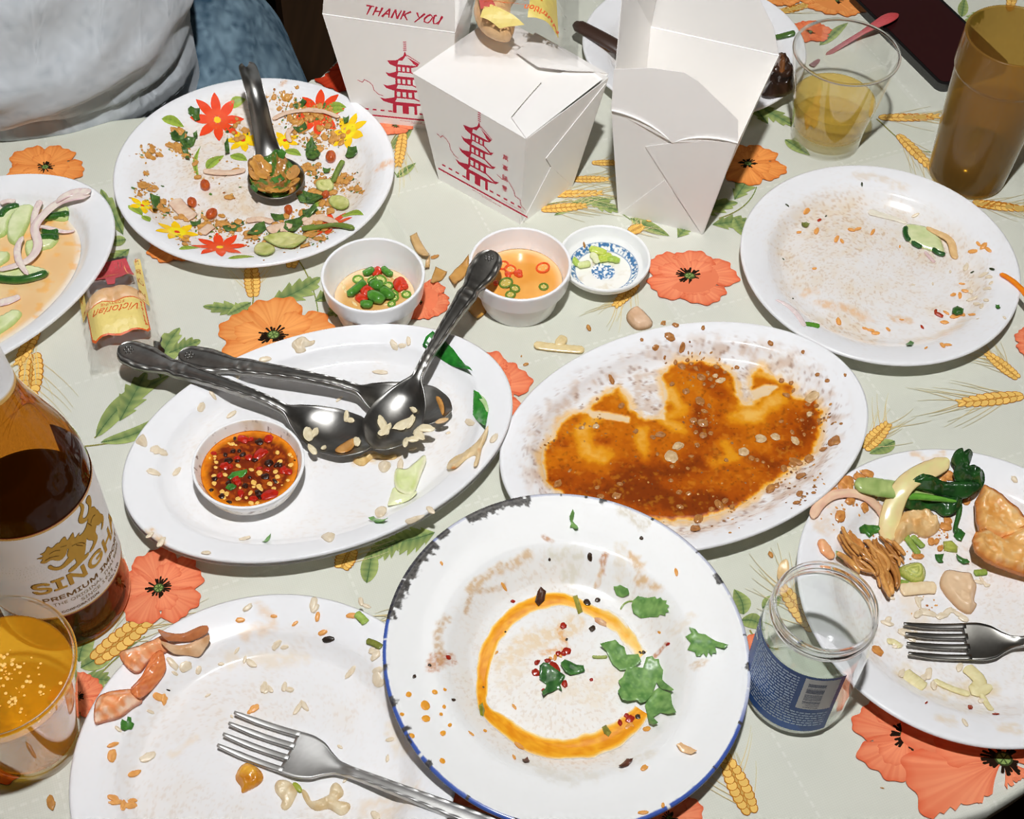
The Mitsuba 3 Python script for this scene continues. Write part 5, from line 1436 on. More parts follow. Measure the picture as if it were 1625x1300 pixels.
def right_plate_food():
    k = tagp('cucumber_slice', 'cucumber slice with dark green rind on the right dinner plate', 'cucumber')
    def col(xy, e, q3):
        return mixc(S(222, 226, 178), S(190, 204, 140), .5 + 1.2 * N3(q3, 200, 4))
    piece(k + '__flesh', RIGHT, c7((905, 382), (960, 384), (1005, 395), (1060, 430), (1092, 490), (1094, 535), (1040, 520), (960, 492), (912, 462), (900, 420)), .0030, WHITE, WHITE, 'mat_wet', colf=col, rough=.1)
    for q in ([(899, 400), (900, 440), (916, 466)], [(935, 478), (955, 490), (975, 500)], [(1042, 512), (1070, 532), (1096, 538)]):
        ribbon(k + '__' + num('cucumber_rind').replace('cucumber_', ''), RIGHT, c7(*q), .0044, .0036, S(24, 70, 30), S(50, 100, 40), lift=.0004)
    ribbon(tagp('onion_strip', 'beige onion strip bent over the cucumber slice on the right dinner plate', 'onion'), RIGHT, c7((1008, 395), (1075, 430), (1128, 465), (1145, 520), (1160, 558)), [.004, .007, .007, .006], .0020, S(232, 196, 140), S(206, 160, 104), lift=[.002, .002, .001, 0, 0])
    ribbon(tagp('onion_strip', 'short pinkish onion sliver poking out below the cucumber slice', 'onion'), RIGHT, c7((1000, 520), (1030, 555), (1050, 575)), .0032, .0010, S(226, 200, 196), S(206, 172, 170))
    ribbon(tagp('onion_strip', 'pale translucent onion strip above the cucumber slice', 'onion'), RIGHT, c7((708, 312), (770, 330), (840, 350), (905, 375)), [.008, .006, .003], .0012, S(234, 228, 210), S(224, 214, 190))
    ribbon(tagp('onion_strip', 'thin pinkish onion strip on the lower left rim of the right dinner plate', 'onion'), RIGHT, c7((230, 768), (300, 805), (345, 850), (380, 905)), [.002, .005, .004], .0012, S(228, 214, 210), S(214, 190, 188))
    ribbon(tagp('carrot_strip', 'bright orange carrot strip hanging over the right rim of the right dinner plate', 'carrot'), RIGHT, c7((1386, 638), (1440, 668), (1490, 712), (1540, 775)), [.004, .0050, .0050, .005], .0030, S(240, 140, 30), S(224, 108, 16))
    ribbon(tagp('scallion_strip', 'short green scallion strip at the tip of the onion on the right plate rim', 'scallion'), RIGHT, c7((385, 895), (420, 898), (455, 908)), .0046, .0018, S(96, 150, 50), S(66, 120, 40))
    herb('scallion_piece', RIGHT, c7((1142, 812), (1165, 800), (1200, 815), (1195, 838), (1160, 845), (1140, 832)), 'wet dark green scallion piece on an orange crumb, lower right of the right plate', 'scallion', S(60, 110, 40), S(26, 60, 26), .0024, 0, None, 'mat_wet', .003)
    herb('herb_leaf', RIGHT, c7((900, 998), (920, 990), (942, 995), (930, 1008), (905, 1012)), 'dark green herb flake on the lower rim of the right dinner plate', 'herb')
    herb('herb_leaf', RIGHT, c7((1360, 800), (1380, 798), (1388, 812), (1372, 818)), 'dark green herb flake on the right rim of the right dinner plate', 'herb')
    herb('herb_leaf', RIGHT, c7((362, 376), (385, 372), (404, 385), (388, 398), (365, 392)), 'olive green herb flake among the crumbs at the left of the right dinner plate', 'herb', S(120, 124, 56), S(80, 84, 36))
    lab = 'small orange crumb of fried rice on the right dinner plate'
    o1, o2 = S(236, 176, 100), S(216, 138, 60)
    grains(RIGHT, sized(c7, (390, 312, 1.3), (440, 415, 1.6), (545, 455, 1.6), (572, 465), (620, 408, 1.4), (655, 402, 1.1), (730, 420, 1.3), (350, 420), (430, 607, .9), (870, 493, .7), (1245, 520, 1.5), (1300, 492, 1.5), (1325, 510, 1.2), (1275, 480), (1145, 742, 1.2), (1180, 745, 1.3), (1205, 722, 1.3), (1190, 685, .9), (1160, 850, 2.0), (1185, 840, 1.6), (1110, 835, 1.0), (1240, 845, 1.3), (1100, 885, 1.3), (810, 920, .9), (720, 925, 1.1), (745, 940, 1.2), (690, 915), (555, 880, 1.5), (1090, 1003, 1.3), (1115, 1000, 1.1), (1005, 1015, .8), (880, 870, .8)), lab, 'orange crumbs on the right dinner plate', .0050, o1, o2, 'rice_crumb')
    grains(RIGHT, sized(c7, (950, 332, 1.2), (1210, 600, 1.8), (1130, 622, .8), (1040, 685, .8), (940, 690, .7), (1232, 725, 1.4), (1240, 765, 1.5), (1265, 790, 1.5), (1290, 800, 1.5), (1315, 770, 1.2), (1300, 640, 1.3), (1330, 650, 1.3), (1320, 710, 1.3), (1340, 680, 1.0), (1410, 860, .8), (1270, 865, .6)), 'pale grain of cooked rice on the right dinner plate', 'rice grains on the right dinner plate')
    grains(RIGHT, sized(c7, (455, 357, .9), (1070, 845, 1.3), (1055, 825, .9), (985, 908, .8)), 'small red chilli flake on the right dinner plate', 'chilli flakes on the right dinner plate', .005, S(190, 66, 24), S(130, 36, 14), 'chilli_flake', 'chilli')
    grains(RIGHT, sized(c7, (675, 172, .8), (1243, 625, .6), (1345, 610, .9), (270, 557, .5), (320, 760, .5), (290, 280, .7), (490, 335, .5)), 'tiny dark speck of herb on the right dinner plate', 'herb specks on the right dinner plate', .0045, S(60, 70, 34), S(34, 40, 22), 'herb_speck', 'herb')
right_plate_food()


def mince_on_sauce():
    b1, b2 = S(196, 138, 76), S(134, 78, 36)
    pts = [(765, 200), (790, 216, 1.5), (830, 205), (850, 225, 1.1), (872, 262, 1.9), (900, 243), (935, 218, 1.2), (918, 300, 1.2), (885, 290), (910, 270, 1.1), (970, 240, 1.0), (815, 190, .9), (840, 260, .8), (865, 360, 2.0), (885, 402, 1.3), (905, 380, 1.1), (840, 440, 1.5), (878, 452, 2.2), (850, 490, 1.2), (880, 503, 1.7), (912, 495, 1.2), (830, 465),
           (700, 500, 2.0), (672, 512, 1.1), (855, 545, 1.4), (600, 487, 1.2), (1080, 597, 1.2), (1105, 605), (1130, 615), (1215, 640, 1.8), (1265, 612, 2.2), (1320, 600, 2.4), (1250, 625, 1.4), (1160, 725, 2.2), (1185, 712, 1.3), (1315, 375, 1.2), (1350, 380, 1.1), (1290, 440), (1360, 440), (1340, 470, .9), (1300, 500, 1.0), (1250, 490), (535, 705, 1.4), (520, 755, 1.9), (455, 758, 1.3), (275, 705, 1.8),
           (325, 650), (745, 690), (780, 740, 1.2), (785, 800, 1.4), (860, 850, 2.2), (945, 790, 2.0), (1000, 800, 1.4), (970, 775, 1.5), (915, 810, 1.1), (830, 590), (815, 640), (975, 605), (1425, 525, 2.4), (1380, 560, 1.3), (1285, 672, 1.7), (1280, 745, 1.5), (1270, 782, 1.3), (845, 893, 2.2), (1340, 740, .9), (1245, 285), (1205, 275, 1.2), (1355, 250), (1395, 275), (1160, 120, 1.2), (1020, 220), (740, 92, 2.0),
           (680, 155, 1.2), (790, 155, 1.3), (720, 180, .8), (715, 38), (765, 42, 1.3), (880, 55, .9), (1295, 155, .9), (1470, 250, .9), (500, 275, 1.3), (495, 260), (540, 380, 1.4), (440, 350, .8), (1225, 335, 1.4), (1255, 315, 1.0), (750, 290, 1.3), (810, 320, 1.7), (370, 470, .9), (625, 105, .8), (820, 745, 1.2), (750, 632, 1.0), (440, 720), (690, 580, .8), (1205, 445, .9)]
    grains(OVAL_R, sized(c6, *pts), 'brown bit of minced meat in the sauce on the right oval platter', 'brown mince bits on the right oval platter', .0037, b1, b2, 'mince_bit', 'mince', .5)
    grains(OVAL_R, sized(c6, (950, 275, 2.0), (745, 590, 3.0), (775, 548, 2.2), (1050, 572, 2.5), (1120, 516, 2.3), (1180, 508, 2.0), (1262, 525, 1.9), (1330, 345, 2.3), (435, 465, 1.4), (930, 255, 1.2), (1320, 415, 1.4), (1260, 640, 1.0), (380, 470, .9)), 'pale lump of garlic in the sauce on the right oval platter', 'pale garlic lumps on the right oval platter', .0036, S(226, 202, 160), S(176, 134, 84), 'garlic_lump', 'garlic', .5)
mince_on_sauce()
residue('mince_residue', OVAL_R, [(*c6((x, y))[0], r / 2.621, n) for x, y, r, n in ((870, 230, 50, 60), (870, 430, 40, 60), (1330, 430, 40, 70), (1230, 610, 70, 60), (960, 790, 60, 40), (260, 540, 30, 30), (500, 720, 120, 50), (420, 470, 60, 30), (1100, 600, 60, 40), (760, 700, 120, 50), (1300, 740, 50, 30))], 'fine brown scraps of mince in the sauce of the right oval platter', S(206, 146, 76), S(100, 54, 22), .0009)


def enamel_food():
    E = ENAMEL
    L1, L2 = S(128, 166, 94), S(78, 124, 60)
    leaf = lambda pts, lab, **k: herb('coriander_leaf', E, c11(*pts), lab, 'coriander', L1, L2, .0009, .0016, **k)
    leaf([(932, 390), (960, 377), (990, 392), (995, 418), (970, 425), (945, 415)], 'small coriander leaf above the round leaf on the enamel plate')
    k = leaf([(1010, 440), (1030, 420), (1070, 425), (1098, 420), (1106, 430), (1120, 424), (1128, 436), (1144, 440), (1140, 452), (1154, 462), (1144, 470), (1153, 484), (1140, 486), (1138, 500), (1118, 492), (1110, 502), (1080, 500), (1040, 505), (1012, 488), (1004, 458)], 'round coriander leaf with a stem at the upper right of the enamel plate')
    ribbon(k + '__stem', E, c11((1012, 438), (980, 445), (962, 470)), .0012, .0010, S(150, 168, 96), S(110, 140, 70))
    leaf([(1218, 580), (1243, 566), (1232, 546), (1258, 552), (1270, 566), (1298, 570), (1340, 598), (1386, 620), (1372, 632), (1336, 620), (1341, 648), (1326, 646), (1322, 658), (1310, 640), (1302, 662), (1290, 644), (1278, 658), (1262, 658), (1256, 640), (1226, 632), (1240, 604)], 'coriander leaf lying alone near the right rim of the enamel plate')
    k = leaf([(878, 622), (900, 610), (940, 598), (956, 612), (976, 622), (985, 650), (1030, 655), (1042, 688), (1005, 712), (960, 716), (930, 690), (905, 640)], 'crumpled coriander leaf at the top of the coriander heap on the enamel plate', lift=.0006)
    ribbon(k + '__stem', E, c11((850, 658), (880, 660), (908, 658)), .0022, .0016, S(166, 176, 96), S(120, 140, 66))
    leaf([(985, 706), (1018, 700), (1050, 704), (1062, 668), (1085, 664), (1096, 674), (1112, 672), (1116, 690), (1130, 712), (1126, 750), (1170, 800), (1160, 806), (1120, 788), (1104, 760), (1085, 812), (1062, 840), (1040, 848), (1024, 834), (990, 842), (966, 836), (950, 800), (962, 780), (952, 756), (970, 740)], 'largest coriander leaf in the middle of the heap on the enamel plate', lift=.0016)
    leaf([(1066, 832), (1092, 800), (1112, 788), (1160, 808), (1166, 850), (1180, 888), (1150, 892), (1120, 880), (1090, 900), (1108, 930), (1090, 936), (1074, 928), (1066, 884), (1058, 852)], 'coriander leaf with a curled tail at the bottom of the heap on the enamel plate', lift=.0006)
    herb('coriander_leaf', E, c11((640, 700), (655, 688), (672, 690), (692, 702), (716, 716), (742, 740), (722, 770), (730, 800), (714, 786), (692, 800), (672, 808), (655, 826), (648, 806), (664, 786), (668, 768), (640, 750)), 'dark coriander leaf flecked with chilli in the centre of the enamel plate', 'coriander', S(70, 116, 56), S(36, 78, 36), .0012, .0016, None, 'mat_wet')
    herb('coriander_leaf', E, c11((722, 692), (740, 674), (762, 678), (788, 690), (814, 694), (820, 718), (792, 726), (762, 732), (742, 722)), 'glossy folded coriander leaf beside the central chilli flakes on the enamel plate', 'coriander', S(80, 128, 60), S(40, 84, 40), .0014, .0014, None, 'mat_wet', .0008)
    herb('coriander_leaf', E, c11((770, 92), (778, 100), (772, 120), (790, 140), (794, 158), (780, 160), (772, 146), (760, 148), (766, 128), (758, 110)), 'tiny coriander sprig near the far rim of the enamel plate', 'coriander', L1, L2)
    herb('charred_shallot', E, c11((622, 440), (632, 400), (645, 383), (666, 400), (660, 435), (636, 460)), 'dark brown charred flake at the upper left of the curry ring', 'shallot', S(82, 50, 34), S(44, 26, 18), .0014, .001, None, 'mat_wet')
    herb('charred_shallot', E, c11((952, 1096), (985, 1066), (1010, 1070), (992, 1090), (965, 1100)), 'dark brown flake near the lower right rim of the enamel plate', 'shallot', S(104, 62, 44), S(60, 32, 22), .0014)
    herb('charred_shallot', E, c11((570, 1068), (592, 1060), (602, 1076), (582, 1078)), 'small dark brown flake below the curry ring on the enamel plate', 'shallot', S(104, 62, 44), S(60, 32, 22), .0012)
    herb('scallion_piece', E, c11((772, 418), (790, 412), (812, 478), (794, 488)), 'olive scallion piece lying across the top of the curry ring', 'scallion', S(166, 160, 66), S(126, 124, 46), .0018, 0, None, 'mat_wet')
    herb('scallion_piece', E, c11((400, 850), (414, 838), (424, 870), (418, 892), (406, 888)), 'olive scallion piece at the left of the curry ring', 'scallion', S(150, 150, 40), S(116, 116, 30), .0016, 0, None, 'mat_wet')
    herb('scallion_piece', E, c11((888, 936), (904, 928), (926, 958), (914, 974), (896, 962)), 'olive scallion piece in the lower right arc of the curry ring', 'scallion', S(140, 136, 52), S(100, 100, 40), .0018, 0, None, 'mat_wet')
    herb('prawn_shred', E, c11((858, 502), (880, 502), (906, 520), (906, 538), (880, 530), (860, 516)), 'beige shred of prawn at the upper right of the curry ring', 'prawn', S(226, 190, 150), S(206, 150, 110), .0018, 0, None, 'mat_wet')
    herb('prawn_shred', E, c11((1182, 1010), (1200, 1000), (1240, 1018), (1262, 1040), (1240, 1048), (1200, 1034)), 'pale orange shred near the lower right rim of the enamel plate', 'prawn', S(232, 196, 150), S(220, 170, 116), .0014)
    grains(E, sized(c11, (630, 680, 1.5), (625, 720, 2.1), (700, 705, 3.0), (690, 735, 1.8), (740, 765, 1.8), (672, 672, 1.6), (750, 635, 2.0), (736, 642, 1.4), (715, 645, 1.4), (658, 792, 1.2), (735, 535, 1.8), (1000, 905, 1.8), (960, 918, 1.3), (985, 890, 1.2), (1148, 608, 1.0), (846, 748, .8), (280, 660, 1.3), (535, 437, 1.0)), 'red chilli flake on the enamel plate', 'red chilli flakes on the enamel plate', .0028, S(186, 46, 24), S(120, 26, 14), 'chilli_flake', 'chilli', .5)
    grains(E, sized(c11, (725, 735, 2.2), (830, 442, 2.0), (870, 432, 1.6), (850, 545, 2.0), (1053, 640, 1.2), (1030, 895, 1.8), (1040, 640, .8), (505, 558, .7), (418, 778, .8), (748, 588, .8), (680, 275, .9), (1044, 186, 1.2), (840, 262, 2.2), (300, 828, 1.3), (144, 735, 1.2), (205, 690, 1.1)), 'blackened speck on the enamel plate', 'blackened specks on the enamel plate', .0022, S(74, 56, 40), S(34, 26, 20), 'charred_speck', 'crumb', .5)
    grains(E, sized(c11, (720, 650, 1.4), (702, 660, 1.3), (685, 662, 1.0), (995, 930, 2.0), (1005, 925, 1.4), (500, 380, 1.6), (470, 640, .9), (1115, 560, .8), (1050, 1275, 1.8), (1130, 1246, 1.4), (1055, 1098, 1.9), (540, 1055, 1.5), (1183, 322, 1.7), (370, 962, 1.2), (540, 855, 1.2), (560, 1010, 2.2), (252, 286, 1.0)), 'orange chilli seed or crumb on the enamel plate', 'orange crumbs on the enamel plate', .0030, S(234, 176, 90), S(204, 126, 50), 'curry_crumb', 'crumb', .4)
    for x, y, r in ((187, 850, 22), (122, 806, 13), (225, 797, 12), (190, 902, 18), (285, 928, 9), (258, 960, 13), (255, 1070, 13), (135, 970, 12), (265, 787, 8), (95, 885, 9), (1065, 943, 17), (262, 855, 9), (250, 885, 8), (425, 950, 9)):
        k = tagp('curry_drop', 'drop of orange curry on the enamel plate', 'sauce drop', 'curry drops on the enamel plate')
        lump(k, E, *c11((x, y))[0], r * .000145 * 2, r * .000125 * 2, .0010, RNG.uniform(0, 3), S(236, 172, 66), S(214, 134, 30), 'mat_wet', .18)
enamel_food()


def lower_left_food():
    P = LOWER_LEFT
    def shell(xy, e, q3):
        s = np.sin((xy[:, 0] * .6 + xy[:, 1]) * 900 + 5 * N3(q3, 90, 2))
        c = mixc(S(240, 184, 136), S(230, 138, 80), .5 + .9 * N3(q3, 110, 3) + .25 * s); c = mixc(c, S(244, 216, 190), .8 * sst(.08, .24, N3(q3, 170, 9)))
        return mixc(c, S(186, 92, 50), .7 * sst(.0012, 0, e))
    k = tagp('prawn_tail', 'pink prawn tail shell with a fan lying across the plate rim, the farther one', 'prawn')
    piece(k + '__shell', P, c10((218, 300), (250, 270), (330, 240), (390, 225), (400, 262), (385, 285), (340, 300), (310, 340), (285, 362), (250, 345)), .0065, WHITE, WHITE, 'mat_wet', .0012, .35, 180, 3, .005, .001, 0, shell)
    piece(k + '__tail_fin', P, c10((380, 232), (440, 212), (505, 198), (556, 206), (548, 226), (490, 236), (430, 244), (395, 262)), .0030, WHITE, WHITE, 'mat_wet', .0012, .4, 200, 4, .003, .003, .002, lambda xy, e, q3: mixc(S(206, 132, 84), S(150, 82, 46), .5 + 1.4 * N3(q3, 160, 6)))
    piece(k + '__tail_fin_001', P, c10((384, 268), (440, 258), (500, 240), (552, 236), (566, 252), (545, 276), (516, 300), (470, 290), (420, 292)), .0034, WHITE, WHITE, 'mat_wet', .0012, .5, 220, 5, .003, .002, .0005, lambda xy, e, q3: mixc(S(226, 190, 152), S(202, 150, 100), .5 + 1.6 * N3(q3, 200, 7)))
    k = tagp('prawn_tail', 'orange prawn tail shell on the rim beside the beer glass, the nearer one', 'prawn')
    piece(k + '__shell', P, c10((130, 468), (180, 432), (235, 426), (268, 430), (296, 452), (300, 474), (262, 496), (215, 530), (150, 548), (122, 545)), .0080, WHITE, WHITE, 'mat_wet', .0012, .3, 180, 6, .006, .001, 0, shell)
    piece(k + '__tail_fin', P, c10((262, 432), (296, 376), (334, 310), (376, 278), (392, 322), (386, 362), (342, 420), (312, 462), (290, 470)), .0055, WHITE, WHITE, 'mat_wet', .0012, .45, 200, 7, .004, .002, .0006, lambda xy, e, q3: mixc(S(226, 140, 84), S(198, 96, 48), .5 + .8 * N3(q3, 120, 8) + .3 * np.sin((xy[:, 0] - xy[:, 1]) * 1700)))
    herb('parsley_leaf', P, c10((220, 548), (226, 534), (242, 540), (248, 526), (262, 530), (260, 542), (272, 552), (262, 572), (248, 570), (236, 578), (222, 572)), 'small green parsley leaf below the prawn tails', 'parsley', S(84, 138, 54), S(52, 104, 40))
    k = tagp('sauce_blob', 'translucent amber blob of sauced onion below the fork tines', 'onion')
    piece(k, P, c10((660, 735), (688, 702), (720, 706), (758, 740), (748, 775), (712, 798), (680, 810), (676, 790), (658, 765)), .0050, S(236, 178, 60), S(190, 112, 22), 'mat_wet', .0012, .4, 240, 4, .003)
    for pts, lab in (([(808, 772), (830, 762), (862, 770), (888, 800), (880, 830), (866, 858), (842, 876), (826, 860), (830, 838), (806, 806)], 'left clump of pale cooked rice below the fork'),
                     ([(905, 800), (930, 815), (945, 842), (985, 830), (1010, 815), (1015, 790), (1036, 772), (1060, 795), (1060, 822), (1044, 840), (1085, 850), (1082, 880), (1050, 895), (1010, 872), (968, 878), (925, 852)], 'right clump of pale cooked rice below the fork')):
        piece(tagp('rice_clump', lab, 'rice'), P, c10(*pts), .0032, S(232, 216, 182), S(204, 174, 124), 'mat_food', .001, .6, 300, 0, .002)
    grains(P, [*c10((890, 790))], 'yellow-green scallion bit in the rice below the fork', None, .008, S(170, 178, 66), S(140, 150, 50), 'scallion_piece', 'scallion')
    grains(P, sized(c10, (700, 108, 1.5), (950, 92, 2.2), (958, 110, 1.6), (1130, 85, 1.6), (1150, 102, 1.4), (840, 258, 1.1), (810, 250, 1.3), (715, 320, 1.6), (690, 305), (415, 318, 2.0), (465, 333, 2.0), (515, 345, 1.2), (425, 357, .9), (660, 270, .9), (600, 322, .9), (550, 440, .8), (762, 410, 1.8), (782, 415, 1.5), (770, 425, 1.1), (840, 408, 1.7), (858, 418, 1.4), (890, 492, 1.7), (915, 480, 1.7), (320, 675, 2.0), (1240, 608, 1.2), (1230, 680, 1.1), (1050, 635, .8), (1185, 290, 1.8), (1180, 275, 1.3), (1195, 345, 1.7), (1190, 378, 2.2), (1205, 395, 1.4), (1172, 265), (1090, 355, 1.7), (1185, 897, 1.6), (210, 568, 1.1), (333, 503, .9), (1070, 762, .9), (640, 520, .7)),
           'pale grain of cooked rice on the bottom left plate', 'rice grains on the bottom left plate')
    grains(P, sized(c10, (965, 143, 1.5), (1098, 138, 1.8), (880, 168, 1.0), (800, 140, 1.1), (672, 155, 1.2), (985, 203, 1.4), (725, 490, 1.8), (712, 500, 1.2), (368, 448, 1.9), (384, 455, 1.6), (190, 628, 1.3), (187, 670, 2.0), (272, 737, 1.6), (190, 828, 1.6), (203, 845, 1.6), (230, 858, 1.5), (252, 860, 1.7), (264, 850, 1.2), (268, 838, 1.0)), 'orange crumb of fried rice on the bottom left plate', 'orange crumbs on the bottom left plate', .0045, S(238, 180, 108), S(216, 140, 66), 'rice_crumb')
    ribbon(tagp('scallion_strip', 'green scallion strip at the far rim of the bottom left plate', 'scallion'), P, c10((1112, 130), (1132, 148), (1150, 168)), .0056, .0020, S(164, 186, 92), S(120, 150, 60))
    ribbon(tagp('scallion_strip', 'dark olive scallion strip beside the enamel plate rim on the bottom left plate', 'scallion'), P, c10((1152, 234), (1180, 244), (1208, 260)), .0046, .0018, S(130, 134, 60), S(84, 92, 40))
    grains(P, sized(c10, (1008, 228, 1.6), (400, 420, .5)), 'black speck of pepper on the bottom left plate', 'pepper specks on the bottom left plate', .0045, S(56, 44, 34), S(30, 26, 22), 'pepper_speck', 'pepper')
lower_left_food()


def lower_right_food():
    P = LOWER_RIGHT
    k = tagp('chinese_broccoli', 'cooked Chinese broccoli with a pale stalk and dark glossy leaves on the lower right plate', 'greens')
    ribbon(k + '__stalk', P, c8((520, 352), (600, 362), (720, 378), (860, 395), (1000, 415)), [.012, .016, .016, .014, .010], .0055, S(186, 200, 128), S(112, 146, 66), lift=.0015)
    dk = lambda xy, e, q3: mixc(S(40, 88, 34), S(14, 44, 18), .5 + 1.5 * N3(q3, 150, 3))
    piece(k + '__leaf', P, c8((795, 470), (860, 420), (1000, 400), (1130, 420), (1160, 460), (1140, 520), (1060, 545), (1000, 500), (900, 512), (800, 505)), .006, WHITE, WHITE, 'mat_wet', .0013, .6, 150, 3, .004, .002, .001, dk)
    piece(k + '__leaf_001', P, c8((860, 345), (930, 306), (1010, 318), (1080, 340), (1150, 345), (1250, 385), (1240, 430), (1170, 445), (1080, 420), (980, 405), (880, 385)), .007, WHITE, WHITE, 'mat_wet', .0013, .6, 170, 4, .004, .002, .006, dk)
    piece(k + '__leaf_002', P, c8((1098, 205), (1150, 160), (1170, 172), (1205, 153), (1226, 185), (1208, 238), (1240, 236), (1272, 262), (1294, 300), (1290, 365), (1262, 405), (1200, 410), (1140, 370), (1110, 300), (1120, 250)), .011, WHITE, WHITE, 'mat_wet', .0013, .7, 160, 5, .005, .003, .003, dk)
    ribbon(k + '__leaf_rib', P, c8((830, 425), (930, 425), (1050, 440), (1150, 450)), [.006, .005, .002], .004, S(110, 168, 60), S(70, 128, 40), lift=.0085)
    ribbon(k + '__thin_stem', P, c8((1150, 450), (1148, 540), (1132, 600), (1130, 640)), [.004, .003], .003, S(50, 100, 40), S(24, 64, 26), lift=[.004, .002, .001, .001])
    ribbon(tagp('onion_strip', 'pink arched onion strip left of the greens on the lower right plate', 'onion'), P, c8((264, 552), (300, 475), (380, 412), (480, 398), (570, 414), (640, 465), (692, 530), (700, 610)), [.007, .0082, .0078, .0078, .007], .0026, S(236, 204, 170), S(220, 164, 140), lift=.0005)
    ribbon(tagp('onion_strip', 'broad yellowish onion strip with a pink end, lying over the greens', 'onion'), P, c8((1085, 200), (1000, 245), (900, 292), (822, 352), (770, 440), (738, 540), (722, 690)), [.012, .015, .014, .014, .015, .013], .0034, S(220, 212, 146), S(226, 190, 140), lift=[.002, .003, .006, .009, .008, .004, .0005])
    ribbon(tagp('onion_strip', 'pink onion tip at the left end of the shredded meat on the lower right plate', 'onion'), P, c8((315, 690), (340, 740), (385, 790)), [.006, .009, .006], .004, S(238, 180, 130), S(222, 140, 90))
    # fried wonton: two blistered triangles folded over each other
    k = tagp('fried_wonton', 'golden fried wonton folded in two at the right edge of the lower right plate', 'wonton')
    wc = lambda xy, e, q3: mixc(mixc(mixc(S(238, 192, 122), S(212, 142, 60), .5 + 1.5 * N3(q3, 60, 3)), S(232, 196, 140), .8 * sst(.05, .20, N3(q3, 420, 7))), S(190, 100, 32), .8 * sst(.0045, 0, e + .004 * N3(q3, 260, 4)))
    piece(k + '__back_fold', P, c8((1282, 392), (1340, 412), (1400, 438), (1500, 505), (1560, 590), (1700, 560), (1720, 700), (1400, 715), (1260, 690), (1238, 590), (1234, 480)), .010, WHITE, WHITE, 'mat_food', .0013, .25, 210, 3, .005, .004, .002, wc, False)
    piece(k + '__front_fold', P, c8((1200, 745), (1225, 690), (1290, 655), (1340, 662), (1392, 690), (1470, 650), (1570, 605), (1720, 600), (1740, 950), (1549, 915), (1400, 880), (1300, 850), (1216, 812)), .011, WHITE, WHITE, 'mat_food', .0013, .25, 210, 4, .006, .005, .006, wc, False)
    residue('meat_residue', P, [(*c8((x, y))[0], r / 3.825, n) for x, y, r, n in ((450, 370, 50, 40), (560, 290, 30, 20), (600, 760, 90, 50), (880, 600, 90, 50), (1060, 620, 40, 20), (430, 500, 60, 20), (1080, 300, 30, 14), (720, 420, 60, 30), (850, 760, 40, 14), (1000, 1080, 80, 20))], 'fine orange-brown scraps strewn over the lower right plate', S(230, 170, 100), S(170, 100, 46), .0009)
    # shredded meat
    m1, m2 = S(206, 150, 84), S(136, 84, 38)
    base = [[(425, 640), (470, 720), (540, 800)], [(470, 690), (545, 750), (610, 830)], [(590, 690), (650, 740), (700, 810), (720, 870)], [(640, 690), (700, 780), (760, 850)], [(620, 760), (670, 850), (700, 960)], [(660, 690), (720, 790), (770, 900), (775, 980)], [(690, 880), (720, 950), (740, 1020)], [(540, 780), (600, 860), (640, 900)], [(720, 690), (770, 740), (800, 780)], [(440, 720), (500, 790), (560, 850)], [(590, 720), (630, 800)], [(730, 780), (780, 800), (800, 830)]]
    for i in range(46):
        q = np.array(base[i % len(base)], float) + RNG.normal(0, 16, 2) + RNG.normal(0, 9, (len(base[i % len(base)]), 2))
        w = RNG.uniform(.0022, .0052); t = RNG.uniform(0, 1)
        a, b = mixc(S(226, 170, 96), S(176, 112, 50), t), mixc(S(190, 120, 56), S(104, 58, 24), t)
        ribbon(tagp('meat_shred', 'brown glazed shred of meat in the heap behind the glass jar', 'meat', 'meat shreds on the lower right plate'), P, c8(*[tuple(z) for z in q]), [w * .7, w, w * .6], w * .7, a, b, lift=RNG.uniform(.0, .0075), n=18)
    piece(tagp('rice_clump', 'glazed clump of rice and onion below the greens on the lower right plate', 'rice'), P, c8((770, 560), (800, 520), (900, 505), (960, 500), (1005, 540), (1035, 600), (1000, 650), (930, 665), (870, 640), (810, 690), (770, 700), (750, 640)), .008, S(232, 200, 146), S(212, 160, 94), 'mat_wet', .0012, .5, 260, 6, .004)
    for pts, lab, a, b in (([(545, 612), (580, 585), (630, 590), (668, 600), (688, 632), (640, 640), (610, 668), (585, 640), (555, 640)], 'square green leaf scrap above the shredded meat', GRN, GRD), ([(1120, 655), (1138, 612), (1165, 622), (1190, 645), (1166, 692), (1140, 680)], 'dark green leaf scrap hanging below the greens', S(50, 104, 40), GRD),
                           ([(1006, 770), (1035, 768), (1060, 768), (1052, 800), (1058, 818), (1030, 820), (1012, 796)], 'small dark green leaf scrap left of the wonton', S(60, 110, 46), GRD), ([(1130, 778), (1160, 785), (1200, 802), (1212, 830), (1180, 830), (1145, 806)], 'dark green leaf scrap touching the wonton', S(60, 110, 46), GRD)):
        herb('leaf_scrap', P, c8(*pts), lab, 'greens', a, b, .0016, .001, None, 'mat_wet')
    herb('scallion_piece', P, c8((1058, 690), (1110, 686), (1146, 722), (1142, 756), (1100, 752), (1062, 744)), 'yellow-green scallion square left of the wonton', 'scallion', S(176, 180, 84), S(140, 150, 60), .003, 0, None, 'mat_wet', 0, .2)
    k = tagp('scallion_ring', 'pale green scallion round beside the shredded meat', 'scallion')
    piece(k, P, c8((790, 856), (840, 830), (910, 822), (944, 860), (948, 900), (930, 936), (880, 944), (820, 912), (792, 890)), .005, WHITE, WHITE, 'mat_wet', .001, .2, 300, 5, .003, 0, 0, lambda xy, e, q3: mixc(mixc(S(206, 206, 120), S(150, 160, 66), .5 + .5 * np.sin(e * 2600)), S(150, 160, 60), sst(.002, 0, e)))
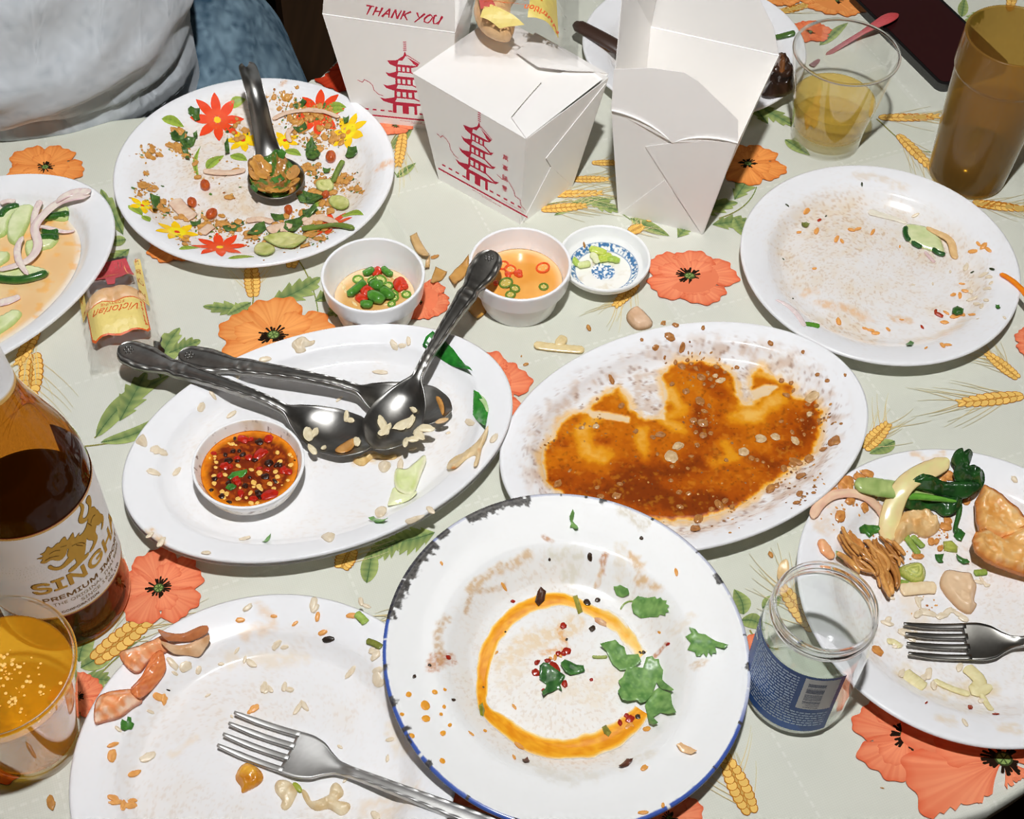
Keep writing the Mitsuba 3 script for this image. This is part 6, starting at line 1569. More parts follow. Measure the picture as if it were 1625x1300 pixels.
    for pts, lab in (([(826, 645), (850, 690), (880, 730), (908, 768)], 'thin green scallion strip bending past the rice clump'), ([(866, 660), (900, 690), (936, 726)], 'short green scallion strip beside the rice clump'), ([(1244, 882), (1280, 880), (1318, 874)], 'green scallion sliver under the wonton'), ([(785, 945), (810, 942), (842, 950)], 'green scallion bit under the scallion round'), ([(410, 765), (440, 780), (470, 800)], 'green scallion bit left of the shredded meat')):
        ribbon(tagp('scallion_strip', lab, 'scallion'), P, c8(*pts), .0050, .0022, S(150, 170, 80), S(100, 134, 50))
    piece(tagp('pork_slice', 'round beige slice of pork above the fork on the lower right plate', 'pork'), P, c8((1036, 940), (1058, 882), (1105, 868), (1175, 880), (1222, 888), (1240, 930), (1256, 975), (1242, 1050), (1258, 1075), (1240, 1112), (1215, 1130), (1160, 1108), (1095, 1045), (1052, 990)), .006, WHITE, WHITE, 'mat_food', .0012, .25, 200, 5, .004, 0, 0,
          lambda xy, e, q3: mixc(mixc(S(232, 204, 168), S(216, 180, 140), .5 + 1.2 * N3(q3, 110, 4)), S(190, 142, 96), .7 * sst(.0022, 0, e)))
    ribbon(tagp('bamboo_strip', 'pale bamboo shoot strip below the scallion round', 'bamboo shoot'), P, c8((795, 985), (880, 978), (960, 972), (1014, 975)), .010, .003, S(236, 214, 176), S(220, 190, 146))
    lab = 'grain of cooked rice on the lower right plate'
    grains(P, [*sized(c8, (905, 1055, 1.7), (915, 1040, 1.3), (905, 1130, 2.0), (970, 1125, 2.0), (950, 1110, 1.3), (1050, 1140, 1.8), (1080, 1120, 2.0), (1110, 1110, 1.5), (1150, 1130, 1.8), (1180, 1155, 1.8), (1310, 945, 1.3), (1270, 935, 1.5), (1325, 955, 1.1), (1290, 915, 1.0), (720, 1185, 2.0), (725, 1160, 1.3), (1490, 312, 1.4), (740, 1030, 1.2)), *sized(c12, (880, 430, 2.2), (900, 450, 1.7), (930, 440, 1.4), (840, 488, 1.8), (820, 475, 1.2), (1010, 675, 1.7), (960, 640, 1.8), (985, 620, 2.2), (1130, 590, 1.8), (1240, 745, 1.7), (1262, 772, 1.7), (1155, 848, 1.2), (860, 620, 1.5))], lab, 'rice grains on the lower right plate')
    grains(P, [*sized(c8, (600, 275, 2.6), (550, 300, 2.6), (470, 330, 3.2), (450, 360, 2.4), (490, 360, 2.0), (400, 385, 2.0), (340, 420, 1.6), (495, 440, 2.2), (580, 480, 2.0), (435, 535, 2.2), (500, 660, 2.0), (530, 690, 2.2), (560, 720, 2.0), (730, 415, 2.2), (780, 370, 2.0), (1090, 290, 2.2), (1055, 315, 1.8), (1070, 600, 2.4), (1085, 565, 1.8), (985, 690, 2.0), (1015, 690, 1.4), (1200, 440, 1.8), (910, 780, 1.8), (890, 945, 1.6), (1040, 730, 1.5)), *sized(c12, (745, 512, 2.2), (1010, 1025 - 345, 1.1))], 'orange-brown crumb of meat or rice on the lower right plate', 'orange-brown crumbs on the lower right plate', .0036, S(226, 162, 88), S(176, 104, 48), 'meat_crumb', 'crumb', .5)
    for pts, w, lab in (([(870, 615), (920, 655), (965, 690)], .009, 'translucent noodle scrap at the left of the plate below the fork'), ([(1010, 652), (1090, 690), (1178, 718)], .0045, 'thin pale noodle below the fork on the lower right plate'), ([(1160, 588), (1195, 620), (1225, 668), (1210, 690), (1280, 682)], .009, 'translucent bent noodle below the fork on the lower right plate'), ([(1230, 715), (1250, 750), (1280, 792)], .004, 'short pale noodle end nearest the lower right plate rim'), ([(790, 470), (825, 475), (850, 500)], .0045, 'pale noodle bit left of the fork tines on the lower right plate')):
        ribbon(tagp('noodle', lab, 'noodle'), P, c12(*pts), w, .0018, S(228, 218, 170), S(206, 190, 130))
    grains(P, sized(c12, (1180, 777, 1.4), (1300, 808, 1.0), (975, 755, .7)), 'red chilli flake near the lower rim of the lower right plate', 'chilli flakes on the lower right plate', .0042, S(170, 60, 34), S(120, 36, 20), 'chilli_flake', 'chilli')
lower_right_food()


def oval_left_food():
    P = OVAL_L
    for pts, lab in (([(1, 0)], ''),):
        pass
    cl = lambda pts, lab, a=RICE, b=RICE2, t=.003: piece(tagp('rice_clump', lab, 'rice'), P, pts, t, a, b, 'mat_food', .001, .6, 300, 0, .002)
    cl(d1((875, 150), (900, 120), (940, 112), (965, 130), (990, 128), (975, 150), (940, 160), (945, 178), (905, 190), (890, 172)), 'ragged clump of rice on the far rim of the spoon platter')
    cl(d1((110, 625), (130, 600), (150, 590), (165, 620), (160, 648), (130, 640)), 'clump of rice on the left rim of the spoon platter')
    cl(d1((1020, 1095), (1045, 1075), (1085, 1080), (1080, 1105), (1050, 1115)), 'flat clump of rice on the near rim of the spoon platter')
    cl(d2((355, 970), (380, 945), (412, 950), (405, 980), (375, 995)), 'pale clump of rice below the cabbage on the spoon platter')
    cl(d2((505, 1010), (545, 995), (600, 985), (570, 1010), (520, 1028)), 'flat strip of rice on the near rim below the cabbage')
    cl(d2((372, 745), (392, 722), (430, 728), (428, 755), (395, 775)), 'clump of rice below the crossed spoon bowls')
    cl(d2((250, 720), (290, 690), (345, 670), (400, 690), (460, 690), (440, 712), (350, 705), (300, 742)), 'line of rice along the edge of the spoon bowls', S(230, 200, 140), S(206, 160, 90))
    piece(tagp('onion_piece', 'fried beige onion piece at the right of the spoon platter', 'onion'), P, d2((708, 762), (735, 712), (790, 680), (838, 645), (885, 600), (912, 575), (900, 625), (880, 665), (862, 742), (840, 748), (850, 695), (800, 715), (745, 765)), .003, WHITE, WHITE, 'mat_food', .0011, .5, 260, 3, .002, .001, 0,
          lambda xy, e, q3: mixc(mixc(S(230, 208, 166), S(206, 176, 126), .5 + 1.4 * N3(q3, 160, 4)), S(206, 126, 40), sst(.10, .28, N3(q3, 90, 8))))
    k = tagp('cabbage_piece', 'pale green cabbage piece in the middle of the spoon platter', 'cabbage')
    piece(k + '__leaf', P, d2((420, 935), (435, 880), (455, 855), (500, 880), (560, 880), (540, 905), (480, 930), (430, 945)), .003, S(214, 222, 158), S(236, 236, 200), 'mat_wet', .0011, .3, 160, 3, .003, .001)
    piece(k + '__rib', P, d2((455, 850), (458, 770), (500, 765), (545, 740), (592, 705), (608, 715), (602, 745), (575, 810), (545, 880), (500, 885)), .0045, WHITE, WHITE, 'mat_wet', .0011, .3, 180, 4, .003, .001, .001, lambda xy, e, q3: mixc(S(196, 212, 122), S(238, 236, 204), .5 + 1.6 * N3(q3, 70, 4) + .6 * sst(.002, 0, e)))
    for pts, lab, a, b in (([(590, 160), (606, 122), (640, 94), (690, 120), (742, 172), (784, 232), (834, 313), (768, 275), (690, 232), (640, 196)], 'large triangular strip of bright green leaf under a spoon handle', S(40, 130, 40), S(24, 96, 32)), ([(840, 386), (866, 396), (890, 425), (911, 482), (904, 530), (896, 575), (866, 535), (836, 490)], 'bright green leaf piece at the right rim of the spoon platter', S(60, 148, 50), S(30, 108, 36)),
                           ([(325, 1012), (350, 1003), (385, 1006), (422, 1018), (398, 1027), (360, 1024)], 'small green leaf sliver below the cabbage', S(120, 170, 92), S(80, 130, 60))):
        k = herb('leaf_piece', P, d2(*pts), lab, 'leaf', a, b, .0010, .001, None, 'mat_wet', .0003, .15)
    ribbon(k.replace('leaf_piece_002', 'leaf_piece_001') + '__pale_edge', P, d2((842, 386), (880, 412), (908, 478)), [.003, .004, .002], .0012, S(190, 214, 160), S(150, 190, 110), lift=.001)
    herb('leaf_piece', P, d1((730, 1116), (752, 1096), (776, 1085), (768, 1102), (748, 1119)), 'thin green leaf sliver on the near rim below the chilli dish', 'leaf', S(120, 160, 100), S(90, 130, 70), .0008, .0006)
    grains(P, [*sized(d1, (205, 660, 1.8), (225, 672, 1.8), (245, 680, 1.4), (202, 775, 2.0), (312, 772, 1.7), (435, 468, 1.6), (490, 400, 1.5), (580, 490, 1.7), (745, 220, 1.7), (615, 290, 1.5), (645, 1100, 1.6), (455, 1170, 1.4), (235, 1120, 1.6), (180, 1085, 1.2)), *sized(d2, (450, 160, 1.6), (490, 165, 1.3), (520, 130, 1.5), (385, 283, 2.2), (822, 530, 1.9), (940, 608, 1.8), (630, 960, 1.8), (125, 1090, 2.6), (480, 735, 1.7), (180, 415, 1.2), (715, 900 - 320, .9), (540, 660, 1.3))], 'pale grain of cooked rice on the spoon platter', 'rice grains on the spoon platter')
oval_left_food()


def flower_plate_food():
    P = FLOWER
    pe = lambda f, x, y, lab, w=1.0: lump(tagp('peanut', lab, 'peanut'), P, *f((x, y))[0], .0105 * w, .0078 * w, .0078 * w, RNG.uniform(1, 2), S(206, 98, 40), S(150, 52, 18), 'mat_wet', .08, 3)
    pe(c1, 1010, 920, 'whole red-brown peanut alone on the bare centre of the flower plate', 1.05); pe(c1, 945, 1005, 'red-brown peanut, left of a pair in the lower scraps of the flower plate'); pe(c1, 1042, 1062, 'red-brown peanut, right of a pair in the lower scraps of the flower plate', 1.08); pe(c2, 140, 782, 'red-brown peanut in the right-hand scraps of the flower plate', 1.15); pe(c1, 1600, 965 , 'red-brown peanut beside the right edge of the soup spoon bowl', .8); pe(c1, 1418, 1040, 'yellow-brown peanut half below the soup spoon bowl', .9)
    # ground pork and toasted rice, denser where the photograph is
    cl1 = [(880, 655, 18, 6), (870, 725, 20, 5), (915, 745, 18, 4), (740, 750, 26, 5), (712, 925, 26, 8), (770, 1000, 22, 5), (830, 1035, 24, 6), (930, 1040, 30, 6), (1000, 1105, 34, 8), (1080, 1120, 30, 8), (1160, 1115, 26, 5), (1150, 640, 26, 5), (1180, 680, 16, 3), (1380, 500, 34, 6), (1470, 530, 34, 7), (1430, 610, 30, 7), (1500, 660, 34, 7), (1250, 1160, 30, 6), (1330, 1190, 34, 7), (1480, 1180, 40, 9), (1560, 1130, 34, 9), (1390, 1110, 30, 6), (900, 1180, 16, 3), (1135, 965, 8, 1), (720, 850, 6, 1), (1080, 850, 60, 3)]
    cl2 = [(20, 570, 22, 8), (80, 560, 26, 8), (140, 620, 24, 8), (150, 690, 22, 7), (60, 720, 26, 7), (40, 830, 24, 8), (100, 880, 26, 9), (170, 900, 26, 8), (220, 890, 24, 7), (110, 990, 30, 9), (40, 960, 24, 7), (30, 1060, 28, 8), (90, 1080, 30, 9), (60, 1160, 26, 6), (250, 930, 14, 3), (290, 945, 5, 1)]
    pts = []
    for f, cl in ((c1, cl1), (c2, cl2)):
        for x, y, r, n in cl:
            for i in range(n):
                pts.append((*f((x + RNG.normal(0, r), y + RNG.normal(0, r * .8)))[0], RNG.uniform(.8, 1.9)))
    pts = [q for q in pts if P.rho(*on(P, *q[:2])[:2]) < .93]
    grains(P, pts, 'golden-brown crumb of ground pork and toasted rice on the flower plate', 'pork crumbs on the flower plate', .0040, S(222, 168, 88), S(176, 112, 44), 'pork_crumb', 'pork', .5)
    residue('pork_residue', P, [(*f_((x, y))[0], r / 3.096 * 1.25, n * 7) for f_, cl in ((c1, cl1), (c2, cl2)) for x, y, r, n in cl], 'fine golden-brown scraps of pork and toasted rice strewn over the flower plate', S(226, 176, 96), S(150, 90, 34), .0009)
    residue('herb_residue', P, [(*f_((x, y))[0], r / 3.096 * 1.2, n) for f_, cl in ((c1, cl1), (c2, cl2)) for x, y, r, n in cl], 'fine green herb scraps strewn over the flower plate', S(96, 130, 50), S(40, 72, 28), .0011)
    # green scraps
    g = [(c1, [(925, 545), (940, 530), (962, 545), (985, 550), (980, 575), (985, 595), (960, 602), (945, 580), (928, 570)], 'leaf'), (c1, [(840, 665), (862, 650), (890, 670), (915, 660), (905, 690), (870, 700), (845, 690)], ''), (c1, [(885, 700), (925, 680), (965, 690), (950, 720), (910, 740)], ''), (c1, [(950, 660), (970, 655), (972, 685), (955, 690)], ''),
         (c1, [(1105, 720), (1125, 710), (1130, 760), (1108, 768)], ''), (c1, [(895, 740), (925, 745), (935, 795), (915, 790)], ''), (c1, [(740, 970), (790, 985), (780, 1020), (770, 1075), (755, 1050), (748, 1010)], ''), (c1, [(935, 1095), (990, 1090), (985, 1110), (945, 1115)], ''), (c1, [(1095, 1120), (1150, 1095), (1185, 1115), (1160, 1140), (1110, 1140)], ''),
         (c1, [(1330, 1060), (1390, 1058), (1400, 1085), (1350, 1090)], ''), (c1, [(1400, 1090), (1470, 1070), (1550, 1030), (1560, 1050), (1480, 1110), (1440, 1155), (1390, 1130)], ''), (c1, [(1258, 1105), (1300, 1095), (1310, 1130), (1270, 1160), (1215, 1170), (1220, 1145)], ''), (c1, [(1460, 975), (1500, 950), (1560, 960), (1590, 980), (1540, 1005), (1475, 1000)], ''), (c1, [(1505, 760), (1530, 700), (1560, 730), (1570, 790), (1530, 790)], ''),
         (c1, [(1440, 640), (1500, 615), (1512, 640), (1470, 660)], ''), (c1, [(1440, 530), (1490, 500), (1510, 520), (1465, 545)], ''), (c1, [(1310, 1165), (1380, 1145), (1360, 1170)], ''), (c2, [(20, 720), (50, 695), (70, 730), (90, 760), (60, 800), (25, 790), (15, 760)], ''), (c2, [(210, 775), (225, 735), (265, 728), (272, 755), (250, 780), (225, 785)], ''), (c2, [(0, 950), (50, 955), (95, 975), (70, 1000), (20, 1000)], ''),
         (c2, [(0, 1040), (60, 1020), (80, 1040), (40, 1060), (5, 1075)], ''), (c2, [(200, 590), (230, 580), (225, 610), (205, 615)], ''), (c2, [(100, 830), (140, 835), (130, 855), (105, 855)], '')]
    for i, (f, q, t) in enumerate(g):
        herb('herb_leaf', P, f(*q), 'dark green torn herb leaf among the pork salad on the flower plate', 'herb', S(84, 118, 48), S(38, 70, 28), .0014, .0014, 'torn herb leaves on the flower plate', 'mat_wet')
    for f, q, w, lab in ((c1, [(1000, 840), (1060, 850), (1140, 850), (1205, 835)], .0075, 'long pinkish shallot strip on the bare centre of the flower plate'), (c1, [(855, 985), (890, 1025), (950, 1075)], .014, 'broad pale pink shallot piece left of the peanut pair'), (c1, [(1210, 1090), (1270, 1080), (1340, 1095)], .007, 'pinkish shallot strip at the lower middle of the flower plate'), (c1, [(1340, 590), (1400, 560), (1500, 545), (1600, 555)], .006, 'curved pale shallot strip over the upper right scraps of the flower plate'),
                         (c1, [(1500, 1110), (1540, 1080), (1600, 1065)], .008, 'pink shallot strip at the lower right of the flower plate'), (c2, [(0, 1090), (60, 1072), (120, 1080), (160, 1110)], .008, 'pink arched shallot strip at the right lower rim of the flower plate'), (c2, [(0, 545), (60, 542), (130, 560), (180, 580)], .0055, 'curved yellowish shallot strip at the right of the flower plate'), (c1, [(1430, 700), (1420, 650), (1460, 620)], .005, 'short pale shallot strip right of the soup spoon handle'), (c1, [(1320, 1140), (1380, 1120), (1430, 1125)], .012, 'white shallot piece at the lower middle of the flower plate'),
                         (c1, [(990, 1150), (1040, 1110)], .010, 'pale shallot chip beside the right peanut of the pair')):
        ribbon(tagp('shallot_strip', lab, 'shallot'), P, f(*q), w * .85, .0016, S(230, 204, 178), S(208, 166, 138), lift=.0010)
    for f, q, w, lab in ((c2, [(20, 1130), (90, 1120), (180, 1112), (255, 1128)], .0055, 'long dark green stem at the right lower rim of the flower plate'), (c2, [(150, 900), (180, 830), (200, 795)], .0050, 'green stem right of the red-brown peanut on the flower plate'), (c2, [(0, 1130), (60, 1120)], .006, 'short green stem at the lower rim of the flower plate')):
        ribbon(tagp('green_stem', lab, 'stem'), P, f(*q), w, .003, S(120, 140, 56), S(76, 100, 36), lift=.0015)
    for f, q, lab in ((c1, [(1300, 1170), (1400, 1145), (1500, 1165), (1490, 1195), (1430, 1225), (1330, 1200)], 'broad pale green cucumber piece at the lower edge of the flower plate'), (c1, [(1255, 1215), (1330, 1205), (1345, 1245), (1270, 1255)], 'small green cucumber piece at the lowest rim of the flower plate'), (c2, [(70, 900), (110, 890), (150, 905), (145, 940), (100, 945), (72, 930)], 'pale green cucumber round at the right of the flower plate'), (c2, [(130, 985), (170, 965), (225, 985), (215, 1030), (150, 1020)], 'pale cucumber slice with a green skin at the right of the flower plate'), (c1, [(1560, 900), (1610, 885), (1640, 900), (1610, 930)], 'pale green cucumber bit right of the soup spoon bowl')):
        piece(tagp('cucumber_piece', lab, 'cucumber'), P, f(*q), .0022, WHITE, WHITE, 'mat_wet', .0012, .45, 200, 0, .0016, 0.0008, .0008, lambda xy, e, q3: mixc(mixc(S(216, 214, 146), S(170, 176, 86), .5 + 1.6 * N3(q3, 150, 4)), S(110, 134, 50), .7 * sst(.0012, 0, e)))
flower_plate_food()


def salad_food():
    P = POOL
    fl = lambda xy, e, q3: mixc(mixc(S(226, 230, 184), S(190, 206, 134), .5 + 1.5 * N3(q3, 130, 4)), S(160, 188, 96), .8 * sst(.0022, 0, e))
    for pts, rind, lab in (([(48, 545), (56, 470), (92, 405), (140, 366), (205, 356), (218, 385), (200, 450), (170, 520), (130, 590), (100, 612), (62, 592)], None, 'upright pale cucumber slice at the left of the salad platter'),
                           ([(285, 452), (300, 415), (350, 390), (432, 368), (444, 410), (438, 446), (400, 458), (330, 452)], [(300, 440), (340, 436), (370, 432), (402, 428), (440, 420)], 'cucumber slice with a notched rind at the right of the salad platter'),
                           ([(262, 520), (300, 515), (380, 530), (372, 552), (320, 560), (280, 548)], [(292, 530), (330, 540), (376, 540)], 'half-sunk cucumber slice with dark rind under the onion strips'),
                           ([(165, 612), (215, 585), (270, 572), (366, 568), (372, 592), (330, 632), (262, 652), (185, 690)], [(262, 576), (320, 570), (370, 576)], 'cucumber half slice in the middle of the salad platter'),
                           ([(-60, 800), (0, 790), (60, 760), (180, 748), (300, 775), (318, 795), (300, 812), (240, 832), (170, 842), (90, 850), (0, 842), (-60, 830)], [(-30, 832), (40, 842), (100, 846), (160, 842), (230, 826), (308, 800)], 'long cucumber slice with a scalloped green rind at the near side of the salad platter'),
                           ([(-80, 470), (0, 430), (60, 370), (132, 362), (112, 420), (60, 470), (40, 545), (-60, 560)], [(10, 440), (60, 385), (120, 372)], 'dark skinned cucumber chunk at the far left of the salad platter'),
                           ([(-60, 1100), (0, 1080), (80, 1040), (132, 1040), (140, 1068), (95, 1120), (40, 1160), (-60, 1200)], None, 'pale cucumber slice at the near left of the salad platter'),
                           ([(-90, 640), (0, 655), (58, 662), (66, 690), (30, 730), (-90, 760)], None, 'olive cucumber end at the left frame edge of the salad platter')):
        k = tagp('cucumber_slice', lab, 'cucumber')
        piece(k + '__flesh', P, d6(*pts), .0042, WHITE, WHITE, 'mat_wet', .0014, .10, 260, 0, .0011, 0, 0, fl)
        if rind: ribbon(k + '__rind', P, d6(*rind), .0066, .0064, S(24, 72, 26), S(70, 120, 44), lift=.0006)
    for pts, w, l, lab in (([(578, 285), (480, 300), (370, 340), (280, 415), (225, 500), (245, 590), (190, 700), (100, 742), (-20, 775)], [.010, .010, .009, .009, .009, .008, .006], [.001, .006, .009, .009, .007, .006, .005, .006, .004], 'long pink-edged onion strip looping across the salad platter'), ([(575, 275), (480, 268), (400, 305), (362, 332)], [.011, .007], [.004, .005, .008, .008], 'wide pink onion strip at the right tip of the salad heap'),
                           ([(262, 320), (235, 380), (222, 430), (226, 505)], .007, [.006, .007, .007, .006], 'upright purple-edged onion strip at the back of the salad'), ([(150, 555), (112, 640), (128, 720), (182, 800)], [.005, .007, .007, .004], [.007, .007, .007, .006], 'pink onion strip crossing the near cucumber slice'), ([(250, 490), (350, 508), (420, 522), (482, 514)], [.004, .006, .003], [.005, .005, .003, .002], 'thin pink onion strip pointing right in the salad'),
                           ([(-40, 985), (40, 972), (90, 955), (128, 938)], [.009, .010, .007], .001, 'purple onion strip lying in the peach dressing'), ([(0, 330), (40, 318), (95, 322)], .006, .004, 'pale onion end at the far left of the salad')):
        ribbon(tagp('onion_strip', lab, 'onion'), P, d6(*pts), np.array(w) * .82, .0014, S(234, 224, 208), S(212, 172, 178), lift=l, n=44)
salad_food()


def cup_contents():
    A, B = Level(.0163), Level(.0232)
    ring = lambda key, surf, px, py, R, col, core, seed=True: disc_ring(key, surf, px, py, R, col, core)
    def disc_ring(key, surf, px, py, R, col, core, tilt=0.0):
        c = on(surf, px, py); t = np.linspace(0, 2 * math.pi, 15)
        prof = np.c_[R - .0007 + .0008 * np.cos(t), .0008 + .0010 * np.sin(t)]
        v, f = lathe(prof, 20, c); mb = MB().add(v, f, col)
        v, f = lathe(np.array([(R - .0006, .0002), (R - .0006, .0008), (0, .0010)]), 14, c); mb.add(v, f, core)
        a = RNG.uniform(0, 6)
        for q in range(3):
            s = _ico[1]; mb.add(s.vertices * [.0007, .0005, .0004] + c + [math.cos(a + q * 2.1) * R * .45, math.sin(a + q * 2.1) * R * .45, .0011], s.faces, S(236, 226, 170))
        v, f, cc = mb.get(); tl = RNG.uniform(-.25, .25); v = v.copy(); v[:, 2] += (v[:, 0] - c[0]) * tl + abs(tl) * R * .4
        put(key, (v, f, cc), 'mat_wet')
    G, Gc, R_, Rc = S(96, 140, 44), S(190, 200, 110), S(214, 64, 26), S(236, 150, 70)
    gl, rl = 'green chilli slice in the cup of chopped chillies', 'red chilli piece in the cup of chopped chillies'
    for x, y, r in ((535, 715, 48), (775, 725, 58), (690, 730, 44), (910, 880, 52), (860, 790, 48), (900, 985, 36), (1060, 880, 42), (930, 920, 40)):
        disc_ring(tagp('chilli_slice', gl, 'chilli', 'green chilli slices in the cup of chopped chillies'), A, *d3((x, y))[0], r / 6.843 / 2 * .00125, G, Gc)
    for q, w, lab in (([(432, 900), (520, 830), (612, 755)], .0056, 'long green chilli rod at the left of the cup of chopped chillies'), ([(610, 670), (650, 645), (695, 622)], .0052, 'short green chilli rod at the far side of the cup of chopped chillies'), ([(805, 605), (850, 645), (900, 680)], .0048, 'thin green chilli rod at the far right of the cup of chopped chillies'), ([(660, 920), (720, 925), (780, 980)], .0085, 'thick green chilli tube at the near side of the cup of chopped chillies'),
                      ([(700, 780), (740, 800), (780, 800)], .0080, 'thick green chilli tube in the middle of the cup of chopped chillies'), ([(800, 840), (850, 880), (900, 930)], .0068, 'olive green chilli tube at the right of the cup of chopped chillies'), ([(580, 1000), (630, 1000), (680, 1005)], .0060, 'dark green chilli bit at the nearest side of the cup of chopped chillies')):
        ribbon(tagp('chilli_piece', lab, 'chilli'), A, d3(*q), w * 1.25, w * .95, S(80, 140, 44), S(44, 96, 30), lift=.0006, n=12)
    for x, y, L, W in ((620, 850, .0085, .0070), (675, 830, .0070, .0060), (575, 935, .0080, .0065), (745, 642, .0078, .0062), (985, 780, .0115, .0085), (1030, 800, .0060, .0050)):
        lump(tagp('chilli_chunk', rl, 'chilli', 'red chilli pieces in the cup of chopped chillies'), A, *d3((x, y))[0], L * 1.3, W * 1.25, .0056, RNG.uniform(0, 3), S(222, 66, 30), S(170, 28, 14), 'mat_wet', .35, 2)
    grains(A, sized(d3, (665, 970, 1.6), (620, 810, 1.0), (1020, 845, 1.1), (810, 920, 1.2), (380, 800, 1.4), (400, 840, 1.3), (360, 760, 1.1), (640, 690, 1.4), (940, 700, 1.4), (870, 700, 1.2), (500, 980, 1.5), (840, 985, 1.2)), 'pale chilli seed in the cup of chopped chillies', 'pale seeds in the cup of chopped chillies', .0035, S(240, 226, 180), S(222, 190, 120), 'chilli_seed', 'seed')
    for x, y, r, red in ((375, 395, 78, 1), (430, 425, 80, 1), (675, 415, 92, 1), (395, 530, 92, 0), (465, 572, 68, 0), (430, 618, 70, 0), (682, 556, 64, 0)):
        disc_ring(tagp('chilli_slice', ('red' if red else 'green') + ' chilli ring floating in the fish sauce', 'chilli', ('red' if red else 'green') + ' chilli rings in the fish sauce'), B, *d4((x, y))[0], r / 4.779 / 2 * .00058, S(226, 84, 30) if red else S(96, 124, 40), S(238, 168, 84) if red else S(200, 178, 90))
    for x, y, L in ((490, 462, .0078), (410, 468, .0060), (320, 530, .0050), (500, 445, .005)):
        lump(tagp('chilli_chunk', 'red chilli chunk in the fish sauce', 'chilli', 'red chilli chunks in the fish sauce'), B, *d4((x, y))[0], L, L * .75, .0036, RNG.uniform(0, 3), S(232, 92, 40), S(206, 54, 22), 'mat_wet', .35, 2)
    # saucer
    class Sc:
        def h(s, x, y): return np.interp(np.hypot(np.asarray(x, float) - .0689, np.asarray(y, float) - .7929), [0, .0225, .0310, .0345], [.0053, .0063, .0141, .0215])
    D = Sc()
    for q, w, a, b, lab in (([(1030, 275), (1090, 290), (1150, 315)], .0095, S(176, 196, 60), S(206, 212, 110), 'yellow-green scallion piece at the back of the saucer'), ([(1090, 350), (1150, 345), (1190, 320)], .0090, S(170, 190, 50), S(196, 206, 96), 'middle yellow-green scallion piece in the saucer'), ([(1160, 355), (1205, 352), (1250, 372)], .0075, S(150, 180, 56), S(176, 196, 90), 'green scallion tip at the right in the saucer'), ([(1040, 315), (1075, 345), (1080, 380)], .0075, S(226, 226, 190), S(204, 210, 140), 'whitish scallion piece in the saucer'),
                            ([(940, 400), (985, 395), (1030, 385)], .0080, S(216, 222, 164), S(190, 200, 110), 'pale scallion piece at the left in the saucer'), ([(905, 350), (925, 375), (945, 400)], .0065, S(176, 200, 90), S(150, 180, 60), 'green scallion piece at the far left rim of the saucer')):
        ribbon(tagp('scallion_piece', lab, 'scallion'), D, d4(*q), w * .8, .0045, a, b, lift=.0004, n=12)
    grains(D, [*d4((990, 238))], 'brown crumb on the far rim of the saucer', None, .0045, S(180, 130, 70), S(140, 90, 40), 'crumb', 'crumb')
    # chilli flakes in oil
    O = Level(CHILI_Z + .0152)
    grains(O, sized(d5, (440, 570), (455, 608, 1.4), (640, 400, 1.5), (600, 390), (680, 410), (710, 652, 1.5), (860, 695, 1.5), (950, 730, 1.8), (1158, 495, 1.4), (1185, 605, 1.7), (1310, 640, 1.6), (1135, 715, 1.5), (1158, 775, 1.7), (1280, 815, 1.3), (885, 840, 1.7), (945, 885, 1.6), (965, 920, 1.6), (1070, 855, 1.6), (1115, 912, 1.5), (850, 960, 1.5), (710, 1025, 1.6), (525, 945, 1.5), (435, 850, 1.5), (430, 762, 1.4), (562, 752, 1.4), (450, 668, 1.3), (860, 1075, 1.5), (925, 1075, 1.4), (575, 970, 1.5), (550, 1020, 1.4), (800, 1015, 1.2), (730, 900, 1.0), (885, 890, 1.2), (1300, 520, 1.5), (1330, 545, 1.2), (1150, 835, 1.2), (380, 560, 1.1), (440, 540, 1.2), (1210, 870, .8)),
           'yellow chilli seed floating in the dish of chilli oil', 'yellow seeds in the chilli oil', .0025, S(244, 206, 116), S(226, 166, 66), 'chilli_seed', 'seed', .15, (.70, .92))
    grains(O, sized(d5, (770, 345, 2.4), (950, 520, 2.6), (1000, 500, 2.0), (1060, 345, 2.0), (555, 655, 2.0), (830, 560, 1.6), (1060, 985, 2.6), (1010, 995, 1.6), (740, 970, 1.5), (890, 1030, 1.6), (705, 840, 1.4), (680, 800, 1.3), (1230, 700, 1.6), (1280, 720, 1.6), (700, 560, 1.2), (620, 660, 1.2), (1040, 700, 1.3), (850, 350, 1.3), (500, 760, 1.2), (950, 680, 1.2), (430, 510, 1.2), (880, 1035, 1.2)), 'red chilli flake in the dish of chilli oil', 'red flakes in the chilli oil', .0036, S(200, 40, 16), S(150, 20, 8), 'chilli_flake', 'chilli', .5)
    grains(O, sized(d5, (950, 375, 2.2), (600, 590, 2.2), (760, 520, 1.6), (900, 585, 1.9), (1020, 770, 2.2), (1130, 825, 1.4), (790, 880, 1.8), (940, 960, 2.2), (945, 1000, 1.6), (670, 335, 1.2), (760, 255, .8), (650, 480, 1.6), (560, 520, 1.4), (1060, 620, 2.2), (1150, 640, 1.6), (840, 780, 1.2), (440, 800, 1.4), (520, 1000, 1.6), (610, 1065, 1.4), (400, 930, 1.2), (1190, 640, 1.3), (700, 590, 1.1), (720, 480, 1.2), (600, 850, 1.5), (345, 520, .9), (1360, 590, .9)), 'black chilli flake in the dish of chilli oil', 'black flakes in the chilli oil', .0028, S(64, 28, 12), S(26, 12, 8), 'charred_flake', 'chilli', .5)
    herb('coriander_leaf', O, d5((585, 790), (640, 722), (720, 705), (810, 698), (815, 730), (760, 780), (690, 785), (620, 812)), 'larger green coriander leaf in the chilli oil', 'coriander', S(76, 140, 50), S(40, 104, 34), .0010, .0004, None, 'mat_wet')
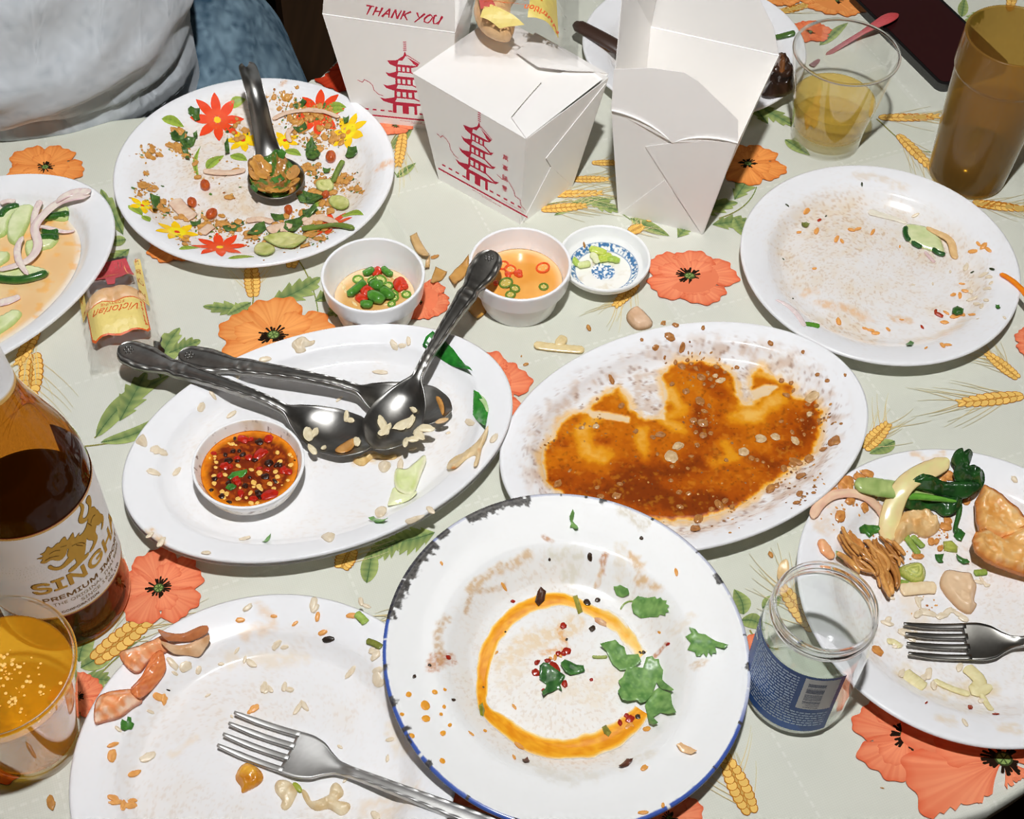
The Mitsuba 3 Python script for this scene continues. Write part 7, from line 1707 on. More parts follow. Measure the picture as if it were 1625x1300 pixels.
    herb('coriander_leaf', O, d5((560, 905), (590, 860), (640, 850), (690, 880), (680, 905), (620, 935)), 'smaller green coriander leaf in the chilli oil', 'coriander', S(70, 126, 46), S(40, 96, 34), .0010, .0004, None, 'mat_wet')
cup_contents()


def table_crumbs():
    P = TAB
    oc = lambda pts, lab, a, b, t=.0016: piece(tagp('onion_skin', lab, 'onion'), P, pts, t, a, b, 'mat_food', .0012, .4, 160, 0, .0015, .0015, 0, lambda xy, e, q3: mixc(mixc(a, b, .5 + 1.3 * N3(q3, 90, 4)), b * .7, .8 * sst(.0010, 0, e)), False)
    oc(c5((550, 300), (572, 232), (622, 258), (600, 285), (575, 300), (562, 318)), 'brown onion skin scrap left of the spoon handle on the cloth', S(206, 160, 90), S(170, 120, 56))
    oc(c5((628, 280), (655, 240), (690, 215), (714, 195), (718, 240), (690, 280), (668, 300), (655, 328), (640, 300)), 'brown onion skin scrap between the spoon handle and the sauce cup', S(206, 156, 84), S(160, 108, 46))
    oc(c5((712, 420), (740, 372), (765, 365), (792, 400), (790, 425), (752, 464)), 'brown onion skin scrap under the spoon handle near the fish sauce cup', S(200, 150, 70), S(166, 116, 44))
    oc(c5((462, 112), (492, 104), (520, 140), (545, 180), (540, 204), (515, 196), (485, 160)), 'tan noodle crust right of the chopped chilli cup', S(226, 192, 140), S(190, 150, 92), .003)
    oc(c5((530, 210), (550, 205), (545, 240), (525, 245)), 'small tan scrap below the noodle crust', S(226, 196, 150), S(190, 150, 92))
    piece(tagp('meat_scrap', 'pinkish meat scrap on the cloth above the sauce platter', 'meat'), P, c5((1392, 440), (1415, 412), (1445, 408), (1480, 438), (1504, 478), (1465, 498), (1428, 494), (1402, 470)), .006, WHITE, WHITE, 'mat_food', .0012, .3, 180, 3, .003, 0, 0, lambda xy, e, q3: mixc(mixc(S(226, 194, 164), S(200, 158, 120), .5 + 1.2 * N3(q3, 110, 4)), S(146, 108, 68), .85 * sst(.0016, 0, e)))
    k = tagp('noodle', 'pale noodle with a crumb on the cloth touching the sauce platter', 'noodle')
    ribbon(k + '__strand', P, c5((995, 565), (1060, 575), (1130, 582), (1210, 588)), .008, .003, S(226, 206, 156), S(204, 176, 116)); lump(k + '__crumb', P, *c5((1110, 552))[0], .012, .009, .004, 1.0, S(230, 212, 166), S(206, 178, 120))
    grains(P, [*sized(c5, (960, 647, 1.2), (1550, 468, 1.3), (570, 185, 1.6), (1230, 490, 1.6)), *sized(c12, (245, 62, 1.5), (768, 1155, .5)), *sized(c9, (203, 1235, 2.2)), *sized(c10, (72, 592, 1.2)), *sized(d2, (1075, 203, .6)), *sized(c3, (0, 0, .1))][:-1], 'brown crumb or sauce drop on the tablecloth', 'crumbs on the tablecloth', .0042, S(206, 152, 84), S(160, 104, 44), 'table_crumb', 'crumb', .2)
    piece(tagp('onion_skin', 'pale onion skin scrap on the cloth behind the glass jar', 'onion'), P, c12((274, 168), (284, 112), (318, 98), (330, 140), (318, 160), (292, 205), (278, 200)), .0016, S(232, 206, 160), S(206, 170, 116), 'mat_food', .0012, .4, 160, 0, .0015, .0015)
table_crumbs()


def back_plate_food():
    P = BACK
    piece(tagp('charred_scrap', 'black charred scrap on the plate behind the open take-out box', 'food scrap'), P, c3((690, 330), (715, 270), (735, 215), (770, 215), (800, 250), (812, 300), (800, 330), (740, 350), (700, 350)), .014, S(70, 44, 30), S(26, 18, 14), 'mat_wet', .0016, .5, 120, 4, .006)
    piece(tagp('charred_scrap', 'brown charred scrap farther back on the plate behind the open box', 'food scrap'), P, c3((732, 260), (740, 222), (770, 218), (778, 262), (750, 275)), .012, S(150, 92, 44), S(70, 40, 20), 'mat_wet', .0014, .5, 150, 5, .004, 0, .006)
    ribbon(tagp('green_stem', 'dark green stem on the plate behind the open take-out box', 'stem'), P, c3((735, 140), (770, 132), (808, 122)), .007, .004, S(80, 110, 50), S(50, 80, 36))
    lump(tagp('orange_scrap', 'orange scrap under the knife on the plate behind the boxes', 'food scrap'), P, *c2((1495, 230))[0], .014, .010, .007, .3, S(228, 150, 40), S(190, 110, 20), 'mat_wet', .3)
    # dinner knife: dark handle across the plate rim
    k = 'table_knife'
    a, b, c, d = on(P, 912, 38, .004), on(P, 950, 58, .005), on(P, 1010, 96, .008), on(P, 1120, 150, .006)
    v, f = tube(spline([a, (a + b) / 2, b, c], 16), np.r_[.004, np.linspace(.0075, .0085, 14), .007], 12, .55); put(k + '__handle', (v, f, S(62, 44, 36)), 'mat_food')
    v, f = tube(spline([c, (c + d) / 2, d], 16), np.r_[np.full(13, .0085), .007, .0045, .001], 10, .14); put(k + '__blade', (v, f, S(150, 150, 148)), 'mat_steel'); say(k, 'table knife with a dark brown handle on the plate behind the boxes', 'knife')
back_plate_food()
# ------------------------------------------------------------------ cutlery
STEEL, STEEL_D = S(176, 174, 169), S(128, 126, 122)
def sweep_flat(P, Sd, U, W, T, prof_top, m=17, col=None):
    """A closed flat bar: centre line P with side and up vectors, half width W, thickness T per row; prof_top(row, t) gives the top's height over the edge line for t in -1..1."""
    n = len(P); t = np.linspace(-1, 1, m)
    top = P[:, None] + Sd[:, None] * (W[:, None] * t[None])[..., None] + U[:, None] * prof_top[..., None]
    bot = top - U[:, None] * T[:, None, None]
    v = np.stack([top, bot], 0).reshape(-1, 3)
    g = grid_faces(n, m); k = n * m
    edge = []
    i = np.arange(n - 1)
    for j, flip in ((0, False), (m - 1, True)):
        q = np.stack([i * m + j, (i + 1) * m + j, (i + 1) * m + j + k, i * m + j + k], 1); edge.append(q if flip else q[:, ::-1])
    j = np.arange(m - 1)
    for r, flip in ((0, True), (n - 1, False)):
        q = np.stack([r * m + j, r * m + j + 1, r * m + j + 1 + k, r * m + j + k], 1); edge.append(q if flip else q[:, ::-1])
    f = np.vstack([g[:, ::-1], g + k] + [e[:, ::-1] for e in edge])
    return v, f


def basis(p):
    t = np.gradient(p, axis=0); t /= np.linalg.norm(t, axis=1, keepdims=True)
    s = np.cross(t, [0, 0, 1.0]); s /= np.linalg.norm(s, axis=1, keepdims=True)
    return t, s, np.cross(s, t)


def serving_spoon(key, tip, end, label, sag=.006, roll=0.0, bowl_up=.0, seed=1):
    """An ornate tablespoon from handle tip to the far edge of its bowl."""
    tip, end = np.asarray(tip, float), np.asarray(end, float)
    L = np.linalg.norm(end - tip); n = 130
    s = np.linspace(0, 1, n)
    p = tip + s[:, None] * (end - tip)
    z = np.interp(s, [0, .12, .40, .60, .68, .80, 1.0], [0, -.001, .0045, .0050, .0, -.0050, .0010]); p[:, 2] += np.convolve(np.pad(z, 8, 'edge'), np.ones(17) / 17, 'valid')
    t, sd, up = basis(p)
    c, q = math.cos(roll), math.sin(roll); sd, up = sd * c + up * q, up * c - sd * q
    W = PchipInterpolator([0, .012, .04, .10, .16, .205, .24, .30, .45, .60, .655, .70, .76, .83, .90, .955, .985, 1], np.array([.10, .36, .52, .56, .44, .33, .37, .31, .23, .185, .20, .48, .80, .98, .94, .66, .38, .06]) * .0205)(s)
    tt = np.linspace(-1, 1, 17)
    bowl = sst(.645, .74, s)
    deep = .0075 * bowl * np.clip((W / .0205), 0, 1)
    crown = .0014 * (1 - bowl)
    prof = -deep[:, None] * (1 - tt[None] ** 2) + crown[:, None] * (1 - tt[None] ** 2)
    edge = ((np.abs(tt) > .72) & (np.abs(tt) < .92))[None] * (1 - bowl)[:, None] * .0007 * (1 + .5 * np.sin(s * 120))[:, None]
    vine = (.0006 * np.maximum(0, np.sin(s * 150))[:, None] * np.exp(-((s[:, None] - .235) / .05) ** 2) * (np.abs(tt) < .6)[None])
    vine2 = (.0004 * np.maximum(0, np.sin(s * 190))[:, None] * np.exp(-((s[:, None] - .60) / .06) ** 2))
    prof = prof + edge + vine + vine2
    T = np.interp(s, [0, .1, .6, .7, 1], [.0022, .0026, .0030, .0016, .0011])
    v, f = sweep_flat(p, sd, up, W, T, prof)
    k = np.clip((edge + vine).ravel() / .0007, 0, 1); wear = .5 + 1.1 * N3(v, 60, seed) + .6 * N3(v, 600, seed + 1)
    col = mixc(STEEL_D, STEEL, wear); col[:len(k)] = mixc(col[:len(k)], S(206, 204, 198), k * .7)
    groove = ((np.abs(tt) > .55) & (np.abs(tt) <= .72))[None] * (1 - bowl)[:, None] * np.ones((n, 17)); col[:len(k)] = mixc(col[:len(k)], S(30, 28, 26), groove.ravel() * .6)
    put(key, (v, f, col), 'mat_steel')
    # rosette on the tip
    mb = MB(); i0 = int(.045 * n)
    for a in range(6):
        d = sd[i0] * math.cos(a * 1.047) + t[i0] * math.sin(a * 1.047)
        q = _ico[1]; mb.add(q.vertices * .0011 + p[i0] + d * .0027 + up[i0] * .0016, q.faces, S(150, 148, 144))
    q = _ico[1]; mb.add(q.vertices * .0012 + p[i0] + up[i0] * .0018, q.faces, S(176, 174, 170))
    put(key + '__rosette', mb, 'mat_steel'); say(key, label, 'spoon')
    return p, sd, up, W


class BowlOf:
    """The hollow of a spoon as a resting surface."""
    def __init__(s, data):
        p, sd, up, W = data; s.p, s.sd, s.W = p, sd, W
    def h(s, x, y):
        x = np.atleast_1d(np.asarray(x, float)); y = np.atleast_1d(np.asarray(y, float))
        d = (s.p[None, :, 0] - x[:, None]) ** 2 + (s.p[None, :, 1] - y[:, None]) ** 2
        i = d.argmin(1); sx = (x - s.p[i, 0]) * s.sd[i, 0] + (y - s.p[i, 1]) * s.sd[i, 1]
        w = np.maximum(s.W[i], 1e-4); n = i / (len(s.p) - 1)
        z = s.p[i, 2] - .0075 * sst(.645, .74, n) * np.clip(w / .0205, 0, 1) * (1 - np.clip(sx / w, -1, 1) ** 2) + .0003
        return z if len(z) > 1 else float(z[0])


def spoons():
    zb = float(OVAL_L.h(-.10, .60))
    a = serving_spoon('serving_spoon', at(189, 551, .0330), at(594, 704, zb + .0135), 'ornate steel spoon pointing lower right, nearest the chilli dish', seed=1)
    b = serving_spoon('serving_spoon_001', at(284, 562, .0310), at(717, 650, zb + .0135), 'ornate steel spoon lying beneath the two other spoons', seed=5)
    c = serving_spoon('serving_spoon_002', at(783, 399, .0510), at(594, 712, zb + .0190), 'ornate steel spoon with its handle resting on the fish sauce cup', seed=9)
    for S_, pts, who in ((BowlOf(a), sized(d2, (30, 590, 2.6), (60, 582, 1.6), (50, 660, 2.0), (105, 655, 1.3), (265, 625, 1.8), (215, 500, 1.5), (235, 520, 1.2)), 'the spoon nearest the chilli dish'), (BowlOf(c), sized(d2, (395, 545, 2.4), (400, 578, 2.0), (415, 560, 1.6), (500, 540, 3.0), (530, 530, 2.0), (545, 468, 1.4), (600, 560, 2.6), (570, 590, 2.2), (535, 612, 2.0), (505, 625, 1.8)), 'the uppermost spoon')):
        grains(S_, pts, 'white grain of rice in the bowl of ' + who, 'rice in the bowl of ' + who, .0055, S(238, 228, 200), S(214, 196, 150))
    piece(tagp('onion_piece', 'brown onion piece in the bowl of the spoon nearest the chilli dish', 'onion'), BowlOf(a), d2((160, 665), (190, 638), (235, 612), (262, 610), (255, 640), (230, 668), (185, 678)), .0022, S(206, 154, 88), S(170, 112, 50), 'mat_wet', .001, .4, 200, 3, .002)
    piece(tagp('onion_piece', 'brown onion shred at the right edge of the lowest spoon bowl', 'onion'), BowlOf(b), d2((655, 410), (668, 402), (692, 440), (695, 480), (685, 490), (670, 450)), .0022, S(206, 150, 80), S(166, 104, 44), 'mat_wet', .001, .4, 200, 4, .002)
    grains(BowlOf(b), sized(d2, (685, 522, 1.8), (560, 372, 1.5), (372, 500, 1.6)), 'pale crumb in the bowl of the lowest spoon', 'crumbs in the bowl of the lowest spoon', .005, S(230, 206, 160), S(196, 140, 80), 'rice_crumb', 'rice')


def fork(key, tips, neck, end, label, width, zs, seed=3, mat='mat_satin', tone=(S(186, 185, 181), S(222, 221, 218))):
    """A four-tined dinner fork: (centre of the tine tips, neck, handle end) with heights."""
    a, b, c = [np.array([*at(*q, z)[:2], z]) for q, z in zip((tips, neck, end), zs)]
    ax = b - a; Lh = np.linalg.norm(ax); ax /= Lh
    sd = np.cross(ax, [0, 0, 1.0]); sd /= np.linalg.norm(sd); up = np.cross(sd, ax)
    hw = width / 2; col = lambda v: mixc(*tone, .5 + 1.3 * N3(v, 90, seed) + .5 * N3(v, 800, seed + 1))
    root = .56
    for i in range(4):
        off = (i - 1.5) / 1.5 * (hw - .0018)
        n = 16; s = np.linspace(0, 1, n)
        p = a + ax * (s * Lh * (root + .03))[:, None] + sd * (off * (.93 + .07 * s))[:, None] + up * (.0035 * (1 - s) ** 2 - .0012 * np.sin(s * 3.14))[:, None]
        W = .0010 + .0009 * np.clip(s * 3, 0, 1); T = np.full(n, .0016)
        tt = np.linspace(-1, 1, 5); v, f = sweep_flat(p, np.tile(sd, (n, 1)), np.tile(up, (n, 1)), W, T, .0003 * (1 - tt[None] ** 2) * np.ones((n, 1)), 5)
        put(key + '__' + ('tine' if i == 0 else f'tine_{i:03d}'), (v, f, col(v)), mat, True)
    n = 80; s = np.linspace(0, 1, n)
    p1 = a + ax * (Lh * root) - up * .0002
    path = spline([p1, a + ax * (Lh * .80), b, b + (c - b) * .35 + [0, 0, .0015], b + (c - b) * .7 + [0, 0, .001], c], n)
    ln = np.r_[0, np.cumsum(np.linalg.norm(np.diff(path, axis=0), axis=1))]; u = ln / Lh
    W = PchipInterpolator([0, .12, .25, .36, .46, .60, .9, 1.5, 2.2, 3.2, 9], [hw, hw * 1.02, hw * .88, hw * .52, .0040, .0034, .0036, .0048, .0060, .0078, .0078])(u)
    t, s2, u2 = basis(path); tt = np.linspace(-1, 1, 15)
    hd = sst(.45, .6, u)
    prof = (-.0016 * (1 - hd))[:, None] * (1 - tt[None] ** 2) + (.0012 * hd)[:, None] * (1 - tt[None] ** 2) + .0006 * hd[:, None] * ((np.abs(tt) > .6) & (np.abs(tt) < .9))[None] * (1 + .6 * np.sin(u * 46))[:, None]
    v, f = sweep_flat(path, s2, u2, W, np.interp(u, [0, .5, 3], [.0017, .0026, .0026]), prof, 15)
    put(key + '__handle', (v, f, col(v)), mat); say(key, label, 'fork')


def forks():
    z = float(LOWER_LEFT.h(-.15, .37))
    fork('fork', (360, 1160), (535, 1217), (800, 1318), 'steel fork on the bottom left plate with its handle under the enamel plate', .0285, (z + .0035, z + .0075, .0270), 3)
    z = float(LOWER_RIGHT.h(.30, .47))
    fork('fork_001', (1437, 1017), (1608, 1018), (1850, 1000), 'steel fork on the lower right plate reaching out of the frame', .0270, (z + .0035, z + .0085, .0300), 7, 'mat_steel', (S(140, 138, 132), S(176, 174, 168)))


def soup_spoon():
    """Chinese steel soup spoon: a deep round bowl and a trough handle rising to its tip."""
    key = 'soup_spoon'
    zb = float(FLOWER.h(*at(437, 280, .012)[:2])) + .0020
    c = at(438, 281, zb + .012); tip = at(391, 106, .068)
    d = tip - c; d[2] = 0; d /= np.linalg.norm(d); o = np.array([-d[1], d[0], 0])
    # bowl: an oval cup
    n, m = 22, 72; r = np.linspace(0, 1, n); a = np.arange(m) * 2 * math.pi / m
    rx, ry = .0250, .0228; dp = .0125
    pull = 1 + .20 * np.exp(-(((a + math.pi) % (2 * math.pi) - math.pi) / .35) ** 2)
    def shell(off, dz):
        x = (r[:, None] * pull[None]) * (rx + off) * np.cos(a); y = r[:, None] * (ry + off) * np.sin(a)
        z = -dp * (1 - r[:, None] ** 2.4) + a[None] * 0 + dz
        return (c + d * x[..., None] + o * y[..., None] + np.array([0, 0, 1.0]) * z[..., None]).reshape(-1, 3)
    ti, bo = shell(0, 0), shell(.0007, -.0010)
    k = n * m; g = grid_faces(n, m, True)
    j = np.arange(m); j2 = (j + 1) % m; e = (n - 1) * m
    f = np.vstack([g, g[:, ::-1] + k, np.stack([e + j, k + e + j, k + e + j2, e + j2], 1)])
    v = np.vstack([ti, bo])
    put(key + '__bowl', (v, np.vstack([f[:, [0, 1, 2]], f[:, [0, 2, 3]]]), mixc(STEEL_D, STEEL, .6 + N3(v, 80, 3))), 'mat_steel')
    # handle
    p = spline([c + d * .0255 + [0, 0, -.0010], c + d * .034 + [0, 0, .0060], c + (tip - c) * .55 + [0, 0, .004], tip], 60)
    t, s2, u2 = basis(p); s = np.linspace(0, 1, 60); tt = np.linspace(-1, 1, 15)
    W = PchipInterpolator([0, .08, .25, .6, .93, .98, 1], [.0130, .0108, .0088, .0078, .0074, .0060, .0030])(s)
    prof = .0042 * (tt[None] ** 2) * np.ones((60, 1))
    v, f = sweep_flat(p, s2, u2, W, np.full(60, .0012), prof, 15)
    put(key + '__handle', (v, f, mixc(STEEL_D, STEEL, .5 + N3(v, 80, 5))), 'mat_steel')
    say(key, 'steel Chinese soup spoon holding pork salad, standing in the flower plate', 'spoon')
    class B:
        def h(s_, x, y):
            x = np.asarray(x, float) - c[0]; y = np.asarray(y, float) - c[1]
            q = np.minimum(1.0, np.hypot((x * d[0] + y * d[1]) / rx, (x * o[0] + y * o[1]) / ry)); return c[2] - dp * (1 - q ** 2.4) + .0002
    b = B()
    piece('pork_salad_spoonful', b, c1((1225, 790), (1290, 785), (1360, 745), (1400, 790), (1440, 820), (1470, 880), (1450, 940), (1380, 970), (1300, 955), (1240, 910), (1222, 850)), .0058, WHITE, WHITE, 'mat_wet', .0010, .6, 230, 5, .004, 0, 0, lambda xy, e, q3: mixc(mixc(S(186, 130, 62), S(124, 78, 32), .5 + 1.5 * N3(q3, 170, 4)), S(74, 110, 38), sst(-.02, .08, N3(q3, 150, 9))))
    say('pork_salad_spoonful', 'pork and herb salad filling the bowl of the soup spoon', 'pork salad')
    class Top:
        def h(s_, x, y): return b.h(x, y) + .0050
    tp = Top()
    for q, lab in (([(1350, 760), (1385, 735), (1410, 770), (1395, 800), (1360, 795)], 'back'), ([(1330, 880), (1380, 860), (1400, 885), (1350, 905)], 'middle'), ([(1230, 920), (1270, 905), (1290, 935), (1260, 955)], 'left front')):
        herb('herb_leaf', tp, c1(*q), f'green herb leaf at the {lab} of the soup spoon bowl', 'herb', S(76, 128, 46), S(36, 84, 30), .0014, .0008, None, 'mat_wet')
    grains(tp, sized(c1, (1260, 830, 2.4), (1290, 860, 2.6), (1310, 830, 2.0), (1340, 940, 3.0), (1300, 945, 2.2), (1390, 945, 2.2), (1440, 860, 2.6), (1445, 905, 2.4), (1250, 870, 1.8), (1270, 800, 2.0)), 'golden-brown pork crumb in the soup spoon bowl', 'pork crumbs in the soup spoon', .0050, S(222, 168, 84), S(170, 104, 40), 'pork_crumb', 'pork', .5)
spoons(); forks(); soup_spoon()


# ------------------------------------------------------------------ wrapped fortune cookies
def cookie_mesh(mb, c, u, w, R, col1, col2, h=.016):
    """A fortune cookie: a round wafer folded to a half moon and bent over, built on axes u, w; c its resting centre."""
    n, m = 40, 26
    s = np.linspace(-1.25, 1.25, n); a = np.arange(m) * 2 * math.pi / m
    V = []
    for si in s:
        cen = np.array([math.sin(si) * R * .95, -math.cos(si) * R * .75 + R * .35, 0])
        rad = R * .72 * (math.cos(si * .95) ** .55 if abs(si) < 1.2 else .25)
        rad = max(rad, R * .14)
        out = np.array([math.sin(si), -math.cos(si), 0])
        pinch = 1 - .25 * math.exp(-(si / .22) ** 2)
        V.append(cen + np.outer(np.cos(a), out) * rad * .62 + np.c_[a * 0, a * 0, np.sin(a)] * rad * .62 * pinch)
    V = np.array(V).reshape(-1, 3)
    V[:, 2] -= V[:, 2].min()
    p = c + V[:, :1] * u + V[:, 1:2] * w + V[:, 2:] * np.array([0, 0, 1.0])
    f = grid_faces(n, m, True)
    t = .5 + 1.2 * N3(V, 90, 4)
    e0, e1 = np.arange(m), (n - 1) * m + np.arange(m)
    mb.add(p, f[:, ::-1], mixc(col1, col2, t))
    for e, flip in ((e0, False), (e1, True)):
        q = np.vstack([p[e], p[e].mean(0)]); jj = np.arange(m)
        ff = np.stack([jj, (jj + 1) % m, jj * 0 + m], 1); mb.add(q, ff if flip else ff[:, ::-1], col2)
    return V[:, 2].max()


def wrapper(key, o, u, w, L, W, top, base, seed, crimp=.010, z=lambda x, y: 0.0):
    """Clear film in two sheets: frame o, unit axes u (length L) and w (width W); top(a, b) its height over the base for a, b in 0..1."""
    n, m = 90, 70
    a, b = np.meshgrid(np.linspace(0, 1, n), np.linspace(0, 1, m), indexing='ij')
    x = a * L; y = b * W
    q = np.stack([x, y, x * 0 + seed], -1)
    ragged = .0012 * np.sin(a * 60 + seed)
    zig = (.0012 * np.abs(((b * W / .0022) % 2) - 1)) * ((a < .03) | (a > .97))
    g = o + u * (x + np.where(a > .5, zig, -zig))[..., None] + w * (y + ragged * (np.abs(b - .5) > .49))[..., None]
    env = sst(0, .14, a) * sst(1, .86, a) * sst(0, .10, b) * sst(1, .90, b)
    wr = .0020 * N3(q, 120, seed) + .0022 * (np.abs(N3(q, 70, seed + 2)) ** .7 - .4) * env + .0007 * np.sin(b * W * 2400) * ((a < .12) | (a > .88))
    ztop = base(g[..., 0], g[..., 1]) + .0006 + top(a, b) + wr * (.12 + env) + .0012
    zbot = base(g[..., 0], g[..., 1]) + .0003
    ztop = np.maximum(ztop, zbot + .0004)
    f = grid_faces(n, m)
    vt = np.c_[g.reshape(-1, 3)[:, :2], ztop.ravel()]; vb = np.c_[g.reshape(-1, 3)[:, :2], zbot.ravel()]
    scene[key] = mikit.ply((np.vstack([vt, vb]), np.vstack([f, f[:, ::-1] + n * m])), 'mat_film', smooth=True)
    from scipy.interpolate import RegularGridInterpolator
    it = RegularGridInterpolator((np.linspace(0, 1, n), np.linspace(0, 1, m)), ztop, bounds_error=False, fill_value=None)
    def lay(mb, xy, fc, col, lift=.0004):
        """Print on the film: xy in metres along (u, w)."""
        xy = np.asarray(xy, float); p = o + u * xy[:, :1] + w * xy[:, 1:2]
        zz = it(np.c_[xy[:, 0] / L, xy[:, 1] / W]) + lift
        fc = np.asarray(fc); 
        if fc.shape[1] == 4: fc = np.vstack([fc[:, [0, 1, 2]], fc[:, [0, 2, 3]]])
        mb.add(np.c_[p[:, :2], zz], fc, col)
    return lay


def film_poly(lay, mb, pts, col, lift=.0004, size=.0025):
    xy, f = fill(Polygon(pts).buffer(0), size); lay(mb, xy, f, col, lift)


def film_text(lay, mb, text, x, y, h, ang, col, lift=.0007, bold=False, slant=0.0, wide=1.0, mirror=False):
    m = meshkit.text_mesh(text, h, .0001, bold); v = np.array(m.vertices)[:, :2]; v[:, 0] *= wide; v[:, 0] += v[:, 1] * slant; v[:, 0] -= v[:, 0].max() / 2
    if mirror: v[:, 1] *= -1
    c, s = math.cos(ang), math.sin(ang)
    lay(mb, np.c_[x + v[:, 0] * c - v[:, 1] * s, y + v[:, 0] * s + v[:, 1] * c], m.faces, col, lift)


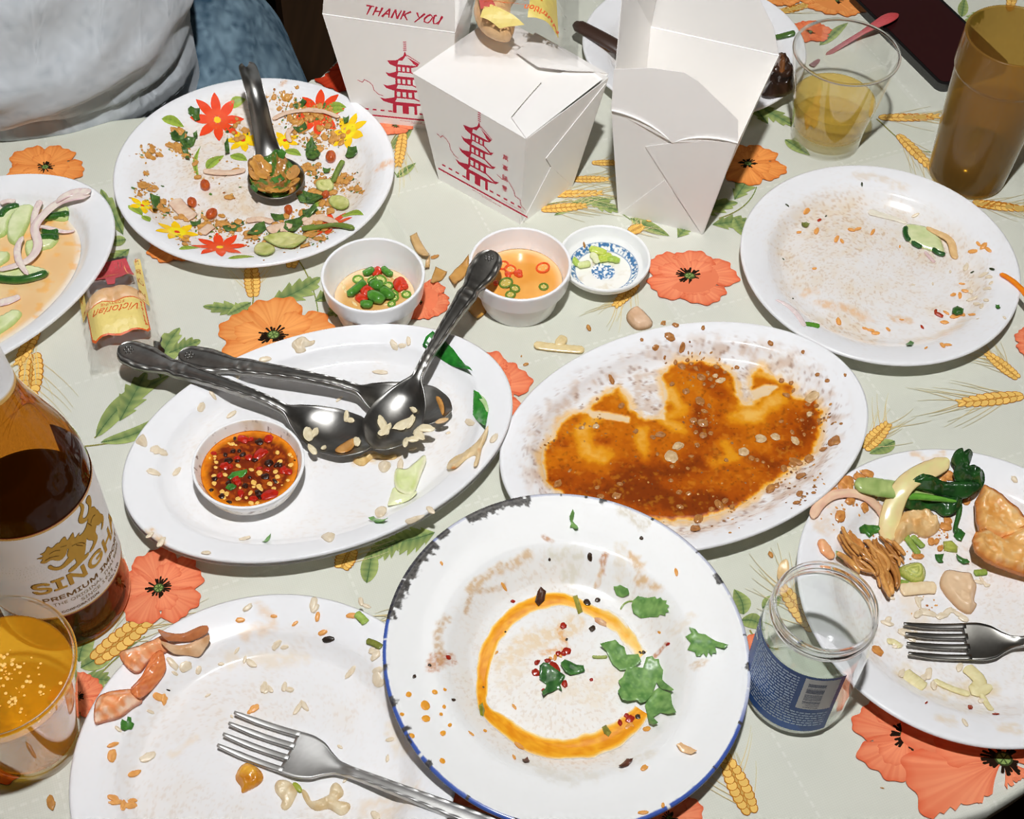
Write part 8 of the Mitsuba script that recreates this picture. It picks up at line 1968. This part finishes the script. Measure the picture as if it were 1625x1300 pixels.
def cookies():
    CK1, CK2 = S(244, 206, 156), S(226, 172, 112)
    # on the cloth, upper left: corners seen at (108, 420) (245, 400) (145, 597) (277, 545)
    o = at(146, 596); e = at(116, 424); r = at(266, 541)
    u = (e - o); L = np.linalg.norm(u); u /= L; w = (r - o); w -= u * (w @ u); W = np.linalg.norm(w); w /= W; W *= .92
    k = 'fortune_cookie'
    mb = MB(); cc = o + u * L * .44 + w * W * .50; cc[2] = .0012
    cookie_mesh(mb, cc, w * .80, -u * .95, .0255, CK1, CK2); put(k + '__cookie', mb, 'mat_food')
    top = lambda a, b: .0235 * np.exp(-((a - .42) / .34) ** 4) * np.exp(-((b - .5) / .44) ** 6)
    lay = wrapper(k + '__wrapper', o, u, w, L, W, top, lambda x, y: cloth_h(x, y) + .0003, 3)
    mb = MB(); rd, yl, og = S(198, 76, 84), S(230, 208, 124), S(222, 100, 44)
    X, Y = lambda t: t * L, lambda t: t * W
    film_poly(lay, mb, [(X(.70), Y(.20)), (X(.96), Y(.14)), (X(.97), Y(.76)), (X(.67), Y(.84)), (X(.64), Y(.58)), (X(.56), Y(.56)), (X(.56), Y(.46)), (X(.66), Y(.44))], rd)
    for i, q in enumerate((.72, .745, .77)): film_poly(lay, mb, [(X(q), Y(.30 + i * .02)), (X(q + .008), Y(.30 + i * .02)), (X(q + .008), Y(.70 - i * .02)), (X(q), Y(.70 - i * .02))], S(238, 176, 116), .0007)
    for i in range(5): film_text(lay, mb, '- -- --- -- -', X(.80 + i * .032), Y(.48), .0026, math.pi / 2, S(226, 150, 130), .0007, mirror=True)
    for q0, q1 in (((.66, .26), (.92, .22)), ((.65, .76), (.92, .70))): 
        a_, b_ = np.array(q0) * [L, W], np.array(q1) * [L, W]; film_poly(lay, mb, [a_, b_, b_ + [0, .0007], a_ + [0, .0007]], S(238, 176, 116), .0007)
    film_poly(lay, mb, np.c_[X(.29) + X(.130) * np.array([1, .8, 1.05, .85, 1, .95, 1, -.8, -1, -.95, -1.08, -.95, -1, -.8]), Y(.50) + Y(.40) * np.array([-1, -.8, -.4, 0, .4, .8, 1, 1, .9, .4, 0, -.4, -.9, -1])], og)
    film_poly(lay, mb, np.c_[X(.29) + X(.120) * np.array([1, .8, 1.05, .85, 1, .95, 1, -.8, -1, -.95, -1.08, -.95, -1, -.8]), Y(.50) + Y(.385) * np.array([-1, -.8, -.4, 0, .4, .8, 1, 1, .9, .4, 0, -.4, -.9, -1])], yl, .0006)
    film_text(lay, mb, 'FORTUNE', X(.395), Y(.48), .0028, -math.pi / 2, og, .0009, mirror=True)
    film_text(lay, mb, 'Victorian', X(.355), Y(.52), .0062, -math.pi / 2, og, .0009, False, .55, 1.0, True)
    for y0, word, x0 in ((.055, 'COOKIE', .86), (.90, 'FORTUNE', .90)):
        film_poly(lay, mb, [(X(.42), Y(y0 - .04)), (X(.93), Y(y0 - .04)), (X(.93), Y(y0 + .055)), (X(.42), Y(y0 + .055))], yl)
        for i, ch in enumerate(word): film_text(lay, mb, ch, X(x0 - i * .078), Y(y0), .0042, -math.pi / 2 if i % 2 else math.pi / 2, S(190, 100, 40), .0007, mirror=True)
    put(k + '__wrapper_print', mb, 'mat_paper', False); say(k, 'fortune cookie in a clear red and yellow printed wrapper, on the cloth', 'fortune cookie'); say(k + '__wrapper', 'crinkled clear plastic wrapper'); say(k + '__wrapper_print', 'red panel and yellow label with upside-down lettering')
    # on the closed take-out box
    zt = .1105
    o = at(722, 88, zt); e = at(916, 96, zt); r = at(728, -26, zt)
    u = (e - o); L = np.linalg.norm(u); u /= L; w = (r - o); w -= u * (w @ u); W = np.linalg.norm(w); w /= W
    k = 'fortune_cookie_001'; base = lambda x, y: np.asarray(x, float) * 0 + zt
    mb = MB(); cc = o + u * L * .42 + w * W * .42; cc[2] = zt + .0012
    cookie_mesh(mb, cc, -w * .86, u * .95, .0350, CK1, CK2); put(k + '__cookie', mb, 'mat_food')
    lay = wrapper(k + '__wrapper', o, u, w, L, W, lambda a, b: .0345 * np.exp(-((a - .43) / .40) ** 6) * np.exp(-((b - .46) / .47) ** 8), base, 8)
    mb = MB(); X, Y = lambda t: t * L, lambda t: t * W; og = S(232, 112, 60)
    film_poly(lay, mb, [(X(.58), Y(.10)), (X(.84), Y(.12)), (X(.80), Y(.74)), (X(.72), Y(.76)), (X(.74), Y(.44)), (X(.60), Y(.34))], S(220, 198, 108)); film_poly(lay, mb, [(X(.20), Y(.10)), (X(.36), Y(.04)), (X(.56), Y(.06)), (X(.40), Y(.14)), (X(.24), Y(.22))], S(228, 206, 120)); film_poly(lay, mb, [(X(.20), Y(.16)), (X(.32), Y(.18)), (X(.24), Y(.40)), (X(.18), Y(.66)), (X(.16), Y(.40))], S(200, 92, 84))
    for i in range(9):
        t = .24 + i * .055
        film_poly(lay, mb, [(X(.22), Y(t)), (X(.58 - i * .004), Y(t - .03)), (X(.58 - i * .004), Y(t - .03) + .0004), (X(.22), Y(t) + .0004)], og, .0007)
    for i, tx in enumerate(('INGREDIENTS', 'FLOUR SUGAR', 'VANILLA')): film_text(lay, mb, '-- --- -- ---', X(.40), Y(.58 - i * .07), .0032, -.08, og, .0008, True)
    film_text(lay, mb, '----- -- -----', X(.40), Y(.27), .0034, -.08, og, .0008, True)
    film_text(lay, mb, 'Nutrition', X(.70), Y(.20), .0052, math.pi - .08, og, .0008, True, .2); film_text(lay, mb, '+', X(.69), Y(.30), .008, .6, S(226, 130, 40), .0008, True)
    put(k + '__wrapper_print', mb, 'mat_paper', False); say(k, 'fortune cookie in a clear wrapper lying on the closed take-out box', 'fortune cookie'); say(k + '__wrapper', 'crinkled clear plastic wrapper'); say(k + '__wrapper_print', 'orange printed lines and yellow panels')
cookies()
